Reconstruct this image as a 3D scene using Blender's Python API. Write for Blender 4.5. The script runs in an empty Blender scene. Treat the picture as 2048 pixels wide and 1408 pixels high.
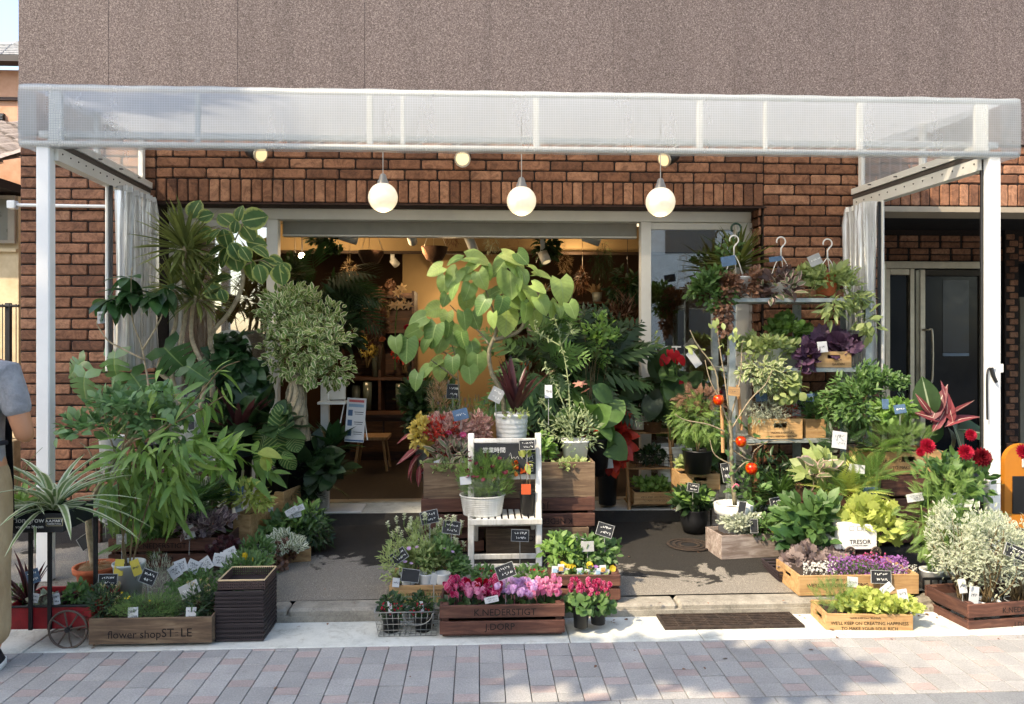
import bpy, math, random
import numpy as np
from mathutils import Vector, Matrix
random.seed(7); RNG = np.random.default_rng(11)
SC = bpy.context.scene; COL = SC.collection
R = math.radians
# ------------------------------------------------------------------ camera, sky, sun, exposure
F = 1490.0; HY = 670.0; YAW = R(2.6); CAM = Vector((0.0, -3.45, 1.43))
cd = bpy.data.cameras.new('camera'); cam = bpy.data.objects.new('camera', cd); COL.objects.link(cam)
cam.location = CAM; cam.rotation_euler = (R(90), 0, -YAW)
cd.sensor_width = 36; cd.lens = F / 2048 * 36; cd.shift_y = (HY - 704) / 2048; cd.clip_end = 500; cd.clip_start = .05
SC.camera = cam
SUN = Vector((-.60, -.48, .78)).normalized()
w = bpy.data.worlds.new('World'); SC.world = w; w.use_nodes = True
nt = w.node_tree; sky = nt.nodes.new('ShaderNodeTexSky'); sky.sky_type = 'NISHITA'; sky.sun_disc = False
sky.sun_elevation = math.asin(SUN.z); sky.sun_rotation = math.atan2(SUN.x, SUN.y); sky.air_density = 1.0; sky.dust_density = 1.5; sky.ozone_density = 1.0
nt.links.new(sky.outputs[0], nt.nodes['Background'].inputs[0]); nt.nodes['Background'].inputs[1].default_value = .15
sd = bpy.data.lights.new('sun', 'SUN'); sun = bpy.data.objects.new('sun', sd); COL.objects.link(sun)
sd.energy = 2.5; sd.angle = R(.6); sd.color = (1, .86, .68)
sun.rotation_euler = (-SUN).to_track_quat('-Z', 'Y').to_euler(); sun.location = SUN * 30
SC.view_settings.view_transform = 'Standard'; SC.view_settings.look = 'None'; SC.view_settings.gamma = 1; SC.view_settings.exposure = 1.75
SC.view_settings.use_white_balance = True; SC.view_settings.white_balance_temperature = 7000
SC.cycles.max_bounces = 5; SC.cycles.diffuse_bounces = 3; SC.cycles.glossy_bounces = 2; SC.cycles.adaptive_threshold = .03; SC.cycles.transparent_max_bounces = 12; SC.cycles.transmission_bounces = 6
SC.cycles.use_denoising = True; SC.cycles.sample_clamp_indirect = 6
# ------------------------------------------------------------------ helpers
FW = Vector((math.sin(YAW), math.cos(YAW), 0)); RT = Vector((math.cos(YAW), -math.sin(YAW), 0))
def P(px, py, Y):
    """the point of the shop that stands at depth Y and shows at this place of the photograph"""
    d = FW + RT * ((px - 1024) / F) + Vector((0, 0, (HY - py) / F))
    return CAM + d * ((Y - CAM.y) / d.y)
def S(px, Y):
    d = FW + RT * ((px - 1024) / F)
    return (Y - CAM.y) / d.y / F          # metres per photo pixel there
def gz(Y):
    if Y < .31: return 0.0
    if Y < 1.85: return .062 + .055 * (Y - .31) / 1.54
    return .17
def gY(px, py):
    """depth of the ground seen at this place"""
    Y = 1.0
    for z in (0, .09):
        d = FW + RT * ((px - 1024) / F) + Vector((0, 0, (HY - py) / F))
        t = (z - CAM.z) / d.z; Y = CAM.y + d.y * t
        if z == 0 and Y < .31: return Y
    for _ in range(4):
        t = (gz(max(Y, .32)) - CAM.z) / d.z; Y = CAM.y + d.y * t
    return max(Y, .32)
def hx(h, k=1.0):
    c = [int(h[i:i+2], 16) / 255 for i in (0, 2, 4)]
    return tuple(k * (x / 12.92 if x <= .04045 else ((x + .055) / 1.055) ** 2.4) for x in c) + (1.0,)
ORD = ['first', 'second', 'third', 'fourth', 'fifth', 'sixth', 'seventh', 'eighth', 'ninth']
def tag(o, label=None, cat=None, group=None, kind=None):
    if label: o['label'] = label
    if cat: o['category'] = cat
    if group: o['group'] = group
    if kind: o['kind'] = kind
    return o
def thing(name, label, cat, loc, group=None):
    o = bpy.data.objects.new(name, None); COL.objects.link(o); o.location = loc; o.empty_display_size = .05
    return tag(o, label, cat, group)
def worg(o):
    v = Vector((0, 0, 0))
    while o: v += o.location; o = o.parent
    return v
def link(name, me, parent=None, mat=None, loc=None, kind=None):
    o = bpy.data.objects.new(name, me); COL.objects.link(o)
    if parent: o.parent = parent
    if mat and not me.materials: me.materials.append(mat)
    if kind: o['kind'] = kind
    return o
class MB:
    def __init__(s): s.v = []; s.f = []; s.M = None; s.sm = False
    def add(s, vs, fs):
        n = len(s.v)
        s.v += [tuple(s.M @ Vector(v)) if s.M else tuple(v) for v in vs]
        s.f += [tuple(i + n for i in f) for f in fs]
        return s
    def box(s, a, b, bev=0.0):
        (x0, y0, z0), (x1, y1, z1) = a, b
        if bev <= 0:
            return s.add([(x0,y0,z0),(x1,y0,z0),(x1,y1,z0),(x0,y1,z0),(x0,y0,z1),(x1,y0,z1),(x1,y1,z1),(x0,y1,z1)],
                  [(0,3,2,1),(4,5,6,7),(0,1,5,4),(1,2,6,5),(2,3,7,6),(3,0,4,7)])
        c = bev; vs = []; idx = {}
        for ix, x in enumerate((x0, x1)):
            for iy, y in enumerate((y0, y1)):
                for iz, z in enumerate((z0, z1)):
                    sx = (1, -1)[ix]; sy = (1, -1)[iy]; sz = (1, -1)[iz]
                    idx[ix,iy,iz] = len(vs)
                    vs += [(x, y+sy*c, z+sz*c), (x+sx*c, y, z+sz*c), (x+sx*c, y+sy*c, z)]
        fs = []
        g = lambda k, a, b, c_: idx[a, b, c_] + k
        for i in (0, 1):
            q = [g(0,i,0,0), g(0,i,1,0), g(0,i,1,1), g(0,i,0,1)]; fs.append(q if i else q[::-1])
            q = [g(1,0,i,0), g(1,1,i,0), g(1,1,i,1), g(1,0,i,1)]; fs.append(q[::-1] if i else q)
            q = [g(2,0,0,i), g(2,1,0,i), g(2,1,1,i), g(2,0,1,i)]; fs.append(q if i else q[::-1])
        for i in (0, 1):
            for j in (0, 1):
                fs.append([g(0,i,j,0), g(0,i,j,1), g(1,i,j,1), g(1,i,j,0)])
                fs.append([g(0,i,0,j), g(0,i,1,j), g(2,i,1,j), g(2,i,0,j)])
                fs.append([g(1,0,i,j), g(1,1,i,j), g(2,1,i,j), g(2,0,i,j)])
                for k in (0, 1): fs.append([g(0,i,j,k), g(1,i,j,k), g(2,i,j,k)])
        s.bevel = True
        return s.add(vs, fs)
    def tube(s, pts, r, n=6, cap=True):
        pts = [Vector(p) for p in pts]; m = len(pts)
        rs = r if isinstance(r, (list, tuple)) else [r] * m
        vs = []; u = None
        for i, p in enumerate(pts):
            t = (pts[min(i+1, m-1)] - pts[max(i-1, 0)])
            t = t.normalized() if t.length > 1e-9 else Vector((0, 0, 1))
            if u is None: u = t.orthogonal().normalized()
            else:
                u = u - t * u.dot(t); u = u.normalized() if u.length > 1e-6 else t.orthogonal().normalized()
            b = t.cross(u)
            for k in range(n):
                a = 2 * math.pi * k / n; vs.append(p + (u * math.cos(a) + b * math.sin(a)) * rs[i])
        fs = [(i*n+k, i*n+(k+1) % n, (i+1)*n+(k+1) % n, (i+1)*n+k) for i in range(m-1) for k in range(n)]
        if cap: fs += [tuple(range(n))[::-1], tuple((m-1)*n + k for k in range(n))]
        return s.add(vs, fs)
    def lathe(s, prof, c=(0, 0, 0), n=24, sx=1, sy=1, sq=0.0):
        vs = []; fs = []
        for (r, z) in prof:
            for k in range(n):
                a = 2 * math.pi * (k + .5) / n; ca, sa = math.cos(a), math.sin(a)
                q = 1.0
                if sq: q = 1 + sq * (1 / max(abs(ca), abs(sa)) - 1)
                vs.append((c[0] + r*q*ca*sx, c[1] + r*q*sa*sy, c[2] + z))
        m = len(prof)
        fs = [(i*n+k, i*n+(k+1) % n, (i+1)*n+(k+1) % n, (i+1)*n+k) for i in range(m-1) for k in range(n)]
        return s.add(vs, fs)
    def disc(s, c, r, n=20, sx=1, sy=1, sq=0.0):
        vs = []
        for k in range(n):
            a = 2*math.pi*(k+.5)/n; q = 1 + sq*(1/max(abs(math.cos(a)), abs(math.sin(a))) - 1) if sq else 1
            vs.append((c[0]+r*q*math.cos(a)*sx, c[1]+r*q*math.sin(a)*sy, c[2]))
        return s.add(vs, [tuple(range(n))])
    def ball(s, c, r, n=10, m=7, sc=(1, 1, 1)):
        prof = [(r*math.sin(math.pi*i/m)+1e-5, -r*math.cos(math.pi*i/m)) for i in range(m+1)]
        return s.lathe([(a, b*sc[2]) for a, b in prof], c, n, sc[0], sc[1])
    def quad(s, a, b, c, d): return s.add([a, b, c, d], [(0, 1, 2, 3)])
    def build(s, name, mat, parent=None, smooth=False, kind=None):
        o = worg(parent); me = bpy.data.meshes.new(name)
        me.from_pydata([(x-o.x, y-o.y, z-o.z) for x, y, z in s.v], [], s.f)
        if smooth: me.polygons.foreach_set('use_smooth', [True] * len(me.polygons))
        me.materials.append(mat); me.update()
        return link(name, me, parent, kind=kind)
def smooth_path(pts, k=4):
    pts = [Vector(p) for p in pts]; out = []
    for i in range(len(pts) - 1):
        p0 = pts[max(i-1, 0)]; p1 = pts[i]; p2 = pts[i+1]; p3 = pts[min(i+2, len(pts)-1)]
        for j in range(k):
            t = j / k
            out.append(.5*((2*p1) + (p2-p0)*t + (2*p0-5*p1+4*p2-p3)*t*t + (3*p1-p0-3*p2+p3)*t**3))
    return out + [pts[-1]]
def lerp(a, b, t): return a + (b - a) * t
def rad(r0, r1, n): return [lerp(r0, r1, i / max(n-1, 1)) for i in range(n)]
# ------------------------------------------------------------------ materials
MATS = {}
def newmat(name):
    m = bpy.data.materials.new(name); m.use_nodes = True; n = m.node_tree.nodes
    return m, m.node_tree, n['Principled BSDF'], n['Material Output']
def ramp(t, stops, fac):
    r = t.nodes.new('ShaderNodeValToRGB'); e = r.color_ramp.elements
    while len(e) < len(stops): e.new(.5)
    for i, (p, c) in enumerate(stops): e[i].position = p; e[i].color = c
    t.links.new(fac, r.inputs[0]); return r.outputs[0]
def noise(t, scale, detail=4, rough=.6, vec=None, dist=0.0):
    n = t.nodes.new('ShaderNodeTexNoise'); n.inputs['Scale'].default_value = scale; n.inputs['Detail'].default_value = detail
    n.inputs['Roughness'].default_value = rough; n.inputs['Distortion'].default_value = dist
    if vec is not None: t.links.new(vec, n.inputs['Vector'])
    return n.outputs['Fac']
def coords(t, kind='Object', sc=None):
    if kind == 'World':
        g = t.nodes.new('ShaderNodeNewGeometry'); o = g.outputs['Position']
    else: o = t.nodes.new('ShaderNodeTexCoord').outputs[kind]
    if sc:
        mp = t.nodes.new('ShaderNodeMapping'); mp.inputs['Scale'].default_value = sc; t.links.new(o, mp.inputs[0]); o = mp.outputs[0]
    return o
def mixc(t, a, b, fac, mode='MIX'):
    m = t.nodes.new('ShaderNodeMix'); m.data_type = 'RGBA'; m.blend_type = mode
    for v, i in ((fac, m.inputs[0]), (a, m.inputs[6]), (b, m.inputs[7])):
        if hasattr(v, 'is_linked') or isinstance(v, bpy.types.NodeSocket): t.links.new(v, i)
        else: i.default_value = v
    return m.outputs[2]
def mth(t, op, a, b=None, c=None):
    m = t.nodes.new('ShaderNodeMath'); m.operation = op
    for i, v in enumerate((a, b, c)):
        if v is None: continue
        if isinstance(v, bpy.types.NodeSocket): t.links.new(v, m.inputs[i])
        else: m.inputs[i].default_value = v
    return m.outputs[0]
def bump(t, b, h, strength=.3, dist=.01):
    n = t.nodes.new('ShaderNodeBump'); n.inputs['Strength'].default_value = strength; n.inputs['Distance'].default_value = dist
    t.links.new(h, n.inputs['Height']); t.links.new(n.outputs[0], b.inputs['Normal'])
def rough_mat(name, c1, c2, scale=20, rough=.8, bmp=.2, bd=.004, metal=0, detail=5, stretch=None, spec=.5, lo=.3, hi=.7):
    if name in MATS: return MATS[name]
    m, t, b, o = newmat(name)
    n = noise(t, scale, detail, .65, coords(t, 'World', stretch))
    t.links.new(ramp(t, [(lo, c1), (hi, c2)], n), b.inputs['Base Color'])
    b.inputs['Roughness'].default_value = rough; b.inputs['Metallic'].default_value = metal; b.inputs['Specular IOR Level'].default_value = spec
    if bmp: bump(t, b, n, bmp, bd)
    MATS[name] = m; return m
def wood_mat(name, c1, c2, c3, axis='x', rough=.75, scale=1.0):
    """boards with grain along an axis, every board a little different"""
    if name in MATS: return MATS[name]
    m, t, b, o = newmat(name)
    info = t.nodes.new('ShaderNodeObjectInfo')
    st = {'x': (2.2, 26, 26), 'y': (26, 2.2, 26), 'z': (26, 26, 2.2)}[axis]
    v = coords(t, 'World', tuple(k*scale for k in st))
    ad = t.nodes.new('ShaderNodeVectorMath'); ad.operation = 'ADD'; t.links.new(v, ad.inputs[0])
    cb = t.nodes.new('ShaderNodeCombineXYZ')
    for i in range(3): t.links.new(mth(t, 'MULTIPLY', info.outputs['Random'], 37.0 + i*11), cb.inputs[i])
    t.links.new(cb.outputs[0], ad.inputs[1])
    n = noise(t, 1.6, 6, .6, ad.outputs[0], .9); n2 = noise(t, 6, 3, .6, ad.outputs[0])
    col = ramp(t, [(.28, c1), (.5, c2), (.72, c3)], n)
    dirt = ramp(t, [(.35, (.55, .52, .5, 1)), (.6, (1, 1, 1, 1))], noise(t, 5, 4, .7, coords(t, 'World')))
    col = mixc(t, col, dirt, .55, 'MULTIPLY')
    hsv = t.nodes.new('ShaderNodeHueSaturation'); t.links.new(col, hsv.inputs['Color']); t.links.new(mth(t, 'MULTIPLY_ADD', info.outputs['Random'], .4, .8), hsv.inputs['Value'])
    t.links.new(hsv.outputs[0], b.inputs['Base Color']); b.inputs['Roughness'].default_value = rough
    bump(t, b, n2, .35, .003); MATS[name] = m; return m
def plain(name, c, rough=.5, metal=0, spec=.5, var=.12, scale=9):
    if name in MATS: return MATS[name]
    m, t, b, o = newmat(name)
    n = noise(t, scale, 5, .65, coords(t, 'World'))
    d = tuple(x*(1-var) for x in c[:3]) + (1,); l = tuple(min(1, x*(1+var*.5)) for x in c[:3]) + (1,)
    t.links.new(ramp(t, [(.3, d), (.7, l)], n), b.inputs['Base Color'])
    t.links.new(mth(t, 'MULTIPLY_ADD', n, .25, max(rough - .12, .03)), b.inputs['Roughness'])
    b.inputs['Metallic'].default_value = metal; b.inputs['Specular IOR Level'].default_value = spec
    MATS[name] = m; return m
def emit(name, c, k):
    m, t, b, o = newmat(name); b.inputs['Base Color'].default_value = c
    b.inputs['Emission Color'].default_value = c; b.inputs['Emission Strength'].default_value = k; return m
def leafmat(name, c1, c2, edge=None, ew=.25, vein=None, stripe=None, back=None, rough=.5, tr=.3, ss=1.0, sat=.84, base=None, patchy=None):
    """leaf: colour varies from leaf to leaf, margin / midrib / stripes follow the leaf's own coordinates"""
    if name in MATS: return MATS[name]
    m, t, b, o = newmat(name)
    at = t.nodes.new('ShaderNodeAttribute'); at.attribute_name = 'rnd'
    info = t.nodes.new('ShaderNodeObjectInfo'); uv = t.nodes.new('ShaderNodeUVMap'); sx = t.nodes.new('ShaderNodeSeparateXYZ'); t.links.new(uv.outputs[0], sx.inputs[0])
    rn = mth(t, 'FRACT', mth(t, 'ADD', at.outputs['Fac'], info.outputs['Random']))
    col = ramp(t, [(0, c1), (1, c2)], rn)
    side = mth(t, 'ABSOLUTE', mth(t, 'MULTIPLY_ADD', sx.outputs[0], 2.0, -1.0))
    wob = mth(t, 'MULTIPLY_ADD', noise(t, 9, 3, .6, uv.outputs[0]), .5, -.25)
    def mask(v, lo, hi): return ramp(t, [(lo, (0, 0, 0, 1)), (hi, (1, 1, 1, 1))], v)
    if stripe:
        sv = mth(t, 'ADD', mth(t, 'MULTIPLY', sx.outputs[1], 50), mth(t, 'MULTIPLY', side, -14))
        col = mixc(t, col, stripe, mth(t, 'MULTIPLY', mask(mth(t, 'SINE', sv), .35, .75), ss))
    if patchy:
        col = mixc(t, col, patchy, mask(noise(t, 5, 3, .6, coords(t, 'World', (14, 14, 14))), .5, .6))
    if edge: col = mixc(t, col, edge, mask(mth(t, 'ADD', side, wob), 1-ew-.12, 1-ew+.08))
    if vein: col = mixc(t, vein, col, mask(side, .02, .09))
    n = noise(t, 30, 3, .6, coords(t, 'World'))
    col = mixc(t, col, ramp(t, [(.3, (.72, .72, .72, 1)), (.7, (1, 1, 1, 1))], n), .8, 'MULTIPLY')
    h0 = t.nodes.new('ShaderNodeHueSaturation'); h0.inputs['Saturation'].default_value = sat; t.links.new(col, h0.inputs['Color']); col = h0.outputs[0]
    t.links.new(col, b.inputs['Base Color']); b.inputs['Roughness'].default_value = rough; b.inputs['Specular IOR Level'].default_value = .4
    tl = t.nodes.new('ShaderNodeBsdfTranslucent'); hs = t.nodes.new('ShaderNodeHueSaturation')
    hs.inputs['Saturation'].default_value = 1.1; hs.inputs['Value'].default_value = 1.5; t.links.new(col, hs.inputs['Color']); t.links.new(hs.outputs[0], tl.inputs[0])
    mx = t.nodes.new('ShaderNodeMixShader'); mx.inputs[0].default_value = tr
    t.links.new(b.outputs[0], mx.inputs[1]); t.links.new(tl.outputs[0], mx.inputs[2]); t.links.new(mx.outputs[0], o.inputs[0])
    MATS[name] = m; return m
# ------------------------------------------------------------------ leaves and flowers
def grid_leaf(k=4, w=.35, pw=1.0, peak=.45, droop=.25, fold=.15, heart=0.0, tip=0.0, wave=0.0):
    """one leaf of length 1 along +y, three points across, fold and droop; uv.x across, uv.y along"""
    vs = []; uv = []; fs = []
    for i in range(k + 1):
        t = i / k
        if heart:
            ww = w * float(np.interp(t, [0, .14, .28, .43, .57, .71, .86, 1], [.62, .92, 1, .98, .88, .70, .42, .02]))
        else:
            ww = w * (math.sin(math.pi * min(1, t ** (math.log(.5) / math.log(peak)))) ** pw) if 0 < t < 1 else w * (.08 if t == 0 else tip)
        z = -droop * t * t
        for sgn in (-1, 0, 1):
            y = t - (heart * (1 - t) ** 2 * abs(sgn))
            vs.append((sgn * ww, y, z + (fold * ww * abs(sgn) if sgn else 0) + (wave * math.sin(7*t + sgn) * abs(sgn))))
            uv.append((.5 + .5 * sgn, t))
    for i in range(k):
        a = i * 3
        fs += [(a, a+1, a+4, a+3), (a+1, a+2, a+5, a+4)]
    return np.array(vs), fs, np.array(uv)
def merge_t(parts):
    V = []; Fs = []; U = []; n = 0
    for v, f, u in parts:
        V.append(v); U.append(u); Fs += [tuple(i+n for i in q) for q in f]; n += len(v)
    return np.concatenate(V), Fs, np.concatenate(U)
def xf(tm, M, ):
    v, f, u = tm; v4 = np.c_[v, np.ones(len(v))] @ np.array(M).T
    return v4[:, :3], f, u
def frond(n=10, pl=.28, pw=.22, droop=.35, taper=1.0, k=2, ang=60, fold=.1, double=False):
    """pinnate leaf: a rachis with pairs of leaflets"""
    leaf = grid_leaf(k, pw, .8, .4, .15, fold)
    parts = []
    rv = []; ru = []; rf = []
    for i in range(6):
        t = i / 5; z = -droop * t * t
        for sg in (-1, 1): rv.append((sg*.006, t, z)); ru.append((.5, .5))
    for i in range(5): rf.append((2*i, 2*i+1, 2*i+3, 2*i+2))
    parts.append((np.array(rv), rf, np.array(ru)))
    for i in range(n):
        t = .12 + .86 * i / (n - 1); z = -droop * t * t
        s = pl * (math.sin(math.pi * min(.97, .22 + .76 * t)) ** .8) * taper + .02
        for sg in (-1, 1):
            M = Matrix.Translation((0, t, z)) @ Matrix.Rotation(-sg * R(ang * (1 - .45 * t)), 4, 'Z') @ Matrix.Rotation(R(-12), 4, 'X') @ Matrix.Diagonal((s, s, s, 1))
            parts.append(xf(leaf, M))
    return merge_t(parts)
def monstera():
    parts = []; droop = .35
    def mid(t): return Vector((0, t, -droop * t * t))
    for sg in (-1, 1):
        n = 6; ks = [0, .16, .33, .5, .67, .84, 1.0]
        prof = [.50, .56, .54, .46, .34, .17]
        for i in range(n):
            a, c = ks[i], ks[i+1]; w_ = prof[i]; g = .034
            up = .14 - .05 * i if i else -.10
            p = [mid(a), mid(c)]
            q1 = Vector((sg*w_*.34, a + up*.2 + .002, -droop*a*a + .04)); q2 = Vector((sg*w_*.34, c + (.14-.05*(i+1))*.2 - .002, -droop*c*c + .04))
            r1 = Vector((sg*w_, a + up + .05 + g, -droop*a*a - .03)); r2 = Vector((sg*w_*.93, c + up - g*.5, -droop*c*c - .03))
            if i == 0: q1.y -= .12; r1.y -= .14
            v = [tuple(x) for x in (p[0], q1, r1, r2, q2, p[1])]
            parts.append((np.array(v), [(0, 1, 4, 5), (1, 2, 3, 4)], np.array([(.5, a), (.5+sg*.3, a), (.5+sg*.5, a), (.5+sg*.5, c), (.5+sg*.3, c), (.5, c)])))
    return merge_t(parts)
def palmate(n=9, w=.13, ln=1.0, spread=150):
    parts = []; lf = grid_leaf(3, w, .8, .5, .25, .15)
    for i in range(n):
        a = R(-spread/2 + spread*i/(n-1)); s = ln * (.65 + .35*math.cos(a))
        parts.append(xf(lf, Matrix.Rotation(a, 4, 'Z') @ Matrix.Diagonal((s, s, s, 1))))
    return merge_t(parts)
def lobed(n=9, r=.5, cut=.22, cup=.12):
    """roundish lobed leaf (heuchera, geranium, ivy): fan from the petiole"""
    vs = [(0, 0, 0)]; uv = [(.5, .3)]; m = n * 2
    for i in range(m + 1):
        a = R(-165 + 330 * i / m); rr = r * (1 - (cut if i % 2 == 0 else 0)) * (.85 + .2*math.cos(a))
        vs.append((rr*math.sin(a), .3*r + rr*math.cos(a), cup*r*(1 if i % 2 else -.4))); uv.append((.5 + .5*(1 if a > 0 else -1), .3 + .7*i/m))
    return np.array(vs), [(0, i+2, i+1) for i in range(m)], np.array(uv)
T = dict(
    oval=grid_leaf(4, .27, .9, .45, .2, .2), small=grid_leaf(3, .3, .9, .45, .2, .25), lance=grid_leaf(4, .15, .9, .4, .3, .3),
    willow=grid_leaf(5, .10, .8, .35, .55, .2), strap=grid_leaf(7, .035, .5, .3, .8, .5), sword=grid_leaf(5, .045, .6, .3, .18, .5),
    blade=grid_leaf(5, .022, .5, .3, .55, .3), heart=grid_leaf(7, .50, 1, .4, .22, .16, heart=.20), broad=grid_leaf(6, .34, .8, .45, .35, .15, wave=.012),
    round=grid_leaf(6, .46, .7, .48, .3, .12), needle=grid_leaf(2, .06, .8, .4, .05, .3), frond=frond(15, .27, .085), palm=frond(11, .5, .07, .45, ang=55),
    feather=frond(9, .34, .10, .2, ang=50), dill=frond(8, .30, .05, .15, ang=45), monstera=monstera(), palmate=palmate(), lobed=lobed(), philo=frond(8, .42, .16, .25, ang=62),
    petal=grid_leaf(3, .34, .55, .62, -.25, .2, tip=.3), dpetal=grid_leaf(3, .2, .6, .55, -.35, .7), rpetal=grid_leaf(3, .5, .5, .6, -.2, .1, tip=.5))
def cloud_mesh(name, tm, pos, dirs, nrm, size, wid=None, rnd=None):
    v, f, u = tm; N = len(pos); nv = len(v)
    pos = np.asarray(pos, float); t = np.asarray(dirs, float); n = np.asarray(nrm, float)
    t = t / (np.linalg.norm(t, axis=1, keepdims=True) + 1e-9)
    n = n - t * (n * t).sum(1, keepdims=True); ln = np.linalg.norm(n, axis=1, keepdims=True)
    alt = np.cross(t, np.array([.3, .9, .2])); n = np.where(ln > 1e-3, n / (ln + 1e-9), alt / (np.linalg.norm(alt, axis=1, keepdims=True) + 1e-9))
    b = np.cross(t, n); size = np.broadcast_to(np.asarray(size, float), (N,)); wid = np.ones(N) if wid is None else wid
    X = (pos[:, None, :] + size[:, None, None] * (v[None, :, 0, None] * b[:, None, :] * wid[:, None, None] + v[None, :, 1, None] * t[:, None, :] + v[None, :, 2, None] * n[:, None, :]))
    me = bpy.data.meshes.new(name)
    fl = np.concatenate([np.array(q) for q in f]); tot = np.array([len(q) for q in f])
    L = (fl[None, :] + (np.arange(N) * nv)[:, None]).ravel(); TT = np.tile(tot, N)
    me.vertices.add(N * nv); me.vertices.foreach_set('co', X.reshape(-1).astype(np.float32))
    me.loops.add(len(L)); me.loops.foreach_set('vertex_index', L.astype(np.int32))
    me.polygons.add(len(TT)); me.polygons.foreach_set('loop_start', np.concatenate([[0], np.cumsum(TT)[:-1]]).astype(np.int32))
    try: me.polygons.foreach_set('loop_total', TT.astype(np.int32))
    except Exception: pass
    me.update(calc_edges=True); me.polygons.foreach_set('use_smooth', np.ones(len(TT), bool))
    ul = me.uv_layers.new(name='UVMap'); ul.data.foreach_set('uv', np.tile(u[fl], (N, 1)).reshape(-1).astype(np.float32))
    at = me.attributes.new('rnd', 'FLOAT', 'POINT'); rv = RNG.random(N) if rnd is None else rnd
    at.data.foreach_set('value', np.repeat(rv, nv).astype(np.float32)); me.update()
    return me
def cloud(parent, mat, tm, pos, dirs, nrm, size, name='foliage', wid=None, rnd=None):
    o = worg(parent); pos = np.asarray(pos, float) - np.array(o)
    me = cloud_mesh(name, tm if not isinstance(tm, str) else T[tm], pos, dirs, nrm, size, wid, rnd)
    return link(name, me, parent, mat, kind='stuff')
def rv(n, k=1.0): return RNG.normal(0, k, (n, 3))
def ball_pts(n, shell=.4):
    d = rv(n); d /= np.linalg.norm(d, axis=1, keepdims=True); r = (shell**3 + (1 - shell**3) * RNG.random(n)) ** (1/3)
    return d, d * r[:, None]
VIEW = np.array([0, -1.0, 0])
def bush(parent, mat, cx, cy, Y, rx, ry, n, lf, tm='oval', rd=None, shell=.35, up=.5, face=.5, stems=None, smat=None, clump=0, jit=.5, hang=0.0, flat=1.0):
    """leaves through an uneven ellipsoid; all measures in photo pixels at depth Y"""
    if n > 90: n = int(n*1.35); lf *= .86
    s = S(cx, Y); c = np.array(P(cx, cy, Y)); rad3 = np.array([rx*s, (rd if rd else min(rx*s, .22)), ry*s])
    if clump:
        cd_, cp = ball_pts(clump, .45); k = RNG.integers(0, clump, n); d, p = ball_pts(n, .1)
        off = cp[k] * rad3 * .82 + p * rad3 * (1.05 / clump ** .38); dd = off / rad3
        d = dd / (np.linalg.norm(dd, axis=1, keepdims=True) + 1e-6)
    else:
        d, p = ball_pts(n, shell); off = p * rad3 * (1 + .16 * np.sin(5*d[:, :1] + 3*d[:, 2:]))
    off[:, 2] *= flat
    pos = c + off
    dirs = d * np.array([1, .8, 1]) + np.array([0, 0, up - hang]) + rv(n, jit)
    nrm = np.array([0, 0, 1.0]) + VIEW * face + rv(n, .45) + d * .35
    size = lf * s * RNG.uniform(.65, 1.25, n)
    o = cloud(parent, mat, tm, pos, dirs, nrm, size)
    if stems:
        sx, sy, q = stems; b = np.array(P(sx, sy, Y)); mb = MB()
        for i in RNG.choice(n, min(q, n), replace=False):
            e = pos[i]; m = (b + e) / 2 + rv(1, .02)[0]; m[2] = lerp(b[2], e[2], .55)
            mb.tube(smooth_path([b + rv(1, .012)[0] * [1, 1, 0], m, e], 3), rad(.0035, .0013, 7), 4)
        mb.build('stem', smat or M['stem'], parent, True, kind='stuff')
    return o, pos
def rosette(parent, mat, c, n, ln, tm='sword', up=(0, 1.2), jit=.15, nrmup=1.0, base=.01, a0=0, a1=360, name='foliage', wid=None):
    c = np.array(c); a = np.radians(RNG.uniform(a0, a1, n)); el = RNG.uniform(up[0], up[1], n)
    d = np.c_[np.cos(a)*np.cos(el), np.sin(a)*np.cos(el), np.sin(el)] + rv(n, jit*.3)
    nr = np.c_[-np.cos(a)*np.sin(el), -np.sin(a)*np.sin(el), np.cos(el)] * nrmup + rv(n, .08)
    return cloud(parent, mat, tm, c + d * base, d, nr, ln * RNG.uniform(.7, 1.1, n), name, wid)
LEAFMESH = {}
def leaf_obj(parent, key, tm, mat, pos, d, n, size, name='leaf', var=3):
    """one large leaf as a part of its own; alike leaves share a mesh"""
    k = (key, mat.name, random.randrange(var))
    if k not in LEAFMESH:
        v, f, u = T[tm] if isinstance(tm, str) else tm; v = v.copy(); r = np.random.default_rng(hash(k[2]) + len(LEAFMESH))
        v[:, 2] += .05 * np.sin(v[:, 1]*4 + k[2]) + .05 * (np.abs(v[:, 0]) ** 1.3) * np.sin(9*v[:, 1] + k[2]*2); v[:, 0] *= 1 + .08*(k[2]-1)
        me = cloud_mesh(key, (v, f, u), np.zeros((1, 3)), [[0, 1, 0]], [[0, 0, 1]], 1.0, rnd=np.zeros(1)); me.materials.append(mat); LEAFMESH[k] = me
    o = link(name, LEAFMESH[k], parent)
    t = Vector(d).normalized(); n = Vector(n); n = (n - t * n.dot(t)).normalized(); b = t.cross(n)
    Mx = Matrix((b, t, n)).transposed().to_4x4() @ Matrix.Diagonal((size, size, size, 1)); Mx.translation = Vector(pos) - worg(parent)
    o.matrix_local = Mx; return o
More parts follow.
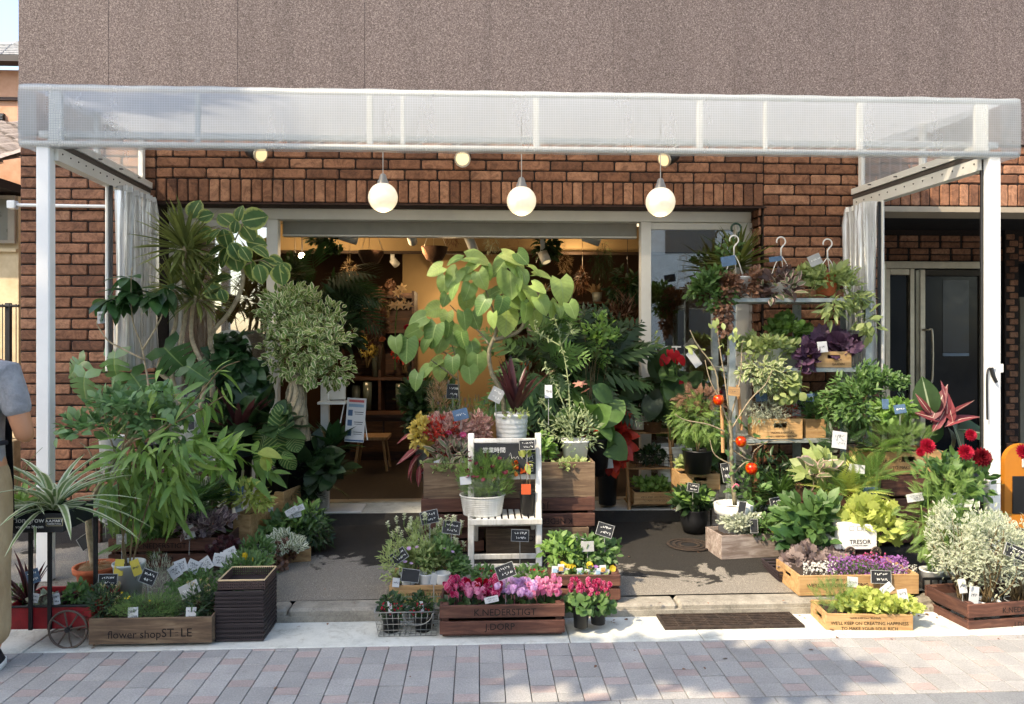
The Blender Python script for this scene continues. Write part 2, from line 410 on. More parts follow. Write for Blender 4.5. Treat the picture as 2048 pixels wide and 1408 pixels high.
# ------------------------------------------------------------------ shared materials
M = {}
M['stem'] = plain('stem brown', hx('6b5a3c'), .8); M['gstem'] = plain('stem green', hx('5f7a35'), .6); M['bark'] = rough_mat('pale bark', hx('7d7058'), hx('b0a386'), 30, .85, .4, .004)
M['greybark'] = rough_mat('grey bark', hx('56503f'), hx('8c8468'), 40, .85, .4, .003); M['soil'] = rough_mat('potting soil', hx('1d1510'), hx('43342a'), 90, .95, .6, .01)
M['white'] = plain('white paint', hx('e4e4de'), .45, var=.10); M['whiteplastic'] = plain('white plastic', hx('dedfda'), .4, var=.10); M['black'] = plain('black plastic', hx('17181a'), .42)
M['blackmetal'] = plain('black iron', hx('202123'), .5, .3); M['chalk'] = plain('chalkboard', hx('26292c'), .8, var=.35, scale=30); M['chalkblue'] = plain('blue slate tag', hx('4a6580'), .7, var=.3, scale=40)
M['mark'] = plain('chalk white', hx('e9e9e4'), .9); M['card'] = plain('white card', hx('bcbfbf'), .7, var=.08); M['alu'] = plain('white aluminium', hx('d9d8cf'), .4, var=.12, scale=3)
M['steel'] = plain('brushed steel', hx('cbbfa8'), .34, .6, var=.25, scale=5); M['zinc'] = rough_mat('galvanised steel', hx('87908f'), hx('aeb6b4'), 25, .5, .05, .001, .45)
M['terracotta'] = rough_mat('terracotta', hx('a2502e'), hx('c2693f'), 25, .85, .15); M['dark'] = plain('very dark', hx('0b0b0c'), .9); M['blacktext'] = plain('printed dark ink', hx('160e0a'), .9)
M['wire'] = plain('grey wire', hx('8c8c86'), .4, .7); M['kraft'] = plain('cream trim', hx('cdb58c'), .6); M['redtin'] = rough_mat('red enamel', hx('6d1016'), hx('9c1a22'), 9, .45, .1)
M['wood_dark'] = wood_mat('dark stained wood', hx('3a2219'), hx('573528'), hx('73503f')); M['wood_pale'] = wood_mat('pale pine', hx('94714a'), hx('b5905f'), hx('c8a677'))
M['wood_grey'] = wood_mat('weathered brown wood', hx('44352a'), hx('66523e'), hx('87735a')); M['wood_wash'] = wood_mat('whitewashed wood', hx('6b5b50'), hx('90837a'), hx('b3aaa2'))
M['wood_ladder'] = wood_mat('golden wood', hx('80603c'), hx('a37c50'), hx('b8946a'), 'z'); M['wood_white'] = wood_mat('worn white wood', hx('c9c6b8'), hx('e3e1d6'), hx('eeece4'), 'z', .6)
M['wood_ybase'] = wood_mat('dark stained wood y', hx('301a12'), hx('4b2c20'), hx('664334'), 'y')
# ------------------------------------------------------------------ ground
def ground_mats():
    m, t, b, o = newmat('asphalt'); v = coords(t, 'World')
    n = noise(t, 230, 4, .7, v); n2 = noise(t, 3.2, 5, .6, v, .6); vo = t.nodes.new('ShaderNodeTexVoronoi'); vo.inputs['Scale'].default_value = 210; t.links.new(v, vo.inputs['Vector'])
    dry = ramp(t, [(.25, hx('464440')), (.5, hx('726e66')), (.8, hx('9c9588'))], mth(t, 'ADD', mth(t, 'MULTIPLY', n, .7), mth(t, 'MULTIPLY', vo.outputs['Distance'], .45)))
    sx = t.nodes.new('ShaderNodeSeparateXYZ'); t.links.new(v, sx.inputs[0])
    wet = ramp(t, [(.50, (0, 0, 0, 1)), (.53, (1, 1, 1, 1))], mth(t, 'ADD', mth(t, 'MULTIPLY_ADD', sx.outputs[0], .10, mth(t, 'MULTIPLY', sx.outputs[1], .48)), mth(t, 'MULTIPLY_ADD', n2, .9, -.35)))
    col = mixc(t, dry, hx('101113'), mth(t, 'MULTIPLY', wet, .88))
    t.links.new(col, b.inputs['Base Color']); t.links.new(mth(t, 'MULTIPLY_ADD', wet, -.2, .95), b.inputs['Roughness']); b.inputs['Specular IOR Level'].default_value = .15; bump(t, b, mth(t, 'ADD', n, vo.outputs['Distance']), .5, .004)
    M['asphalt'] = m
    m, t, b, o = newmat('concrete'); v = coords(t, 'World')
    n = noise(t, 6, 7, .7, v); n2 = noise(t, 120, 3, .7, v)
    col = ramp(t, [(.3, hx('8f9289')), (.48, hx('c0c2b9')), (.7, hx('d2d3ca'))], mth(t, 'ADD', mth(t, 'MULTIPLY', n, .75), mth(t, 'MULTIPLY', n2, .25)))
    col = mixc(t, col, ramp(t, [(.54, (1, 1, 1, 1)), (.70, (.60, .57, .52, 1))], noise(t, 7, 8, .78, v, 1.5)), .85, 'MULTIPLY')
    t.links.new(col, b.inputs['Base Color']); b.inputs['Roughness'].default_value = .9; bump(t, b, n2, .25, .003); M['concrete'] = m
    m, t, b, o = newmat('kerb concrete'); v = coords(t, 'World'); n = noise(t, 9, 7, .75, v); n2 = noise(t, 150, 2, .7, v)
    col = ramp(t, [(.3, hx('5b574e')), (.5, hx('8b867a')), (.7, hx('a7a294'))], mth(t, 'ADD', mth(t, 'MULTIPLY', n, .7), mth(t, 'MULTIPLY', n2, .3)))
    t.links.new(col, b.inputs['Base Color']); b.inputs['Roughness'].default_value = .92; bump(t, b, n2, .5, .004); M['kerb'] = m
    def tile(name, a, c, d):
        m, t, b, o = newmat(name); v = coords(t, 'World'); inf = t.nodes.new('ShaderNodeObjectInfo')
        n = noise(t, 140, 3, .7, v); n2 = noise(t, 4, 4, .6, v)
        col = ramp(t, [(.25, a), (.5, c), (.75, d)], mth(t, 'ADD', mth(t, 'MULTIPLY', n, .62), mth(t, 'MULTIPLY', n2, .38)))
        col = mixc(t, col, ramp(t, [(.60, (1, 1, 1, 1)), (.74, (.62, .60, .57, 1))], noise(t, 11, 7, .75, v, 1.0)), .8, 'MULTIPLY'); h = t.nodes.new('ShaderNodeHueSaturation'); t.links.new(col, h.inputs['Color']); t.links.new(mth(t, 'MULTIPLY_ADD', inf.outputs['Random'], .22, .92), h.inputs['Value'])
        t.links.new(h.outputs[0], b.inputs['Base Color']); b.inputs['Roughness'].default_value = .88; bump(t, b, n, .3, .002); M[name] = m
    tile('tilegrey', hx('71706f'), hx('908f8c'), hx('aeaca6')); tile('tilepink', hx('7b706d'), hx('998c87'), hx('b0a59d')); tile('tiledark', hx('5a5c60'), hx('777a7c'), hx('929492'))
ground_mats()
XW0, XW1 = -9.0, 9.0
def struct(name, mb, mat, parent=None): 
    o = mb.build(name, mat, parent)
    if not parent: o['kind'] = 'structure'
    return o
struct('ground', MB().quad((-60, -60, -.06), (60, -60, -.06), (60, 60, -.06), (-60, 60, -.06)), rough_mat('road asphalt', hx('3d3d3e'), hx('5a5a5a'), 60, .9))
road = struct('road', MB().box((-20, -9, -.055), (20, -.551, -.008)), M['tiledark'])
pv = struct('pavement', MB().box((XW0, -.56, -.05), (XW1, -.001, -.0125)), plain('joint sand', hx('3a3a3a'), .95))
# tiles of the pavement: columns of two grey and one pink piece, shifted from column to column
TW = .103
def tile_mesh(w_, l_):
    mb = MB(); mb.box((-w_/2+.0017, -l_/2+.0016, -.012), (w_/2-.0017, l_/2-.0016, 0), .0018)
    me = bpy.data.meshes.new('paving_tile'); me.from_pydata(mb.v, [], mb.f); me.update(); return me
tcache = {}; rest = MB(); restp = MB()
for c in range(-40, 46):
    x = .16 + c * TW; near = abs(x - .2) < 2.7; y = -.551; ph = (-c * .135) % .345; k = 0; yy = -.551 - ph
    while yy < -.004:
        l = (.142, .142, .061)[k % 3]; pink = k % 3 == 2; k += 1
        a = max(yy, -.551); e = min(yy + l, -.004); yy += l
        if e - a < .012: continue
        if near:
            key = (round(e - a, 3), pink)
            if key not in tcache:
                tcache[key] = tile_mesh(TW, e - a); tcache[key].materials.append(M['tilepink'] if pink else M['tilegrey'])
            o = link('paving_tile', tcache[key], pv); o.location = (x, (a+e)/2, random.uniform(-.0012, .0012)); o.rotation_euler = (random.gauss(0, .003), random.gauss(0, .003), random.gauss(0, .003))
        else: (restp if pink else rest).box((x-TW/2+.002, a+.002, -.012), (x+TW/2-.002, e-.002, 0), .002)
rest.build('tile_field', M['tilegrey'], pv, kind='stuff'); restp.build('pink_tile_field', M['tilepink'], pv, kind='stuff')
# darker band of tiles along the near edge
bandme = {}
for row in range(5):
    for c in range(-16, 17):
        x = .04 + c * .205 + (row % 2) * .10; a = -.556 - row * .103
        if 'b' not in bandme: bandme['b'] = tile_mesh(.103, .205); bandme['b'].materials.append(M['tiledark'])
        if abs(x - .2) > 2.5 or row > 2: continue
        o = link('border_tile', bandme['b'], road); o.rotation_euler = (0, 0, R(90)); o.location = (x, a - .0515, 0.001)
g = MB()
xs = [XW0, -3.9, -2.05, .43, 1.06, 2.9, XW1]
for a, c in zip(xs, xs[1:]): g.box((a + .002, .002, -.05), (c - .002, .30, 0), .004)
gut = MB().box((XW0, .0, -.055), (XW1, .31, -.006)); gutter = struct('gutter', gut, M['kerb'])
for a, c in zip(xs, xs[1:]): MB().box((a + .002, .003, -.05), (c - .002, .302, 0), .004).build('gutter_slab', M['concrete'], gutter)
kb = struct('kerb', MB().box((XW0, .30, -.05), (XW1, .45, .03)), M['kerb'])
xk = [XW0, -5, -3.4, -2.1, -.95, .05, 1.02, 1.96]
for a, c in zip(xk, xk[1:]):
    dz = random.uniform(-.004, .004)
    MB().box((a+.004, .306 + random.uniform(-.006, .006), -.03), (c-.004, .43, .062 + dz), .013).build('kerb_stone', M['kerb'], kb)
# broken stones at the right end of the kerb
stm = rough_mat('rubble stone', hx('3f3b32'), hx('8a8272'), 14, .95, .6, .02)
for i in range(26):
    x = 1.98 + .055 * (i % 13) * 1.25 + random.uniform(-.02, .02); z = .012 + .034 * (i // 13); mb = MB()
    mb.M = Matrix.Translation((x, .35 + random.uniform(-.015, .02), z)) @ Matrix.Rotation(random.uniform(-.4, .4), 4, 'Y') @ Matrix.Rotation(random.uniform(-.5, .5), 4, 'Z')
    mb.box((-.045*random.uniform(.7, 1.2), -.04, -.02), (.04*random.uniform(.7, 1.2), .04, .02*random.uniform(.7, 1.3)), .011); mb.build('edge_stone', stm, kb)
ap = MB(); nx, ny = 40, 14; vs = []; fs = []
for j in range(ny + 1):
    for i in range(nx + 1):
        Y = .425 + 1.43 * j / ny; vs.append((XW0 + 18*i/nx, Y, gz(max(Y, .32)) - .001 + .002*math.sin(i*1.7+j)))
for j in range(ny):
    for i in range(nx): a = j*(nx+1)+i; fs.append((a, a+1, a+nx+2, a+nx+1))
struct('forecourt', ap.add(vs, fs), M['asphalt'])
st = struct('shop_step', MB().box((-5, 1.85, 0), (6, 2.32, .17), .008), M['concrete'])
# drain cover in the gutter
rust = rough_mat('rusty iron', hx('221c18'), hx('4a3d33'), 30, .8, .3, .003, .3)
dA = P(1335, 1262, gY(1335, 1262)); dB = P(1625, 1262, gY(1625, 1262)); x0, x1 = dA.x - .01, dB.x - .02
dg = thing('drain_cover', 'rusty slotted iron drain cover set in the gutter in front of the kerb', 'drain cover', ((x0+x1)/2, .21, 0))
MB().box((x0, .125, .001), (x1, .30, .0035)).build('pit', M['dark'], dg)
fr = MB()
for a in (((x0, .12, .001), (x1, .133, .012)), ((x0, .288, .001), (x1, .300, .012)), ((x0, .1335, .001), (x0+.014, .2875, .012)), ((x1-.014, .1335, .001), (x1, .2875, .012))): fr.box(*a)
fr.build('frame', rust, dg, kind='stuff')
for i in range(7): MB().box((x0+.0145, .1385+i*.0215, .004), (x1-.0145, .1475+i*.0215, .011), .001).build('grate_bar', rust, dg)
cb = MB()
for i in range(1, 9): xx = x0 + (x1-x0)*i/9; cb.box((xx-.004, .1337, .0035), (xx+.004, .2873, .0088))
cb.build('cross_bar', rust, dg, kind='stuff')
pm = P(1378, 1090, gY(1378, 1090)); mh = thing('inspection_cover', 'small round dark inspection cover in the wet asphalt', 'manhole', pm)
for k, r in enumerate((.14, .105, .07)): MB().lathe([(r, 0), (r, .006), (r-.018, .006), (r-.018, 0)], (pm.x, pm.y, gz(pm.y)), 32).build('ring', rust, mh)
MB().disc((pm.x, pm.y, gz(pm.y)+.002), .145, 32).build('lid', M['dark'], mh)
# ------------------------------------------------------------------ shop building
YW = 2.0; ZB = 2.86; ZL = 2.385
XL, XO0, XO1, XE0 = P(40, 0, YW).x, P(312, 0, YW).x, P(1527, 0, YW).x, P(1762, 0, YW).x; XR = 8.0
bd_ = thing('shop_building', 'brown building with brick ground floor and speckled panels above the flower shop', 'building', (.5, 2.6, 0))
mortar = rough_mat('dark mortar', hx('1c1613'), hx('352a24'), 60, .95, .3)
def brickm():
    m, t, b, o = newmat('clay brick'); v = coords(t, 'World'); inf = t.nodes.new('ShaderNodeObjectInfo'); at = t.nodes.new('ShaderNodeAttribute'); at.attribute_name = 'rnd'
    r = mth(t, 'FRACT', mth(t, 'ADD', inf.outputs['Random'], at.outputs['Fac']))
    base = ramp(t, [(0, hx('714c37')), (.3, hx('8d6146')), (.65, hx('a07154')), (1, hx('b28364'))], r)
    bl = ramp(t, [(.42, (1, 1, 1, 1)), (.62, (.30, .26, .25, 1))], noise(t, 13, 9, .78, v, 1.4))
    n2 = noise(t, 70, 5, .7, v)
    col = mixc(t, base, bl, .8, 'MULTIPLY'); col = mixc(t, col, ramp(t, [(.35, (.7, .7, .7, 1)), (.65, (1.05, 1.05, 1.05, 1))], n2), .6, 'MULTIPLY')
    t.links.new(col, b.inputs['Base Color']); b.inputs['Roughness'].default_value = .88; bump(t, b, mth(t, 'ADD', n2, noise(t, 22, 4, .6, v)), .5, .006); return m
BR = M['brick'] = brickm()
def brick_mesh(seed, w_=.226, h_=.0685):
    r = random.Random(seed); c = .006; vs = []; 
    def ring(y, ins):
        out = []
        for (sx, sz) in ((-1, -1), (1, -1), (1, 1), (-1, 1)):
            jx, jz = r.uniform(0, .003), r.uniform(0, .0025); q = .008
            p1 = (sx*(w_/2-ins-jx), sz*(h_/2-ins-q-jz)); p2 = (sx*(w_/2-ins-q-jx), sz*(h_/2-ins-jz))
            out += [p1, p2] if sx*sz > 0 else [p2, p1]
        return [(x, y, z) for x, z in out]
    vs = ring(.02, 0) + ring(c, 0) + ring(0, c); fs = []
    for k in (0, 8):
        for i in range(8): fs.append((k+i, k+(i+1) % 8, k+8+(i+1) % 8, k+8+i))
    fs.append(tuple(range(16, 24)))
    me = bpy.data.meshes.new('brick'); me.from_pydata(vs, [], [f[::-1] for f in fs] if False else fs); me.materials.append(BR); me.update(); return me
BM = [brick_mesh(i) for i in range(6)]; PX, PZ = .2365, .0765
bricks = []                                       # (priority, x, z, length scale, rotation)
def course(x0, x1, z0, z1, off=0):
    k = int(round((z1 - z0) / PZ)); pz = (z1 - z0) / k
    for j in range(k):
        x = x0 - ((j + off) % 2) * PX / 2
        while x < x1 - .02:
            a, e = max(x, x0), min(x + PX, x1); x += PX
            if e - a > .03: bricks.append(((a+e)/2, z0 + (j+.5)*pz, (e-a-.008)/.226, 0, pz/PZ))
ZS = ZL + .172
course(XL, XO0, .0, ZB); course(XO0, XO1, ZS, ZB, 1); course(XO1, XE0, .0, ZB); course(XE0, XR, ZS + .012, ZB, 1)
for a, e, z in ((XO0, XO1, ZL), (XE0, XR, ZL + .012)):
    n = int((e - a) / .0745); p = (e - a) / n
    for i in range(n): bricks.append((a + (i+.5)*p, z + .086, .162/.226, 90, (p-.007)/.0685))
def bvis(b): 
    x, z = b[0], b[1]
    if z > 2.62: return 3
    if x < XO0: return 0 if z > 1.0 else (1 if z > .45 else 4)
    if x > 4.3: return 5
    if XO1 < x < XE0: return 0 if z > 1.0 else 4
    return 0
bricks.sort(key=bvis)
rb = []; holder = MB()
core = MB(); core.box((XL, YW+.008, 0), (XO0, YW+.30, ZB)); core.box((XO0, YW+.008, ZL), (XO1, YW+.30, ZB)); core.box((XO1, YW+.008, 0), (XE0, YW+.30, ZB)); core.box((XE0, YW+.008, ZL+.012), (XR, YW+.30, ZB))
wallp = core.build('brick_wall', mortar, bd_)
for i, (x, z, sx, rot, sz) in enumerate(bricks):
    if i < 300:
        o = link('brick', BM[i % 6], wallp); o.location = Vector((x, YW - .004 - random.uniform(0, .004), z)) - worg(wallp)
        o.rotation_euler = (0, R(rot), 0); o.scale = (sx, 1, sz)
    else: rb.append((x, z, sx, rot, sz, i))
def join_bricks(lst, parent, name, Yof=None):
    V = []; Fs = []; rn = []
    o = worg(parent)
    for (x, z, sx, rot, sz, i, *rest_) in lst:
        me = BM[i % 6]; n = len(V); Mx = Matrix.Translation(rest_[0] if rest_ else (x, YW - .005, z)) @ (rest_[1] if len(rest_) > 1 else Matrix.Identity(4)) @ Matrix.Rotation(R(rot), 4, 'Y') @ Matrix.Diagonal((sx, 1, sz, 1))
        V += [tuple(Mx @ v.co - o) for v in me.vertices]; Fs += [tuple(k+n for k in p.vertices) for p in me.polygons]; rn += [random.random()] * len(me.vertices)
    me = bpy.data.meshes.new(name); me.from_pydata(V, [], Fs); at = me.attributes.new('rnd', 'FLOAT', 'POINT'); at.data.foreach_set('value', rn); me.update()
    return link(name, me, parent, BR, kind='stuff')
# reveal of the opening (right jamb) and the dark inner brickwork of the entrance
nb = 0
for j in range(31):
    z = .17 + (j+.5)*.0715
    for k in range(1 if j % 2 else 2):
        rb.append((0, 0, (.95 if j % 2 else .45), 0, .93, j, (XO1 - .012, YW + .06 + (.07 if j % 2 else .0 + .125*k), z), Matrix.Rotation(R(90), 4, 'Z')))
join_bricks(rb, bd_, 'brick_field')
# speckled upper wall
def specklem():
    m, t, b, o = newmat('speckled render'); v = coords(t, 'World')
    n = noise(t, 115, 3, .75, v, .4); n2 = noise(t, 190, 2, .6, v); inf = t.nodes.new('ShaderNodeObjectInfo'); n3 = noise(t, .8, 3, .5, v)
    col = ramp(t, [(.36, hx('3c3331')), (.47, hx('584d4a')), (.55, hx('6e6360')), (.66, hx('8d8380'))], mth(t, 'ADD', mth(t, 'MULTIPLY', n, .85), mth(t, 'MULTIPLY', n2, .15)))
    col = mixc(t, col, ramp(t, [(.35, (.88, .88, .88, 1)), (.65, (1, 1, 1, 1))], n3), 1, 'MULTIPLY')
    st_ = noise(t, 1.0, 6, .7, coords(t, 'World', (5, 5, .35))); col = mixc(t, col, ramp(t, [(.38, (.80, .80, .80, 1)), (.55, (1, 1, 1, 1))], st_), .6, 'MULTIPLY')
    hs = t.nodes.new('ShaderNodeHueSaturation'); t.links.new(col, hs.inputs['Color']); t.links.new(mth(t, 'MULTIPLY_ADD', inf.outputs['Random'], .10, .95), hs.inputs['Value'])
    t.links.new(hs.outputs[0], b.inputs['Base Color']); b.inputs['Roughness'].default_value = .85; bump(t, b, n, .6, .006); return m
SP = specklem(); xs = [XL]; x = P(220, 0, YW).x
while x < XR: xs.append(x); x += .905
xs.append(XR)
MB().box((XL+.004, YW+.006, ZB+.001), (XR-.004, YW+.25, 6.8)).build('wall_core', mortar, bd_)
for a, e in zip(xs, xs[1:]): MB().box((a+.0009, YW-.02, ZB+.002), (e-.0009, YW+.005, 6.8), .0012).build('wall_panel', SP, bd_)
MB().box((XL, YW+.301, 0), (XL+.2, 9, 6.8)).build('side_wall', plain('side render', hx('6d5f57'), .9), bd_)
MB().box((XL, YW, 6.802), (XR, 9, 7.0)).build('roof', plain('roof sheet', hx('5a5550'), .9), bd_)
MB().box((XO0-.02, YW-.008, ZL-.012), (XO1+.02, YW+.24, ZL-.001)).build('lintel', rough_mat('stained lintel', hx('24140e'), hx('3f271c'), 20, .9), bd_)
MB().box((XE0, YW-.004, ZL-.03), (XR, YW+.3, ZL+.010)).build('entrance_lintel', plain('beige trim', hx('9a8f7c'), .6), bd_)
# ------------------------------------------------------------------ shop front frame and glass
YF = 2.235; ZT = ZL - .014; Z0 = .172
fxl, fm1, fm2, fxr = XO0 + .0, P(547, 0, YF).x, P(1290, 0, YF).x, P(1483, 0, YF).x
sf = thing('storefront', 'cream aluminium shop front with open middle and glazed sides', 'shop front', ((fm1+fm2)/2, YF, Z0))
def bar(a, b, name='frame_bar', mat=None, par=None): return MB().box(a, b, .004).build(name, mat or M['alu'], par or sf)
bar((fxl, YF-.045, ZT-.075), (XO1-.02, YF+.06, ZT), 'head_rail')
bar((fxl, YF-.06, ZT+.0005), (XO1-.02, YF-.01, ZT+.012), 'head_trim')
for x, wd in ((fm1, .042), (fm2, .040), (fxr - .005, .052), (fxl + .05, .04)): bar((x-wd, YF-.04, Z0+.004), (x+wd, YF+.04, ZT-.076), 'post')
bar((fxr+.048, YF-.035, Z0), (XO1-.002, YF+.05, ZT-.0765), 'jamb_infill')
bar((fm1+.043, YF+.09, ZT-.17), (fm2-.043, YF+.15, ZT-.05), 'blind_box', plain('grey blind', hx('85857e'), .8))
bar((fm1+.043, YF+.085, ZT-.185), (fm2-.043, YF+.155, ZT-.171), 'blind_rail')
bar((fm2+.041, YF-.02, Z0+.004), (fxr-.058, YF+.02, Z0+.10), 'bottom_rail'); bar((fm2+.041, YF-.02, ZT-.13), (fxr-.058, YF+.02, ZT-.0768), 'top_rail')
bar((fm1-.85, YF-.02, Z0+.004), (fm1-.043, YF+.02, Z0+.10), 'bottom_rail'); bar((fxl+.091, YF-.02, ZT-.13), (fm1-.043, YF+.02, ZT-.0768), 'top_rail')
MB().box((fm2-.006, YF-.048, .83), (fm2+.008, YF-.0402, .95), .002).build('pull_handle', plain('grey pull', hx('aaa79b'), .4), sf)
MB().box((fm1+.043, YF-.05, Z0), (fm2-.041, YF+.05, Z0+.006)).build('floor_track', M['steel'], sf)
def glassm():
    m, t, b, o = newmat('shop glass'); gl = t.nodes.new('ShaderNodeBsdfGlossy'); gl.inputs['Roughness'].default_value = .015; tr = t.nodes.new('ShaderNodeBsdfTransparent'); tr.inputs[0].default_value = (.86, .9, .88, 1)
    fr = t.nodes.new('ShaderNodeFresnel'); fr.inputs[0].default_value = 1.75; mx = t.nodes.new('ShaderNodeMixShader')
    t.links.new(mth(t, 'MULTIPLY_ADD', fr.outputs[0], 1.1, .22), mx.inputs[0]); t.links.new(tr.outputs[0], mx.inputs[1]); t.links.new(gl.outputs[0], mx.inputs[2]); t.links.new(mx.outputs[0], o.inputs[0]); return m
GL = glassm()
for a, e in ((fm2+.0405, fxr-.0575), (fxl+.0905, fm1-.0425)): MB().box((a, YF-.003, Z0+.1005), (e, YF+.003, ZT-.1305)).build('pane', GL, sf)
def text_mesh(body, size, ext=0.0, align='CENTER', shear=0.0, space=1.0):
    c = bpy.data.curves.new('txt', 'FONT'); c.body = body; c.size = size; c.extrude = ext; c.align_x = align; c.align_y = 'CENTER'; c.shear = shear; c.space_character = space; c.resolution_u = 3
    o = bpy.data.objects.new('txt', c); COL.objects.link(o); dg_ = bpy.context.evaluated_depsgraph_get(); dg_.update()
    me = bpy.data.meshes.new_from_object(o.evaluated_get(dg_)); bpy.data.objects.remove(o); bpy.data.curves.remove(c); return me
def text(parent, body, pos, size, mat, rot=None, ext=.0004, name='lettering', **k):
    """flat lettering; rot maps text x,y to the face (default: a face looking at the street)"""
    me = text_mesh(body, size, ext, **k); me.materials.clear(); me.materials.append(mat); o = link(name, me, parent)
    o.matrix_local = Matrix.Translation(Vector(pos) - worg(parent)) @ (rot if rot else Matrix.Rotation(R(90), 4, 'X')); return o
pg = P(1345, 705, YF-.006)
text(sf, 'ST', (pg.x, YF-.006, pg.z), .13, M['mark'], name='window_lettering')
mb = MB(); q = P(1383, 692, YF-.007); s_ = S(1383, YF)
for dx, dz in ((0, 9), (0, -9), (-9, 0), (9, 0)):
    c = Vector((q.x+dx*s_, YF-.006, q.z+dz*s_)); r = 6.5*s_
    for rr in (r, r*.35):
        pts = [c+Vector((rr, 0, 0)), c+Vector((0, 0, rr)), c+Vector((-rr, 0, 0)), c+Vector((0, 0, -rr)), c+Vector((rr, 0, 0))]; mb.tube(pts, .0014, 4)
mb.build('window_emblem', M['mark'], sf, kind='stuff')
# ------------------------------------------------------------------ interior of the shop
IX0, IX1, IY0, IY1, IZ0, IZ1 = XO0 - .3, XO1 + .55, YF + .06, 6.4, .172, 2.62
inter = thing('shop_interior', 'dim warm lit inside of the flower shop with brown walls', 'shop interior', ((IX0+IX1)/2, 4, IZ0))
warmw = plain('warm beige wall', hx('a08862'), .85, var=.1, scale=2); brown = plain('brown wall', hx('4a3524'), .85, var=.2, scale=2); wfl = wood_mat('dark floor boards', hx('150e0a'), hx('241912'), hx('33251b'), 'y', .5)
MB().box((IX0, IY0, IZ0-.1), (IX1, IY1, IZ0-.001)).build('floor', wfl, inter)
MB().box((IX0, IY1, IZ0), (IX1, IY1+.1, IZ1)).build('back_wall', brown, inter); MB().box((IX0-.1, IY0, IZ0), (IX0, IY1, IZ1)).build('left_wall', brown, inter); MB().box((IX1, IY0, IZ0), (IX1+.1, IY1, IZ1)).build('right_wall', brown, inter)
MB().box((IX0, IY0, IZ1), (IX1, IY1, IZ1+.1)).build('ceiling', plain('inner ceiling', hx('8a7a62'), .9), inter)
MB().box((IX0, 4.6, 2.33), (IX1, 4.75, 2.615)).build('soffit', warmw, inter); MB().box((IX0, 4.56, 2.30), (IX1, 4.598, 2.33)).build('soffit_rail', plain('rail brown', hx('3b2a1d'), .7), inter)
a = P(805, 505, 5.6); e = P(1010, 505, 5.6); MB().box((a.x, 5.6, IZ0), (e.x, 5.75, IZ1-.005)).build('partition', warmw, inter)
a = P(862, 505, 5.55); e = P(1000, 545, 5.55); MB().box((a.x, 5.45, e.z), (e.x, 5.598, IZ1-.3)).build('bulkhead', warmw, inter)
shw = wood_mat('old shelf wood', hx('24140c'), hx('3d2416'), hx('5a3820'), 'x', .6)
sh = thing('display_shelf', 'dark wooden display shelf at the back of the shop', 'shelf', P(760, 860, 4.7))
x0, x1 = P(690, 0, 4.7).x, P(832, 0, 4.7).x
for z in (.55, .95, 1.45, 1.82): MB().box((x0, 4.5, z), (x1, 4.9, z+.03)).build('shelf_board', shw, sh)
for x in (x0, x1-.03, (x0+x1)/2): MB().box((x+.001, 4.502, IZ0+.002), (x+.029, 4.898, 1.9)).build('upright', shw, sh)
MB().box((x0, 4.9, IZ0), (x1, 4.92, 1.9)).build('back_board', shw, sh)
cnt = thing('counter', 'low brown counter with drawers behind the doorway', 'counter', P(770, 860, 4.1)); x0, x1 = P(700, 0, 4.1).x, P(835, 0, 4.1).x
MB().box((x0, 4.1, IZ0), (x1, 4.45, .60)).build('body', shw, cnt); MB().box((x0-.02, 4.07, .601), (x1+.02, 4.47, .63)).build('counter_top', shw, cnt)
for k in range(2): MB().box((lerp(x0, x1, k*.5)+.01, 4.085, .26), (lerp(x0, x1, k*.5+.5)-.01, 4.099, .56)).build('drawer', wood_mat('drawer wood', hx('4a2d1a'), hx('6d4527'), hx('865a36')), cnt)
q = P(745, 850, 3.6); stool = thing('stool', 'small golden wooden stool inside the doorway', 'stool', (q.x, 3.6, IZ0))
MB().box((q.x-.16, 3.45, .46), (q.x+.16, 3.75, .49), .004).build('seat', M['wood_ladder'], stool)
for sx in (-1, 1):
    for sy in (-1, 1): MB().tube([(q.x+sx*.15, 3.6+sy*.13, IZ0), (q.x+sx*.11, 3.6+sy*.1, .46)], .014, 6).build('leg', M['wood_ladder'], stool)
gv = plain('clear vase glass', hx('5a625a'), .1, 0, .8)
for i, (px, Y, h) in enumerate(((735, 4.55, .3), (752, 4.6, .36), (800, 4.55, .28), (818, 4.6, .34), (712, 4.62, .26))):
    q = P(px, 0, Y); v = tag(MB().lathe([(.0, .0), (.045, 0), (.05, h), (.045, h), (.04, .01)], (q.x, Y, .981 if i % 2 else .632), 14).build('glass_vase', gv, None, True), ORD[(1, 2, 3, 4, 0)[i]] + ' clear glass vase from the left on the back shelves of the shop', 'vase', 'glass vases on the back shelf')
# lamps inside: bulb, spots on the ceiling track, pendant
WARM = (1, .72, .42)
def plamp(p, e, r=.04, c=WARM):
    l = bpy.data.lights.new('lamp', 'POINT'); l.energy = e; l.color = c; l.shadow_soft_size = r; o = bpy.data.objects.new('lamp_light', l); COL.objects.link(o); o.location = p; return o
def slamp(p, d, e, ang=70, c=WARM):
    l = bpy.data.lights.new('spot', 'SPOT'); l.energy = e; l.color = c; l.spot_size = R(ang); l.spot_blend = .6; l.shadow_soft_size = .03; o = bpy.data.objects.new('spot_light', l); COL.objects.link(o); o.location = p
    o.rotation_euler = Vector(d).to_track_quat('-Z', 'Y').to_euler(); return o
EB = emit('warm bulb', (1, .78, .45, 1), 14); EG = emit('bulb face', (1, .80, .45, 1), .22)
q = P(604, 512, 4.2); bl = thing('bare_bulb', 'glowing bare bulb on the left inside the shop', 'light bulb', q)
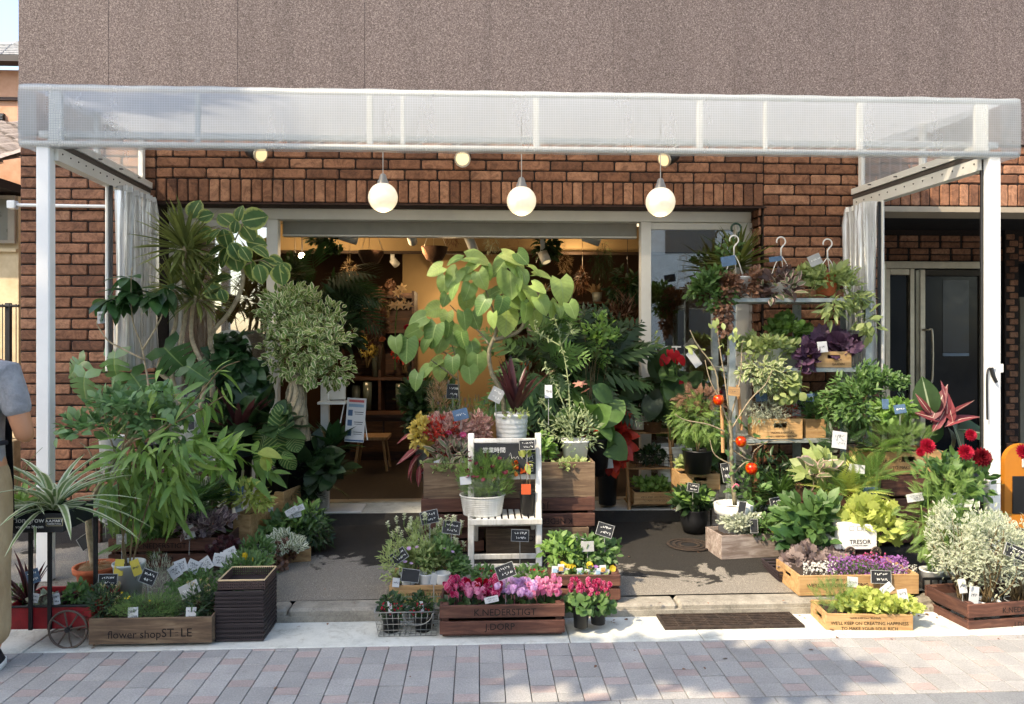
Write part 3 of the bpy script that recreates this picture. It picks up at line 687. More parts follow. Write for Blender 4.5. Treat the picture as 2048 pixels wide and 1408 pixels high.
MB().ball(q, .035, 12, 8).build('bulb', EB, bl, True); MB().tube([q + Vector((0, 0, .03)), (q.x, q.y, IZ1)], .006, 6).build('cord', M['black'], bl); plamp(q + Vector((0, -.08, 0)), 3.5)
q0, q1 = P(560, 455, 3.0), P(640, 455, 3.0)
ls = tag(MB().box((q0.x, 2.9, IZ1-.2), (q1.x, 3.3, IZ1-.16)).build('strip_lamp', emit('strip glow', (1, .83, .55, 1), .5)), 'glowing ceiling strip light at the left of the doorway', 'ceiling light'); 
q0, q1 = P(1228, 457, 3.0), P(1282, 457, 3.0)
tag(MB().box((q0.x, 2.9, IZ1-.2), (q1.x+.1, 3.3, IZ1-.16)).build('strip_lamp', MATS.get('x') or bpy.data.materials['strip glow']), 'glowing ceiling strip light at the right of the doorway', 'ceiling light')
tk = tag(MB().box((fm1+.05, 2.98, IZ1-.16), (fm2-.05, 3.02, IZ1-.13)).build('light_track', M['white']), 'white ceiling light track across the shop', 'light track')
def spot(px, py, Y, ax, ln, lab, e=0, mat=None, r=.04):
    c = P(px, py, Y); t_ = thing('track_spotlight', lab, 'spotlight', c, 'spotlights on the ceiling track'); a = Vector(ax).normalized(); b = c + a*ln
    MB().tube([c - a*.001, c, b, b + a*.001], [r*.6, r, r, r*.9], 16).build('housing', mat or M['white'], t_, True); MB().tube([b + a*.0012, b + a*.002], r*.8, 16).build('lamp_face', EG, t_)
    MB().box((c.x-.02, Y-.015, c.z), (c.x+.02, Y+.015, IZ1-.161)).build('mount', mat or M['white'], t_)
    if e: slamp(b + a*.01, a, e*.4)
spot(678, 470, 3.0, (.9, .3, -.25), .16, 'white tube spotlight at the left of the track pointing right', 40); spot(821, 468, 3.0, (.1, .8, -.45), .12, 'white spotlight seen end on left of the hanging baskets', 60)
spot(935, 470, 3.0, (.35, .3, -.8), .15, 'white tube spotlight slanting down above the heart leaved tree', 30); spot(1167, 473, 3.0, (.9, .1, -.3), .15, 'white tube spotlight near the right end of the track', 30)
spot(1085, 505, 3.2, (.3, -.3, -.8), .10, 'white bell spotlight hanging below the track', 12, None, .045); spot(785, 520, 4.7, (.5, .5, -.6), .08, 'tiny spotlight far back in the shop', 20)
plamp((P(900, 560, 5.2).x, 5.2, 1.9), 2.2, .06); plamp((P(1150, 500, 4.4).x, 4.4, 2.2), 4.0, .06); plamp((P(700, 480, 4.0).x, 4.0, 2.3), 4.5, .06)
def hang_basket(px, py, Y, w_, lab):
    s = S(px, Y); c = P(px, py, Y); r = w_*s/2; t_ = thing('hanging_basket', lab, 'hanging basket', c, 'woven baskets hanging in the shop')
    wk = rough_mat('woven wicker', hx('2b1a10'), hx('59381f'), 60, .9, .6, .01, stretch=(1, 1, 5))
    MB().lathe([(.02, -r*1.15), (r*.6, -r*.95), (r*.9, -r*.4), (r, 0), (r*.96, 0), (r*.8, -.3*r)], c, 20).build('bowl', wk, t_, True)
    mb = MB()
    for k in range(3): a = k*2.1+.5; mb.tube([(c.x+r*math.cos(a), c.y+r*math.sin(a), c.z), (c.x, c.y, IZ1-.13)], .003, 4)
    mb.build('chain', M['steel'], t_, kind='stuff')
hang_basket(742, 502, 3.3, 52, 'dark woven hanging basket left in the doorway'); hang_basket(869, 494, 3.3, 54, 'brown woven hanging basket right of the dark one')
# ------------------------------------------------------------------ entrance recess at the right
er = thing('entrance', 'dark recessed entrance with steel framed glass door beside the shop', 'entrance', (XE0+.9, 3.2, 0)); YD = 4.6
MB().box((XE0-.25, YW+.302, 0), (XE0-.001, YD+.3, 2.9)).build('side_wall', mortar, er); MB().box((XE0, YW+.302, 2.6), (XR, YD+1.5, 2.7)).build('ceiling', M['dark'], er)
dz = P(1800, 527, YD).z; MB().box((XE0, YD+.02, dz+.02), (XR, YD+.2, 2.598)).build('back_wall', mortar, er)
lst = []; jz = dz + .03
while jz < 2.53:
    x = XE0 + (.12 if len(lst) % 2 else 0)
    for k in range(10): lst.append((0, 0, .95, 0, .9, k, (P(1766, 0, YD).x - .3 + k*.24 + (.12 if int(jz*1000) % 2 else 0), YD + .006, jz + .035)))
    jz += .0725
pr = P(2006, 0, YD).x
for j in range(33):
    for k in range(1): lst.append((0, 0, .42, 0, .9, j, (pr + .06 + (.04 if j % 2 else 0), YD - .04, .2 + j*.0725)))
join_bricks(lst, er, 'brick_field'); MB().box((pr, YD-.03, 0), (pr+.16, YD+.02, 2.595)).build('pier', mortar, er)
dx0, dxm, dxm2, dx1 = P(1766, 0, YD).x, P(1815, 0, YD).x, P(1833, 0, YD).x, P(1968, 0, YD).x
for a, e in (((dx0, YD-.05, .12), (dx0+.055, YD+.03, dz-.06)), ((dxm, YD-.05, .12), (dxm+.052, YD+.03, dz-.06)), ((dxm2+.006, YD-.06, .14), (dxm2+.066, YD+.03, dz-.07)), ((dx1-.06, YD-.05, .12), (dx1, YD+.03, dz-.06)), ((dx0, YD-.055, dz-.059), (dx1, YD+.03, dz+.02)), ((dx0+.056, YD-.045, dz-.13), (dxm-.001, YD+.02, dz-.061))):
    MB().box(a, e, .004).build('frame_bar', M['steel'], er)
MB().box((dxm2+.067, YD-.055, dz-.14), (dx1-.061, YD+.02, dz-.071), .004).build('door_rail', plain('dark bronze', hx('3a342b'), .4, .6), er)
dgl = plain('dark door glass', hx('0c0e12'), .15, 0, .25, .1)
MB().box((dx0+.056, YD-.01, .12), (dxm-.001, YD+.01, dz-.131)).build('side_pane', dgl, er); MB().box((dxm2+.067, YD-.01, .14), (dx1-.061, YD+.01, dz-.141)).build('door_pane', dgl, er)
hxx = dxm2 + .085; z1, z0 = P(1840, 660, YD-.1).z, P(1840, 763, YD-.1).z
MB().tube(smooth_path([(hxx-.045, YD-.06, z1), (hxx-.02, YD-.11, z1), (hxx+.02, YD-.12, z1-.03), (hxx+.02, YD-.12, z0+.03), (hxx-.02, YD-.11, z0), (hxx-.045, YD-.06, z0)], 4), .011, 8).build('door_handle', M['steel'], er, True)
q = P(1910, 610, YD+.4); 
MB().box((P(1884, 0, YD).x, YD-.0145, P(1910, 705, YD).z), (P(1936, 0, YD).x, YD-.0105, P(1910, 560, YD).z)).build('notice', plain('dark notice glass', hx('1e232b'), .2), er)
MB().box((P(1884, 0, YD).x, YD-.018, P(1910, 712, YD).z), (P(1936, 0, YD).x, YD-.0105, P(1910, 706, YD).z)).build('notice_rail', plain('blue grey rail', hx('6d7f92'), .4), er)
MB().box((XE0-.2, YW-.001+.305, .0), (XR, YD+1.6, .118)).build('floor', plain('entrance floor', hx('55524c'), .6), er)
MB().box((dx0, YD+.5, .12), (XR, YD+.6, ZL)).build('hall_wall', M['dark'], er)
fz = thing('slatted_fence', 'pale slatted fence behind the entrance at the right edge', 'fence', (pr+.4, YD+.9, .1))
for k in range(5): MB().box((pr+.19+k*.11, YD-.01, .12), (pr+.27+k*.11, YD+.01, P(2035, 600, YD).z), .003).build('slat', plain('fence beige', hx('7d7565'), .8), fz)
for py in (598, 692, 790): z = P(2035, py, YD).z; MB().box((pr+.17, YD-.03, z-.02), (pr+.8, YD-.0105, z+.02), .003).build('rail', plain('fence beige', hx('7d7565'), .8), fz)
# ------------------------------------------------------------------ awning
YA = .72; AX0, AX1 = P(38, 0, YA).x, P(2040, 0, YA).x; AZ0, AZ1 = 2.462, 2.795
aw = thing('awning', 'white framed awning with translucent mesh fascia over the shop', 'awning', ((AX0+AX1)/2, YA, 0))
def meshfab(name, alpha, grid=True, c=(.86, .88, .88, 1), trl=.5):
    m, t, b, o = newmat(name); v = coords(t, 'World'); sx = t.nodes.new('ShaderNodeSeparateXYZ'); t.links.new(v, sx.inputs[0])
    df = t.nodes.new('ShaderNodeBsdfDiffuse'); df.inputs[0].default_value = c; tl = t.nodes.new('ShaderNodeBsdfTranslucent'); tl.inputs[0].default_value = c; tr = t.nodes.new('ShaderNodeBsdfTransparent')
    m1 = t.nodes.new('ShaderNodeMixShader'); m1.inputs[0].default_value = trl; t.links.new(df.outputs[0], m1.inputs[1]); t.links.new(tl.outputs[0], m1.inputs[2])
    gl = t.nodes.new('ShaderNodeBsdfGlossy'); gl.inputs['Roughness'].default_value = .25; m3 = t.nodes.new('ShaderNodeMixShader'); m3.inputs[0].default_value = .06; t.links.new(m1.outputs[0], m3.inputs[1]); t.links.new(gl.outputs[0], m3.inputs[2])
    m2 = t.nodes.new('ShaderNodeMixShader'); t.links.new(tr.outputs[0], m2.inputs[1]); t.links.new(m3.outputs[0], m2.inputs[2])
    if grid:
        p = .0135
        def ln(k): return mth(t, 'LESS_THAN', mth(t, 'FRACT', mth(t, 'DIVIDE', sx.outputs[k], p)), .2)
        gr = mth(t, 'MAXIMUM', ln(0), ln(2)); al = mth(t, 'MULTIPLY_ADD', gr, .12, alpha)
        t.links.new(mth(t, 'ADD', al, mth(t, 'MULTIPLY_ADD', noise(t, 2.2, 6, .65, coords(t, 'World', (3, 3, .7))), (.16), -.08)), m2.inputs[0])
    else: m2.inputs[0].default_value = alpha
    t.links.new(m2.outputs[0], o.inputs[0]); return m
FAB = meshfab('mesh vinyl', .45, True, (.45, .49, .50, 1)); ROOF = meshfab('roof vinyl', .86, False, (.40, .43, .46, 1), .7)
# fascia: wrapped sheet, sagging a little between its rails
mb = MB(); n = 60
prof = [(YA+.10, AZ1+.004), (YA+.03, AZ1+.012), (YA-.004, AZ1-.004), (YA-.012, AZ1-.05), (YA-.014, (AZ0+AZ1)/2), (YA-.012, AZ0+.06), (YA-.008, AZ0+.012), (YA+.004, AZ0-.004), (YA+.05, AZ0-.006)]
vs = []; fs = []
for i in range(n+1):
    x = lerp(AX0, AX1, i/n); w_ = .004*math.sin(i*1.9) + .003*math.sin(i*.73)
    for j, (y, z) in enumerate(prof): vs.append((x, y + (w_ if 2 < j < 6 else 0), z + w_*.5))
k = len(prof)
for i in range(n):
    for j in range(k-1): a = i*k+j; fs.append((a, a+1, a+k+1, a+k))
mb.add(vs, fs).build('fascia_sheet', FAB, aw, True)
for x in (AX0, AX1): MB().quad((x, YA, AZ0), (x, YA+.16, AZ0), (x, YA+.16, AZ1), (x, YA, AZ1)).build('end_sheet', FAB, aw)
for z, r in ((AZ1-.012, .02), (AZ0+.016, .02)): MB().tube([(AX0+.004, YA+.022, z), (AX1-.004, YA+.022, z)], r*.8, 10).build('fascia_rail', M['white'], aw, True)
MB().box((AX0+.01, YA+.16, AZ0+.085), (AX1-.01, YA+.19, AZ0+.125), .004).build('inner_rail', M['white'], aw)
for px, wd in ((112, 13), (395, 5), (740, 6), (806, 4), (1073, 6), (1400, 6), (1531, 4), (1720, 6), (1962, 14)):
    x = P(px, 0, YA+.02).x; ww = wd*S(px, YA); MB().box((x-ww, YA+.012, AZ0+.03), (x+ww, YA+.035, AZ1-.03), .003).build('upright', M['white'], aw)
lat = MB(); k = 44
for i in range(k):
    xa = lerp(AX0+.3, AX1-.3, i/k); xb = lerp(AX0+.3, AX1-.3, (i+.55)/k)
    lat.tube([(xa, YA+.12, AZ0+.05), (xb, YA+.12, AZ0+.082)], .003, 4)
lat.tube([(AX0+.3, YA+.12, AZ0+.05), (AX1-.3, YA+.12, AZ0+.05)], .0045, 4); lat.build('lattice', M['white'], aw, kind='stuff')
pxl, pxr = P(88, 0, .75).x, P(1987, 0, .75).x
for x in (pxl, pxr): MB().box((x-.036, .735, gz(.75)), (x+.036, .80, AZ0+.03), .006).build('post', plain('bright white enamel', hx('e6e6e2'), .35, var=.04), aw)
MB().box((pxr-.052, .78, gz(.8)), (pxr-.037, .795, AZ0), .002).build('post_channel', M['black'], aw)
bxl, bxr = P(292, 0, YW-.03).x, P(1714, 0, YW-.03).x
zb0, zb1 = 2.50, 2.47
def beam(xa, xb, sg):
    def q(x, y, z): return (x, y, z)
    ya, yb = YA+.06, YW-.03
    def slab(w0, w1, za, zb_, name, mat):
        mb = MB(); v = []
        for (y, x) in ((ya, xa), (yb, xb)):
            dz_ = -.03*(y-ya)/(yb-ya)
            v += [(x+sg*w0, y, za+dz_), (x+sg*w1, y, za+dz_), (x+sg*w1, y, zb_+dz_), (x+sg*w0, y, zb_+dz_)]
        mb.add(v, [(0, 1, 2, 3), (7, 6, 5, 4), (0, 4, 5, 1), (1, 5, 6, 2), (2, 6, 7, 3), (3, 7, 4, 0)]); return mb.build(name, mat, aw)
    slab(-.03, .03, 2.395, 2.47, 'side_beam', M['alu']); slab(-.022, .035, 2.472, 2.50, 'dark_seal', plain('dark gasket', hx('4b443d'), .6)); slab(-.03, .045, 2.502, 2.545, 'upper_rail', M['alu'])
    for i in range(14):
        f = (i+.5)/14; y = lerp(ya, yb, f); x = lerp(xa, xb, f) + sg*.0305; MB().ball((x, y, 2.44 - .03*f), .0055, 6, 4).build('bolt', plain('dark bolt', hx('4a4a46'), .4, .6), aw)
    for i in range(4): f = (i+.6)/4.4; y = lerp(ya, yb, f); x = lerp(xa, xb, f); MB().tube([(x-.02, y, 2.507), (x+sg*.07, y-.02, 2.50)], .004, 5).build('clip', M['black'], aw)
    # cloth side panel above the beam
    MB().quad((xa - sg*.02, ya, 2.55), (xb - sg*.02, yb, 2.52), (xb - sg*.02, yb, 2.84), (xa - sg*.02, ya, 2.78)).build('side_sheet', FAB, aw)
    for f in (.45, .98): y = lerp(ya, yb, f); x = lerp(xa, xb, f) - sg*.02; MB().box((x-.015, y-.02, 2.53), (x+.015, y+.02, 2.83)).build('side_upright', M['white'], aw)
beam(pxl+.03, bxl, 1); beam(pxr-.03, bxr, -1)
MB().quad((AX0+.02, YA+.1, AZ1+.002), (AX1-.02, YA+.1, AZ1+.002), (AX1-.02, YW-.03, 2.85), (AX0+.02, YW-.03, 2.85)).build('roof_sheet', ROOF, aw)
# clear vinyl curtains gathered along the beams
def vinyl():
    m, t, b, o = newmat('clear vinyl'); v = coords(t, 'World', (1, 1, .06)); gl = t.nodes.new('ShaderNodeBsdfGlossy'); gl.inputs['Roughness'].default_value = .12
    df = t.nodes.new('ShaderNodeBsdfDiffuse'); df.inputs[0].default_value = (.72, .72, .70, 1); tr = t.nodes.new('ShaderNodeBsdfTransparent'); tr.inputs[0].default_value = (.93, .93, .91, 1)
    a = t.nodes.new('ShaderNodeMixShader'); a.inputs[0].default_value = .35; t.links.new(df.outputs[0], a.inputs[1]); t.links.new(gl.outputs[0], a.inputs[2])
    c = t.nodes.new('ShaderNodeMixShader'); t.links.new(ramp(t, [(.35, (.38, .38, .38, 1)), (.65, (.85, .85, .85, 1))], noise(t, 40, 4, .6, v)), c.inputs[0]); t.links.new(tr.outputs[0], c.inputs[1]); t.links.new(a.outputs[0], c.inputs[2]); t.links.new(c.outputs[0], o.inputs[0]); return m
VN = vinyl()
def curtain(x0, y0, x1, y1, z0, z1, lab, sg):
    c = thing('vinyl_curtain', lab, 'curtain', (x0, (y0+y1)/2, z0)); mb = MB(); n = 90; vs = []; fs = []; zs = [z0, z0+.3, (z0+z1)/2, z1-.12, z1]
    for i in range(n+1):
        f = i/n; x = lerp(x0, x1, f); y = lerp(y0, y1, f); a = .042*math.sin(f*52) + .014*math.sin(f*131+1)
        for j, z in enumerate(zs): vs.append((x + a*(1+.25*math.sin(j*2+f*9)), y + .02*math.sin(f*52+1.3+j*.3), z))
    k = len(zs)
    for i in range(n):
        for j in range(k-1): q = i*k+j; fs.append((q, q+1, q+k+1, q+k))
    mb.add(vs, fs).build('sheet', VN, c, True)
    hd = MB()
    for i in range(n):
        a, b = vs[i*k+k-1], vs[(i+1)*k+k-1]; hd.quad((a[0], a[1], a[2]-.035), (b[0], b[1], b[2]-.035), b, a)
    hd.build('header_tape', M['white'], c)
    MB().tube([(x0 - sg*.07, y0-.02, z0), (x0 - sg*.07, y0-.02, z1)], .012, 8).build('edge_rod', M['alu'], c); MB().box((x0-sg*.045-.008, y0-.03, z0), (x0-sg*.045+.008, y0-.014, z1-.01)).build('dark_strip', M['black'], c)
q = P(250, 730, 1.5); curtain(P(240, 0, 1.42).x, 1.42, P(306, 0, 1.92).x, 1.92, P(300, 735, 1.9).z, 2.39, 'gathered clear vinyl curtain hanging at the left end of the awning', 1)
curtain(P(1742, 0, 1.60).x, 1.60, P(1700, 0, 1.94).x, 1.94, P(1730, 760, 1.9).z, 2.36, 'gathered clear vinyl curtain hanging at the right end of the awning', -1)
q = P(1978, 735, .74); sb = thing('strap_buckle', 'black strap and white buckle fixed on the right awning post', 'strap', q)
MB().box((pxr-.045, .722, q.z-.01), (pxr-.005, .734, q.z+.03), .003).build('buckle', M['white'], sb); MB().box((pxr+.037, .74, q.z-.03), (pxr+.055, .76, q.z+.02), .003).build('catch', M['white'], sb)
MB().tube(smooth_path([(pxr-.03, .728, q.z), (pxr-.06, .72, q.z-.04), (pxr-.058, .72, q.z-.30)], 4), .006, 6).build('cord', M['black'], sb); MB().tube([(pxr-.03, .728, q.z), (pxr-.02, .722, q.z-.05), (pxr-.003, .72, q.z-.085)], [.012, .011, .009], 8).build('strap_end', M['black'], sb)
# lamps under the awning
GLB = emit('opal glass', (1, .80, .48, 1), .17); GLB.node_tree.nodes['Principled BSDF'].inputs['Base Color'].default_value = (.8, .78, .72, 1); GLB.node_tree.nodes['Principled BSDF'].inputs['Roughness'].default_value = .25
for px, py, lab in ((766, 395, 'left'), (1043, 402, 'middle'), (1321, 404, 'right')):
    Y = 1.2; c = P(px, py, Y); r = 29.5*S(px, Y); t_ = thing('globe_lamp', f'{lab} one of the three lit opal globe lamps under the awning', 'globe lamp', c, 'globe lamps in a row')
    MB().ball(c, r, 28, 18).build('globe', GLB, t_, True)
    MB().lathe([(.012, .055), (.02, .045), (.026, .02), (.032, .012), (.036, -.006), (.038, -.01)], (c.x, c.y, c.z+r), 16).build('holder', plain('grey cap', hx('8d8d8b'), .4, .5), t_, True)
    MB().tube([(c.x, c.y, c.z+r+.05), (c.x, c.y, AZ1)], .003, 5).build('cable', plain('grey cable', hx('b5b3ad'), .6), t_); plamp((c.x, c.y-.0, c.z-r-.03), .8, .08)
def wallspot(px, py, ax, lab):
    Y = 1.8; c = P(px, py, Y); t_ = thing('wall_spotlight', lab, 'wall spotlight', c, 'spotlights fixed on the brick wall'); a = Vector(ax).normalized()
    MB().tube([c - a*.15, c - a*.10, c - a*.03, c], [.025, .05, .056, .056], 18).build('housing', M['black'] if px != 925 else M['white'], t_, True); MB().tube([c - a*.004, c + a*.015], [.0555, .057], 18).build('rim', M['steel'], t_); MB().tube([c + a*.0155, c + a*.017], .046, 18).build('lamp_face', EG, t_)
    MB().tube([c - a*.07, (c.x - a.x*.1, YW-.004, c.z+.05)], .014, 8).build('arm', M['black'], t_)
wallspot(520, 308, (.72, -.5, -.35), 'black wall spotlight at the left below the awning facing out'); wallspot(925, 318, (0, -1, -.12), 'silver rimmed wall spotlight seen face on between the globe lamps'); wallspot(1330, 318, (-.75, -.45, -.4), 'wall spotlight turned left behind the right globe lamp')
q0, q1 = P(28, 410, YW-.03), P(220, 413, YW-.03); pp = thing('wall_pipe', 'thin white conduit running along the brick wall at the left', 'pipe', q0)
MB().tube([q0, q1], .012, 8).build('pipe', M['white'], pp); MB().box((q0.x-.035, YW-.06, q0.z-.028), (q0.x+.02, YW-.005, q0.z+.028), .004).build('junction_box', M['white'], pp)
q0 = P(283, 290, YW-.02); tag(MB().tube([(q0.x, YW-.02, 2.5), (q0.x, YW-.02, 2.86)], .012, 8).build('down_pipe', plain('cream pipe', hx('c8c1a8'), .6)), 'short cream pipe on the brick beside the left awning beam', 'pipe')
# ------------------------------------------------------------------ neighbouring houses at the left
YN = 6.0; h1 = thing('neighbour_house', 'orange rendered house with grey tiled roof behind the left corner', 'house', P(-40, 900, YN))
org = rough_mat('orange render', hx('b98a6c'), hx('cfa58a'), 6, .9, .2); xa, xb = P(-420, 0, YN).x, P(60, 0, YN).x; zz = lambda py, Y=YN: P(20, py, Y).z
MB().box((xa, YN, 0), (xb+1.5, YN+4, zz(140))).build('wall', org, h1); MB().box((xa, YN-.04, zz(202)), (xb+1.5, YN-.001, zz(196))).build('string_course', plain('dark trim', hx('3c2a25'), .7), h1)
MB().box((xa-.2, YN-.28, zz(138)), (xb+1.6, YN-.10, zz(126))).build('gutter', plain('dark gutter', hx('2c2725'), .5), h1)
rt = rough_mat('grey roof tile', hx('6f7377'), hx('a5a9ac'), 20, .6, .3); rf = MB().quad((xa-.2, YN-.24, zz(126)), (xb+1.6, YN-.24, zz(126)), (xb+1.6, YN+2.2, zz(126)+1.1), (xa-.2, YN+2.2, zz(126)+1.1)).build('roof', rt, h1)
for j in range(9):
    y = YN - .24 + j*.27; z = zz(126) + (y-YN+.24)*.451
    for i in range(9): x = xb - 1.2 + i*.29 + (j % 2)*.14; m_ = MB(); m_.M = Matrix.Translation((x, y, z+.01)) @ Matrix.Rotation(math.atan(.451)-.06, 4, 'X'); m_.box((-.14, 0, 0), (.14, .3, .022), .006); m_.build('roof_tile', rt, rf)
sh_ = MB().box((xa, YN-.03, zz(282)), (xb-.3, YN-.001, zz(228))).build('shutter', plain('dark shutter', hx('23262a'), .5), h1)
for k in range(9): z = lerp(zz(280), zz(230), k/9); MB().box((xb-2.0, YN-.05, z), (xb-.3, YN-.031, z+.022)).build('shutter_slat', plain('shutter slat', hx('33383d'), .45), sh_)
Y2 = 3.6; h2 = thing('low_house', 'low beige house with clay tiled eaves at the left edge', 'house', P(-100, 900, Y2)); z2 = lambda py: P(20, py, Y2).z
bg = rough_mat('beige plaster', hx('b8a583'), hx('d0bf9c'), 7, .9, .2); x2 = P(37, 0, Y2).x
MB().box((x2-6, Y2, 0), (x2, Y2+1.9, z2(392))).build('wall', bg, h2); MB().box((x2-6, Y2-.45, z2(385)), (x2+.0, Y2+.2, z2(368))).build('soffit', plain('dark soffit', hx('241a14'), .9), h2)
MB().tube([(x2-5, Y2-.5, z2(352)), (x2-.005, Y2-.5, z2(363))], .045, 10).build('eave_gutter', plain('brown grey gutter', hx('9b938a'), .5), h2)
ct = rough_mat('old roof tile', hx('6b625c'), hx('a79d95'), 16, .8, .4); rr = MB().quad((x2-5, Y2-.5, z2(352)), (x2, Y2-.5, z2(352)), (x2, Y2+1.7, z2(352)+.95), (x2-5, Y2+1.7, z2(352)+.95)).build('roof', ct, h2)
for j in range(8):
    for i in range(7):
        x = x2 - .12 - i*.24; y = Y2 - .5 + j*.27; z = z2(352) + (y-Y2+.5)*.432
        m_ = MB(); m_.M = Matrix.Translation((x, y, z+.02)) @ Matrix.Rotation(.40-.08, 4, 'X'); n_ = 6; v_ = []
        for k in range(n_+1): a = -.115 + .23*k/n_; hgt = .045*math.cos(math.pi*k/n_) ; v_ += [(a, 0, hgt), (a, .31, hgt), (a, 0, hgt-.02)]
        f_ = []
        for k in range(n_): q = 3*k; f_ += [(q, q+3, q+4, q+1), (q+2, q+5, q+3, q)]
        m_.add(v_, f_); m_.build('roof_tile', ct, rr)
MB().box((x2-1.4, Y2-.03, z2(482)), (x2-.05, Y2-.001, z2(400))).build('window', plain('window tint', hx('6c6a5c'), .3), h2)
for a, e in (((x2-1.45, Y2-.06, z2(488)), (x2-.0, Y2-.031, z2(482))), ((x2-1.45, Y2-.06, z2(400)), (x2-.0, Y2-.031, z2(393))), ((x2-.06, Y2-.06, z2(481.5)), (x2-.0, Y2-.031, z2(400.5)))): MB().box(a, e).build('window_frame', plain('frame wood', hx('8d8371'), .7), h2)
MB().box((x2-3, Y2-.04, z2(504)), (x2, Y2-.001, z2(498))).build('string_course', bg, h2)
Y3 = 3.0; fn = thing('metal_fence', 'dark iron and wire mesh fence on a low stone wall at the left', 'fence', P(-60, 900, Y3)); x3 = P(42, 0, Y3).x; z3 = lambda py: P(20, py, Y3).z
for x in (P(17, 0, Y3).x, P(17, 0, Y3).x-.75): MB().box((x-.02, Y3-.02, .3), (x+.02, Y3+.02, z3(606)), .003).build('post', M['blackmetal'], fn)
for py in (612, 845): MB().tube([(x3-1.6, Y3-.03, z3(py)), (x3, Y3-.03, z3(py))], .012, 6).build('rail', M['blackmetal'], fn)
for k in range(26): x = x3 - .01 - k*.055; MB().tube([(x, Y3-.05, z3(868)), (x, Y3-.05, z3(608))], .0035, 4).build('wire', M['blackmetal'], fn)
fw = thing('garden_wall', 'low weathered stone wall under the iron fence', 'wall', (x3-.8, Y3, 0)); gw = rough_mat('weathered stone', hx('7a6b52'), hx('a8977a'), 9, .95, .4, .02)
for j in range(2):
    for i in range(5): MB().box((x3-.42*(i+1)+.004-(.2*j), Y3-.1, .02+j*.27), (x3-.42*i-.004-(.2*j if i else 0), Y3+.1, .285+j*.27), .008).build('stone_block', gw, fw)
struct('neighbour_yard', MB().box((-9, 1.856, 0), (-5.001, 3.4, .125)), M['concrete'])
# ------------------------------------------------------------------ across the street (behind the viewer): white building, added tree for shade
wb = thing('white_building', 'plain white building across the street behind the viewer', 'building', (3, -13, 0))
MB().box((-3.5, -16, 0), (16, -12.6, 9)).build('wall', plain('white render', hx('dcdad2'), .9), wb)
for i in range(7):
    for j in range(3): MB().box((-2.6+i*2.6, -12.62, .9+j*2.8), (-1.2+i*2.6, -12.58, 2.5+j*2.8)).build('window', plain('far window', hx('30363c'), .2), wb)
nbk = thing('brown_building', 'brown building across the street behind the viewer at the left', 'building', (-12, -12, 0)); MB().box((-22, -16, 0), (-8.5, -12.0, 7)).build('wall', plain('tan render', hx('8d7f6c'), .9), nbk)
STL = leafmat('shade tree leaf', hx('3d5a1f'), hx('5d7a2c'))
def shade_tree(base, crowns, lab):
    t_ = thing('shade_tree', lab, 'tree', base); b = Vector(base); mb = MB()
    tops = [Vector(c[0]) for c in crowns]; m0 = sum(tops, Vector())/len(tops); fork = Vector((b.x, b.y, max(2.5, m0.z*.45)))
    mb.tube(smooth_path([b, (b.x+.05, b.y, fork.z*.5), fork], 3), rad(.17, .12, 7), 9); mb.build('trunk', M['greybark'], t_, True); br = MB()
    P_ = []; D_ = []
    for c, r, n in crowns:
        br.tube(smooth_path([fork, (fork+Vector(c))/2 + Vector((0, 0, .3)), c], 4), rad(.07, .015, 9), 6)
        d, p = ball_pts(n, .3); P_.append(np.array(c) + p*np.array(r)); D_.append(d)
    br.build('limb', M['greybark'], t_, True, kind='stuff'); Pp = np.concatenate(P_); D = np.concatenate(D_); n = len(Pp)
    o = cloud(t_, STL, 'oval', Pp, D + rv(n, .6), rv(n, 1) + [0, 0, .6], RNG.uniform(.16, .30, n), 'crown')
def along(p, t): return Vector(p) + SUN*t*1.5
def cr(p, t, r, n): return (tuple(along(p, t)), r, n)
SHADE_CROWNS = [cr((-2.9, 2.0, .7), 9.2, (.85, .7, .7), 800), cr((-2.9, 2.0, 1.75), 9.0, (.8, .6, .6), 700), cr((-2.3, .3, .2), 9.5, (1.5, 1.4, 1.2), 1500), cr((-1.0, .0, .0), 9.0, (1.0, .9, .9), 900), cr((-1.7, .9, 1.3), 9.6, (1.3, 1.2, 1.2), 1200), cr((-.45, -.1, .05), 8.6, (.55, .5, .5), 330), cr((.62, -.20, 0), 3.4, (.42, .06, .06), 200), cr((1.25, -.32, 0), 3.5, (.32, .05, .05), 110)]  # unseen crowns added along the sun direction to shade pier, left side and paving
shade_tree((-5.6, -4.2, -.05), SHADE_CROWNS, 'leafy tree added behind the viewer on the left to cast shade')
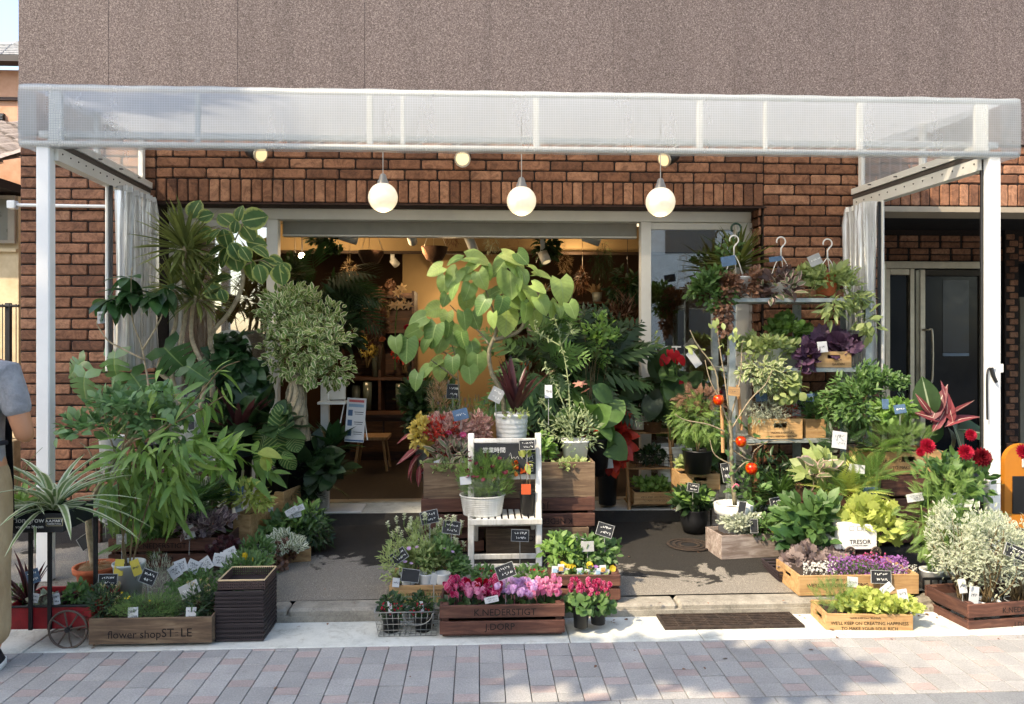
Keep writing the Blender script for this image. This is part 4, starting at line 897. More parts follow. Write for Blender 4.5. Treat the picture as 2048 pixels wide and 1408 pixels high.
# ------------------------------------------------------------------ leaf colours
LM = lambda n, a, b, **k: leafmat(n, hx(a), hx(b), **k)
L_fig = LM('fiddle green', '557f2e', 'a8c250', vein=hx('94b058'), stripe=hx('7c9c42'), rough=.5, tr=.3, ss=.3); L_dark = LM('dark green leaf', '223c18', '335524', rough=.42); L_mid = LM('mid green leaf', '3d6424', '5c8431'); L_blue = LM('blue green leaf', '4c7444', '76985c', rough=.5, sat=.95)
L_lime = LM('lime leaf', '9fb238', 'c4cc58', tr=.4); L_fresh = LM('fresh green leaf', '5f8c2b', '86ae3d', tr=.4); L_alt = LM('yellow edged leaf', '3f6a25', '567f2c', edge=hx('a9b84b'), ew=.22, vein=hx('b4c46c')); L_var = LM('cream edged leaf', '5a7a38', '7c9a4c', edge=hx('e2dfb4'), ew=.3, sat=1.0)
L_mon = LM('monstera leaf', '3f6a2a', '55803a', vein=hx('7d9a45'), rough=.28); L_cal = LM('striped calathea leaf', '3d6b2a', '4a7a30', stripe=hx('9ab45c'), rough=.4); L_drac = LM('dracaena blade', '5a6a26', '828a3a', rough=.4); L_spider = LM('spider plant blade', '6d8a45', '829c55', edge=hx('dcdfb8'), ew=.45); L_spider.name
L_euc = LM('olive willow leaf', '5a8036', '86a44e', rough=.45, sat=.95); L_red = LM('crimson leaf', '96201c', 'cc4430', rough=.45, tr=.35, sat=1.0); L_burg = LM('burgundy leaf', '3c1a20', '5c2a2e', rough=.35); L_heu = LM('dusky heuchera leaf', '7d6a66', 'ab9890', vein=hx('3f2a30')); L_pur = LM('purple heuchera leaf', '4a2a48', '6d4766', vein=hx('321c33'))
L_silver = LM('silver leaf', '8f9a80', 'b9c0a4', rough=.7); L_white = LM('white edged tiny leaf', '7d8f62', '95a478', edge=hx('e4e5cf'), ew=.42, tr=.35); L_pink = LM('pink mottled leaf', '93514c', 'c08a74', edge=hx('d6b29c'), ew=.25); L_straw = LM('dry straw', 'a9875a', 'c7aa7c', rough=.8); L_fern = LM('fern green', '5b7f2c', '7ea03c', tr=.4); L_olive = LM('olive leaf', '6d8150', '95a673', rough=.6)
L_yel = LM('yellow leaf', 'b9a52c', 'd8c345', tr=.4); L_brown = LM('brown trailing leaf', '6a4630', '8e6242'); L_sage = LM('sage leaf', '7f9448', 'a3b362', tr=.35); L_begonia = LM('pewter begonia leaf', '5a4446', '7e686a', edge=hx('a8938c'), ew=.2, vein=hx('2e1c22')); L_trad = LM('pink cream leaf', '6a7a4c', '87935f', edge=hx('cfa79a'), ew=.3); L_strom = LM('red backed sword leaf', '6d1a26', '8d2530', vein=hx('d9c9b4')); L_coffee = LM('glossy coffee leaf', '20451c', '356328', rough=.36)
def FM(n, a, b, edge=None, **k): return leafmat(n, hx(a), hx(b), edge=hx(edge) if edge else None, rough=.6, tr=.4, sat=1.0, **k)
F_pink = FM('pink petal', 'dd8fb4', 'e9b4cc'); F_lil = FM('lilac petal', 'd3aed8', 'e0c6e2'); F_mag = FM('magenta petal', 'b02a5c', 'cf4a7c', 'e0a0b8', ew=.2); F_red = FM('deep red petal', '8d1128', 'ad1a30'); F_dah = FM('dark dahlia petal', '5e0a18', '8a1224'); F_dahr = FM('red dahlia petal', 'a31630', 'c42848'); F_white = FM('white petal', 'd8d8cf', 'e9e9e2'); F_purp = FM('purple petal', '8d559d', 'ad7ab8'); F_yel = FM('yellow petal', 'd1b52c', 'e3cd4a'); F_orange = FM('orange petal', 'c4521a', 'd97730'); F_cream = FM('cream petal', 'd9b98c', 'e6cda6'); F_pale = FM('pale spike floret', 'd0d4b4', 'e2e4cc'); F_lav = FM('lavender floret', '6d5f8a', '8a7ba3'); F_anth = FM('anthurium spathe', 'a3101c', 'c41a26'); F_choc = FM('maroon cosmos petal', '571824', '74263a'); F_peach = FM('peach petal', 'd98c62', 'e3a37c'); F_salm = FM('salmon bract', 'c98a78', 'dba893'); F_bud = FM('cream bud', 'd6b88a', 'e3cda6')
# ------------------------------------------------------------------ builders
def flower_mesh(name, mat, kind):
    if kind == 'cyclamen':
        n = 5; a = np.arange(n)*2*np.pi/n; d = np.c_[.45*np.cos(a), .45*np.sin(a), np.ones(n)]; nr = np.c_[-np.cos(a), -np.sin(a), .3*np.ones(n)]; pos = np.c_[.1*np.cos(a), .1*np.sin(a), -.1*np.ones(n)]; me = cloud_mesh(name, T['petal'], pos, d, nr, np.full(n, 1.0))
    elif kind == 'dahlia':
        P_ = []; D = []; N = []; Z = []
        for r, (el, n, sz) in enumerate(((-.15, 16, 1.0), (.15, 15, .95), (.45, 13, .85), (.75, 11, .7), (1.1, 8, .5))):
            for k in range(n): a = 2*math.pi*(k+.5*(r % 2))/n; P_.append((0, 0, .04*r)); D.append((math.cos(a)*math.cos(el), math.sin(a)*math.cos(el), math.sin(el))); N.append((-math.cos(a)*math.sin(el), -math.sin(a)*math.sin(el), math.cos(el))); Z.append(sz*.5)
        me = cloud_mesh(name, T['dpetal'], np.array(P_), D, N, np.array(Z))
    elif kind == 'pansy':
        a = np.radians([90, 150, 30, 215, 325, 270]); n = len(a); d = np.c_[np.cos(a), np.sin(a), .15*np.ones(n)]; me = cloud_mesh(name, T['rpetal'], np.zeros((n, 3)), d, np.tile([0, 0, 1.0], (n, 1)), np.full(n, .5))
    elif kind == 'lily':
        a = np.arange(6)*np.pi/3; d = np.c_[np.cos(a), np.sin(a), .5*np.ones(6)]; me = cloud_mesh(name, T['lance'], np.zeros((6, 3)), d, np.c_[-np.cos(a), -np.sin(a), np.ones(6)], np.full(6, .6), wid=np.full(6, 1.6))
    else:
        n = 8; a = np.arange(n)*2*np.pi/n; d = np.c_[np.cos(a), np.sin(a), .25*np.ones(n)]; me = cloud_mesh(name, T['petal'], np.zeros((n, 3)), d, np.tile([0, 0, 1.0], (n, 1)), np.full(n, .5))
    me.materials.append(mat); return me
FLM = {}
def flowers(parent, mat, kind, pts, size, face=(0, -.5, .8), jit=.4, name='flower'):
    k = (mat.name, kind)
    if k not in FLM: FLM[k] = flower_mesh(name, mat, kind)
    for p in pts:
        o = link(name, FLM[k], parent); n = (Vector(face) + Vector(rv(1, jit)[0])).normalized(); sz = size*random.uniform(.75, 1.2)
        o.matrix_local = Matrix.Translation(Vector(p) - worg(parent)) @ n.to_track_quat('Z', 'Y').to_matrix().to_4x4() @ Matrix.Rotation(random.uniform(0, 6), 4, 'Z') @ Matrix.Diagonal((sz, sz, sz, 1))
def spikes(parent, mat, pts, ln, fl, n=16, tm='small', lean=.15):
    """flower spikes: florets up a stalk"""
    pos = []; d = []; mb = MB()
    for p in pts:
        v = Vector(rv(1, lean)[0]); v.z = 1; v.normalize(); L = ln*random.uniform(.7, 1.15); mb.tube([Vector(p) - v*L*.8, Vector(p) + v*L], [.002, .001], 3)
        for i in range(n): t = i/n; a = random.uniform(0, 6.3); pos.append(Vector(p) + v*L*t); d.append((math.cos(a), math.sin(a), .6))
    cloud(parent, mat, tm, np.array(pos), np.array(d), np.tile([0, 0, 1.0], (len(d), 1)), RNG.uniform(.7, 1.2, len(d))*fl, 'florets'); mb.build('flower_stalk', M['gstem'], parent, kind='stuff')
def pot(root, c, rt_, rb_, h, mat, style='plain', sq=0.0, soil=True, n=28, sx=1, sy=1):
    c = Vector(c)
    if style == 'ribbed':
        pr = [(rb_*.6, 0), (rb_, 0)]
        for i in range(9): z = h*(.04+.84*i/9); r = lerp(rb_, rt_, z/h); pr += [(r, z), (r*1.025, z+h*.045), (r*1.0, z+h*.085)]
        pr += [(rt_, h*.93), (rt_*1.05, h*.95), (rt_*1.05, h), (rt_*.96, h), (rt_*.93, h*.8)]
    elif style == 'rim': pr = [(rb_*.6, 0), (rb_, 0), (lerp(rb_, rt_, .8), h*.78), (rt_*1.1, h*.79), (rt_*1.13, h), (rt_*1.0, h), (rt_*.95, h*.8)]
    elif style == 'round': pr = [(rb_*.6, 0), (rb_, 0), (rt_*1.0, h*.4), (rt_*1.05, h*.65), (rt_, h*.98), (rt_*1.02, h), (rt_*.94, h), (rt_*.9, h*.8)]
    else: pr = [(rb_*.6, 0), (rb_, 0), (rt_*.985, h*.93), (rt_*1.03, h*.94), (rt_*1.03, h), (rt_*.95, h), (rt_*.92, h*.8)]
    MB().lathe(pr, c, n, sx, sy, sq).build('pot', mat, root, True)
    if soil: MB().disc((c.x, c.y, c.z+h*.86), rt_*.93, 20, sx, sy, sq).build('soil', M['soil'], root)
def fan(parent, key, tm, mat, Y, specs, face=.9, tilt=.55, name='leaf', dep=.0):
    """large leaves placed one by one: (x, y of the leaf's middle, length, direction of the tip in degrees from straight down)"""
    for (px, py, ln, an) in specs:
        y = Y + random.uniform(-dep, dep); s = S(px, y); c = P(px, py, y); a = R(an); d = Vector((math.sin(a), -.15, -math.cos(a))); n = Vector((random.gauss(0, .38) + .25*math.sin(a), -face + random.gauss(0, .15), tilt + random.gauss(0, .32)))
        L = ln*s*random.uniform(.8, 1.14); leaf_obj(parent, key, tm, mat, c - d.normalized()*L*.45, d, n, L, name)
def stems(parent, Y, paths, r0=.006, r1=.002, mat=None, name='stem', n=6):
    for p in paths:
        pts = [P(x, y, Y + (z if True else 0)) for x, y, *zz_ in p for z in [zz_[0] if zz_ else 0]]; sp = smooth_path(pts, 4); MB().tube(sp, rad(r0, r1, len(sp)), n).build(name, mat or M['stem'], parent, True)
def crate(label, pxl, pxr, pyb, pyt, Y, depth, style='slat', wood='wood_dark', rot=0, texts=(), hole='', fill=.62, zb=None, group=None, name='wooden_crate', ink=None):
    a = P(pxl, pyb, Y); e = P(pxr, pyb, Y); W = (e - a).length; H = (P(pxl, pyt, Y).z - a.z); z0 = a.z if zb is None else zb
    if zb is not None: H = P(pxl, pyt, Y).z - zb
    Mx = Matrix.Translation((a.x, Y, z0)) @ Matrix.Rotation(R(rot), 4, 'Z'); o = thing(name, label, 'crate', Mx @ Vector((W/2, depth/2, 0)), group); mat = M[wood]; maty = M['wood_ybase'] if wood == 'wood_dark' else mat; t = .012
    def bx(p, q, nm, mt=None, bev=.0025): m = MB(); m.M = Mx; m.box(p, q, bev); return m.build(nm, mt or mat, o)
    if style == 'slat':
        k = 2 if H < .24 else 3; g = .016; hs = (H - .012 - g*(k-1))/k
        for i in range(k):
            zz_ = .012 + i*(hs+g)
            bx((0, 0, zz_), (W, t, zz_+hs), 'slat'); bx((0, depth-t, zz_), (W, depth, zz_+hs), 'slat'); bx((.0005, t+.001, zz_), (t, depth-t-.001, zz_+hs), 'slat', maty); bx((W-t, t+.001, zz_), (W-.0005, depth-t-.001, zz_+hs), 'slat', maty)
        for x in (t+.0008, W-t-.0308):
            for y in (t+.0012, depth-t-.0312): bx((x, y, 0), (x+.03, y+.03, H+.004), 'corner_post')
    else:
        def panel(ax, nm, hl):
            L = W if ax == 'x' else depth - 2*t - .002
            def pc(a0, a1, z0_, z1_):
                for f in ((0, t), (None, None)): pass
            out = []
            for far in (0, 1):
                m = MB(); m.M = Mx; has = hl and not (ax == 'x' and far)
                segs = [(0, L, 0, H)] if not has else [(0, L, 0, H*.55), (0, L*.5-.045, H*.55, H*.78), (L*.5+.045, L, H*.55, H*.78), (0, L, H*.78, H)]
                for (p, q, z1_, z2_) in segs:
                    if ax == 'x': y0 = depth - t if far else 0; m.box((p, y0, z1_), (q, y0+t, z2_), 0 if has else .002)
                    else: x0_ = W - t - .0005 if far else .0005; m.box((x0_, t+.001+p, z1_), (x0_+t, t+.001+q, z2_), 0 if has else .002)
                m.build(nm, mat, o)
        panel('x', 'long_board', 'f' in hole); panel('y', 'end_board', 's' in hole)
    bx((t+.001, t+.001, .002), (W-t-.001, depth-t-.001, .012), 'base_board', None, 0)
    m = MB(); m.M = Mx; m.quad((t, t, H*fill), (W-t, t, H*fill), (W-t, depth-t, H*fill), (t, depth-t, H*fill)); m.build('compost', M['soil'], o)
    for (body, fx, fz, size, *fl) in texts:
        R4 = Mx.to_3x3().to_4x4() @ Matrix.Rotation(R(90), 4, 'X'); side = 'side' in fl
        if side: R4 = Mx.to_3x3().to_4x4() @ Matrix.Rotation(R(-90), 4, 'Z') @ Matrix.Rotation(R(90), 4, 'X')
        if 'flip' in fl: R4 = R4 @ Matrix.Rotation(R(180), 4, 'Z')
        text(o, body, Mx @ (Vector((W*fx, -.0012, H*fz)) if not side else Vector((-.0012, depth*fx, H*fz))), size*H, ink or M['blacktext'], R4, .0003)
    o['w'] = W; return o
def sign(px, py, w_, h_, Y, label, ang=0, foot=None, style='chalk', marks=2, yaw=0, cat='price tag', name='price_tag', body=None, group=None):
    """small tag on a stake: board, frame, hand-written strokes"""
    s = S(px, Y); c = P(px, py, Y); W, H = w_*s, h_*s; t = thing(name, label, cat, c, group); Mx = Matrix.Translation(c) @ Matrix.Rotation(R(yaw), 4, 'Z') @ Matrix.Rotation(R(-ang), 4, 'Y') @ Matrix.Rotation(R(-8), 4, 'X')
    bm = M[{'chalk': 'chalk', 'blue': 'chalkblue', 'white': 'card', 'wood': 'wood_pale', 'yellow': 'yellowcard', 'grey': 'greycard'}[style]]
    m = MB(); m.M = Mx; m.box((-W/2, -.0015, -H/2), (W/2, .0015, H/2), .0006); m.build('board', bm, t)
    if style == 'chalk':
        m = MB(); m.M = Mx; e = .0022
        for a, b in (((-W/2-e, -.0035, H/2), (W/2+e, .0025, H/2+e)), ((-W/2-e, -.0035, -H/2-e), (W/2+e, .0025, -H/2)), ((-W/2-e, -.0035, -H/2+.0001), (-W/2, .0025, H/2-.0001)), ((W/2, -.0035, -H/2+.0001), (W/2+e, .0025, H/2-.0001))): m.box(a, b)
        m.build('frame', M['greycard'], t)
    m = MB(); m.M = Mx; r = .0013 if style in ('chalk', 'blue', 'grey') else .0008
    if marks:
        for i in range(marks):
            z = H*(.22 - .42*i/max(1, marks-1)) if marks > 1 else 0; x = -W*.32 + i*W*.10
            while x < W*.34:
                k = random.randint(3, 5); hh = H*.11; pts = [(x + j*W*.02 + random.uniform(-.01, .01)*W, -.0025, z + random.uniform(-hh, hh)) for j in range(k)]; m.tube(pts, r, 4); x += W*random.uniform(.08, .13)
        m.build('handwriting' if style in ('chalk', 'blue', 'grey') else 'print', M['mark'] if style in ('chalk', 'blue', 'grey') else M['ink'], t, kind='stuff')
    if foot is not None:
        f = P(px, foot, Y + .01); MB().tube([Mx @ Vector((0, .003, -H*.2)), f], .0022, 5).build('stake', M['greycard'], t)
    return t
M['yellowcard'] = plain('yellow tag', hx('d6c04e'), .6); M['greycard'] = plain('grey rim', hx('9a9c99'), .6); M['ink'] = plain('grey print', hx('4a5054'), .8); M['pinkcard'] = plain('pink tag', hx('d4a9a4'), .6); M['palepot'] = plain('pale pot', hx('c9cbc4'), .55)
M['stonepot'] = rough_mat('stone white pot', hx('a9a9a4'), hx('d6d6d0'), 30, .8, .4); M['wicker'] = rough_mat('wicker', hx('3a2517'), hx('7a5632'), 80, .85, .6, .01, stretch=(1, 1, 4)); M['brownplastic'] = plain('dark brown plastic', hx('2b2224'), .5, var=.2)
def plant(name, label, px, py, Y, cat='plant', group=None): return thing(name, label, cat, P(px, py, Y), group)
def pp(name, label, px, pyb, Y, pt=None, pm=None, style='plain', cat='plant', group=None, sq=0, soil=True):
    """a plant in its pot: pt = (top width, height, bottom width) in photo pixels"""
    t = plant(name, label, px, pyb, Y, cat, group)
    if pt:
        s = S(px, Y); c = P(px, pyb, Y); pot(t, c, pt[0]*s/2, (pt[2] if len(pt) > 2 else pt[0]*.8)*s/2, pt[1]*s, pm or M['black'], style, sq, soil)
    return t
# ================================================================== LEFT GROUP
# red cart with spoked wheels, black window box on posts above it
Yc = .06; a0, a1 = P(12, 1255, Yc), P(182, 1255, Yc); zt, zb_ = P(100, 1212, Yc).z, P(100, 1258, Yc).z
ca = thing('flower_cart', 'red metal flower cart with spoked wheel and posts at the left', 'cart', ((a0.x+a1.x)/2, Yc+.13, 0))
for a, e in (((a0.x, Yc, zb_), (a1.x, Yc+.01, zt)), ((a0.x, Yc+.27, zb_), (a1.x, Yc+.28, zt)), ((a0.x, Yc+.0105, zb_), (a0.x+.01, Yc+.2695, zt)), ((a1.x-.01, Yc+.0105, zb_), (a1.x, Yc+.2695, zt)), ((a0.x+.011, Yc+.011, zb_), (a1.x-.011, Yc+.269, zb_+.008))): MB().box(a, e, .002).build('panel', M['redtin'], ca)
MB().box((a0.x+.011, Yc+.011, zt-.035), (a1.x-.011, Yc+.269, zt-.03)).build('compost', M['soil'], ca)
for px in (63, 101, 145): x = P(px, 0, Yc).x; MB().box((x-.008, Yc-.012 if px < 140 else Yc+.2, zb_), (x+.008, Yc-.0005 if px < 140 else Yc+.215, P(100, 1056, Yc).z)).build('post', M['blackmetal'], ca)
MB().tube([(a0.x, Yc-.004, zt), (a1.x, Yc-.004, zt)], .006, 6).build('rim_wire', M['blackmetal'], ca)
def wheel(px, py, Y, r, par):
    c = P(px, py, Y); rm = MB(); n = 28; rm.tube([(c.x+r*math.cos(2*math.pi*i/n), Y, c.z+r*math.sin(2*math.pi*i/n)) for i in range(n+1)], .0055, 6); w_ = rm.build('wheel', plain('rusty iron rod', hx('5d5148'), .6, .5), par, True)
    for i in range(8): a = i*math.pi/4+.2; MB().tube([c, (c.x+r*math.cos(a), Y, c.z+r*math.sin(a))], .004, 5).build('spoke', plain('rusty iron rod', hx('5d5148'), .6, .5), w_)
    MB().tube([(c.x, Y-.012, c.z), (c.x, Y+.02, c.z)], .012, 8).build('hub', M['blackmetal'], w_)
r_ = P(135, 1259, Yc-.02).z; wheel(136, 1259, Yc-.02, r_, ca); wheel(150, 1259, Yc+.3, r_, ca)
b0, b1 = P(20, 1030, Yc), P(140, 1030, Yc); zt2, zb2 = P(100, 1026, Yc-.05).z, P(100, 1064, Yc-.05).z
wbx = thing('window_box', 'black planter box with white lettering held on posts above the red cart', 'planter', ((b0.x+b1.x)/2, Yc+.1, zb2)); navy = plain('navy black tin', hx('14191f'), .45)
for a, e in (((b0.x, Yc-.06, zb2), (b1.x, Yc-.05, zt2)), ((b0.x, Yc+.2, zb2), (b1.x, Yc+.21, zt2)), ((b1.x-.01, Yc-.0495, zb2), (b1.x, Yc+.1995, zt2)), ((b0.x, Yc-.0495, zb2), (b0.x+.01, Yc+.1995, zt2)), ((b0.x+.011, Yc-.049, zb2+.001), (b1.x-.011, Yc+.199, zb2+.01))): MB().box(a, e, .002).build('panel', navy, wbx)
q = P(50, 1041, Yc-.062); text(wbx, 'nation grow', (q.x, Yc-.0612, q.z), .034, M['mark']); q = P(50, 1054, Yc-.062); text(wbx, 'the world to bloom', (q.x, Yc-.0612, q.z), .020, M['mark'])
q = P(109, 1044, Yc-.062); lp = MB().box((q.x-.037, Yc-.0635, q.z-.018), (q.x+.037, Yc-.0605, q.z+.018)).build('label_plate', plain('label gold', hx('a29a78'), .6), wbx); MB().box((q.x-.034, Yc-.0645, q.z-.015), (q.x+.034, Yc-.0632, q.z+.015)).build('label_face', navy, wbx); text(wbx, 'A.A.MART', (q.x, Yc-.0655, q.z+.005), .017, M['mark']); text(wbx, 'GARDEN TOOLS', (q.x, Yc-.0655, q.z-.008), .008, M['mark'])
sp = pp('spider_plant', 'striped spider plant with arching blades in the black planter box', 105, 1030, .12); c = P(108, 1022, .12)
rosette(sp, L_spider, c, 50, .36, T['strap'], (.3, 1.35), wid=np.full(50, 1.4)); rosette(sp, L_spider, P(70, 1026, .12), 16, .22, T['strap'], (.1, 1.2)); rosette(sp, L_fresh, P(40, 1010, .2), 20, .16, 'lance', (0, 1.2))
stems(sp, .15, [[(40, 1000), (55, 930), (85, 895)], [(30, 1000), (38, 950), (60, 920)]], .002, .001, M['gstem'])
t = plant('cordyline', 'wine red grassy cordyline in the red cart', 60, 1215, .15); rosette(t, L_burg, P(58, 1215, .18), 22, .25, 'sword', (.6, 1.5)); bush(t, L_mid, 40, 1195, .2, 26, 24, 120, 14, 'lance')
t = plant('bedding_plant', 'leafy green bedding plants in the right end of the red cart', 150, 1215, .15); bush(t, L_mid, 155, 1190, .17, 22, 20, 120, 15, 'small', .06); bush(t, L_burg, 130, 1200, .17, 18, 10, 70, 12, 'small', .06); bush(t, L_silver, 88, 1204, .14, 22, 12, 60, 16, 'oval', .06)
sign(66, 1153, 26, 28, .08, 'blue slate price tag standing in the red cart', 20, 1215, 'blue'); sign(69, 1196, 16, 18, .08, 'small white picture label at the left of the red cart', -8, 1218, 'white'); sign(113, 1198, 13, 22, .08, 'white and red plant label in the middle of the red cart', 12, 1218, 'white')
# flower shop STYLE box
c = crate('weathered box printed flower shop STYLE on the gutter', 177, 424, 1290, 1238, .03, .22, 'box', 'wood_grey', texts=(('flower shop', .37, .36, .42), ('ST', .64, .40, .46), ('LE', .79, .40, .46), ('::', .715, .40, .3)))
t = plant('skimmia', 'dark leafed plants with cream buds at the left of the flower shop box', 215, 1235, .12); bush(t, L_dark, 205, 1205, .12, 34, 32, 380, 13, 'lance', .09, stems=(205, 1240, 14)); spikes(t, F_bud, [P(random.uniform(190, 240), random.uniform(1165, 1215), random.uniform(.08, .16)) for _ in range(26)], .016, .009, 6)
t = plant('heather', 'fine green heather filling the middle of the flower shop box', 310, 1235, .12); bush(t, L_mid, 310, 1210, .13, 92, 30, 1500, 11, 'needle', .1, clump=16, up=1); bush(t, L_fern, 300, 1215, .1, 80, 22, 700, 11, 'dill', .1, clump=12, up=1); flowers(t, F_yel, 'daisy', [P(random.uniform(235, 300), random.uniform(1185, 1220), .06) for _ in range(5)], .012)
t = plant('skimmia', 'dark budded plants at the right end of the flower shop box', 400, 1235, .12); bush(t, L_dark, 398, 1205, .14, 26, 34, 320, 13, 'lance', .09); spikes(t, F_bud, [P(random.uniform(375, 420), random.uniform(1160, 1200), .13) for _ in range(20)], .016, .009, 6)
for px in (266, 382): sign(px, 1228, 20, 26, .045, 'white tag with pink print on the %s edge of the flower shop box' % ('left front' if px < 300 else 'right front'), random.uniform(-6, 6), 1242, 'white')
sign(216, 1160, 36, 22, .20, 'black chalk tag in front of the terracotta pot', 0, 1215, 'chalk'); sign(297, 1154, 28, 26, .26, 'black chalk tag right of the grey pot', -22, 1215, 'chalk'); sign(379, 1179, 40, 26, .13, 'faded photo tag above the right of the flower shop box', 26, 1225, 'grey', 1)
# brown crates with basket on top
Yb = .07; a0, a1 = P(429, 1277, Yb), P(527, 1277, Yb); dep = .235
zs = [P(470, py, Yb).z for py in (1277, 1246, 1215, 1182)]; zs[0] = .002
grp = 'brown plastic crates stacked by the flower box'
for i in range(3):
    z0, z1 = zs[i], zs[i+1] - .002; t = thing('plastic_crate', ('lowest', 'middle', 'topmost')[i] + ' of the stacked dark brown plastic crates', 'crate', ((a0.x+a1.x)/2, Yb+dep/2, z0), grp); H = z1 - z0
    rib = MB()
    for k in range(4):
        za = z0 + H*k/4; rib.box((a0.x, Yb, za+.003), (a1.x, Yb+.006, za+H*.16)); rib.box((a1.x-.006, Yb+.0065, za+.003), (a1.x, Yb+dep, za+H*.16)); rib.box((a0.x, Yb+.0065, za+.003), (a0.x+.006, Yb+dep, za+H*.16)); rib.box((a0.x+.0065, Yb+dep-.006, za+.003), (a1.x-.0065, Yb+dep, za+H*.16))
    rib.build('rib', M['brownplastic'], t, kind='stuff'); sh = MB(); g = .004
    for p, e in (((a0.x+g, Yb+g, z0+.002), (a1.x-g, Yb+g+.002, z1)), ((a1.x-g-.002, Yb+g+.0025, z0+.002), (a1.x-g, Yb+dep-g, z1)), ((a0.x+g, Yb+g+.0025, z0+.002), (a0.x+g+.002, Yb+dep-g, z1)), ((a0.x+g+.003, Yb+dep-g-.002, z0+.002), (a1.x-g-.003, Yb+dep-g, z1))): sh.box(p, e)
    sh.build('wall', plain('dark crate wall', hx('1d1719'), .55), t); lat = MB()
    n = 24
    for k in range(n): x = lerp(a0.x, a1.x, (k+.5)/n); lat.box((x-.0012, Yb+.0005, z0+.003), (x+.0012, Yb+.0039, z1-.003))
    for k in range(n): y = lerp(Yb+.01, Yb+dep-.008, (k+.5)/n); lat.box((a1.x-.0039, y-.0014, z0+.003), (a1.x-.0005, y+.0014, z1-.003))
    lat.build('lattice', M['brownplastic'], t, kind='stuff')
    MB().box((a0.x-.003, Yb-.003, z1-.008), (a1.x+.003, Yb+.0, z1), .001).build('lip', M['brownplastic'], t)
t = thing('shopping_basket', 'dark woven plastic basket with cream rim on the stacked crates', 'basket', ((a0.x+a1.x)/2, Yb+.12, zs[3])); z0 = zs[3]; z1 = z0 + .045; x0, x1, y0, y1 = a0.x+.012, a1.x+.0, Yb+.015, Yb+dep-.02
wv = MB()
for k in range(22): x = lerp(x0, x1, k/21); wv.box((x-.0025, y0, z0), (x+.0025, y0+.003, z1)); wv.box((x-.0025, y1-.003, z0), (x+.0025, y1, z1))
for k in range(18): y = lerp(y0+.004, y1-.004, k/17); wv.box((x0, y-.0025, z0), (x0+.003, y+.0025, z1)); wv.box((x1-.003, y-.0025, z0), (x1, y+.0025, z1))
for k in range(4): z = lerp(z0+.003, z1-.006, k/3); wv.box((x0-.0005, y0-.0008, z), (x1+.0005, y0-.0002, z+.006)); wv.box((x1+.0002, y0+.001, z), (x1+.0008, y1, z+.006)); wv.box((x0-.0008, y0+.001, z), (x0-.0002, y1, z+.006)); wv.box((x0, y1+.0002, z), (x1, y1+.0008, z+.006))
wv.build('weave', plain('brown weave', hx('3f2f2c'), .6), t, kind='stuff'); MB().box((x0, y0, z0+.0005), (x1, y1, z0+.003)).build('base', M['brownplastic'], t)
MB().tube([(x0, y0, z1), (x1, y0, z1), (x1, y1, z1), (x0, y1, z1), (x0, y0, z1)], .0042, 6).build('rim', M['kraft'], t)
# terracotta pot with slender curved tree
Yt = .50; t = pp('slender_tree', 'slender curved blue green tree in a terracotta pot', 194, 1182, Yt, (78, 52, 60), M['terracotta'], 'rim', soil=False); c = P(194, 1182, Yt); s = S(194, Yt)
fib = rosette(t, L_straw, (c.x, c.y, c.z+46*s), 500, .05, 'blade', (0, .5), base=.04, name='coir_mulch'); MB().disc((c.x, c.y, c.z+43*s), 37*s, 20).build('soil', rough_mat('coir', hx('80603a'), hx('b3905c'), 90, .95, .6, .01), t)
stems(t, Yt, [[(188, 1136), (177, 1050), (182, 1010), (202, 965), (232, 915), (262, 880), (290, 860)]], .017, .006, M['bark'], 'trunk', 9); stems(t, Yt, [[(200, 968), (180, 905), (160, 885)], [(232, 915), (215, 870), (170, 850)], [(262, 880), (300, 820)], [(240, 905), (255, 850), (250, 800)], [(250, 890), (330, 850), (360, 800)]], .005, .002, M['bark'], 'branch')
for (x, y, rx, ry, n) in ((255, 820, 80, 40, 210), (175, 860, 48, 30, 90), (325, 850, 66, 44, 150), (350, 800, 44, 34, 60), (290, 780, 60, 22, 60)): bush(t, L_blue, x, y, Yt+random.uniform(-.05, .1), rx, ry, n, 24, 'oval', .14, shell=.2, up=.15, clump=7)
# grey pot with tall willow leaves
Yg = .42; t = pp('willow_leaf_shrub', 'tall shrub with long drooping leaves in a light grey pot', 258, 1190, Yg, (60, 66, 46), M['palepot'], 'plain')
stems(t, Yg, [[(255, 1140), (240, 1020), (238, 930), (260, 850)], [(258, 1140), (268, 1030), (272, 930), (250, 870)], [(262, 1140), (292, 1020), (320, 940), (360, 880)], [(256, 1140), (245, 1080), (280, 980), (300, 900)], [(330, 860), (390, 800), (440, 740), (480, 722)], [(340, 850), (400, 820), (450, 790)]], .005, .002, M['stem'], 'stem')
for (x, y, rx, ry, n) in ((290, 905, 75, 40, 75), (330, 960, 60, 50, 70), (240, 960, 45, 50, 50), (360, 890, 45, 40, 45), (300, 1000, 60, 45, 60), (400, 800, 30, 26, 16), (330, 770, 20, 30, 10), (430, 760, 30, 30, 9)): bush(t, L_euc, x, y, Yg+random.uniform(0, .15), rx, ry, n, 52, 'willow', .12, shell=.2, up=-.6, jit=.45)
for px, an in ((238, 4), (272, -22)): sign(px, 1135, 18, 32, Yg-.07, 'yellow picture label in the grey pot, %s' % ('upright at its left' if px < 250 else 'leaning at its right'), -an, 1160, 'yellow', 1)
sign(243, 1078, 20, 20, .50, 'dark photo tag on a white clip above the grey pot', 5, 1130, 'grey'); sign(172, 1083, 28, 26, .55, 'black chalk tag turned edgewise beside the slender trunk', 35, 1140, 'chalk', 0)
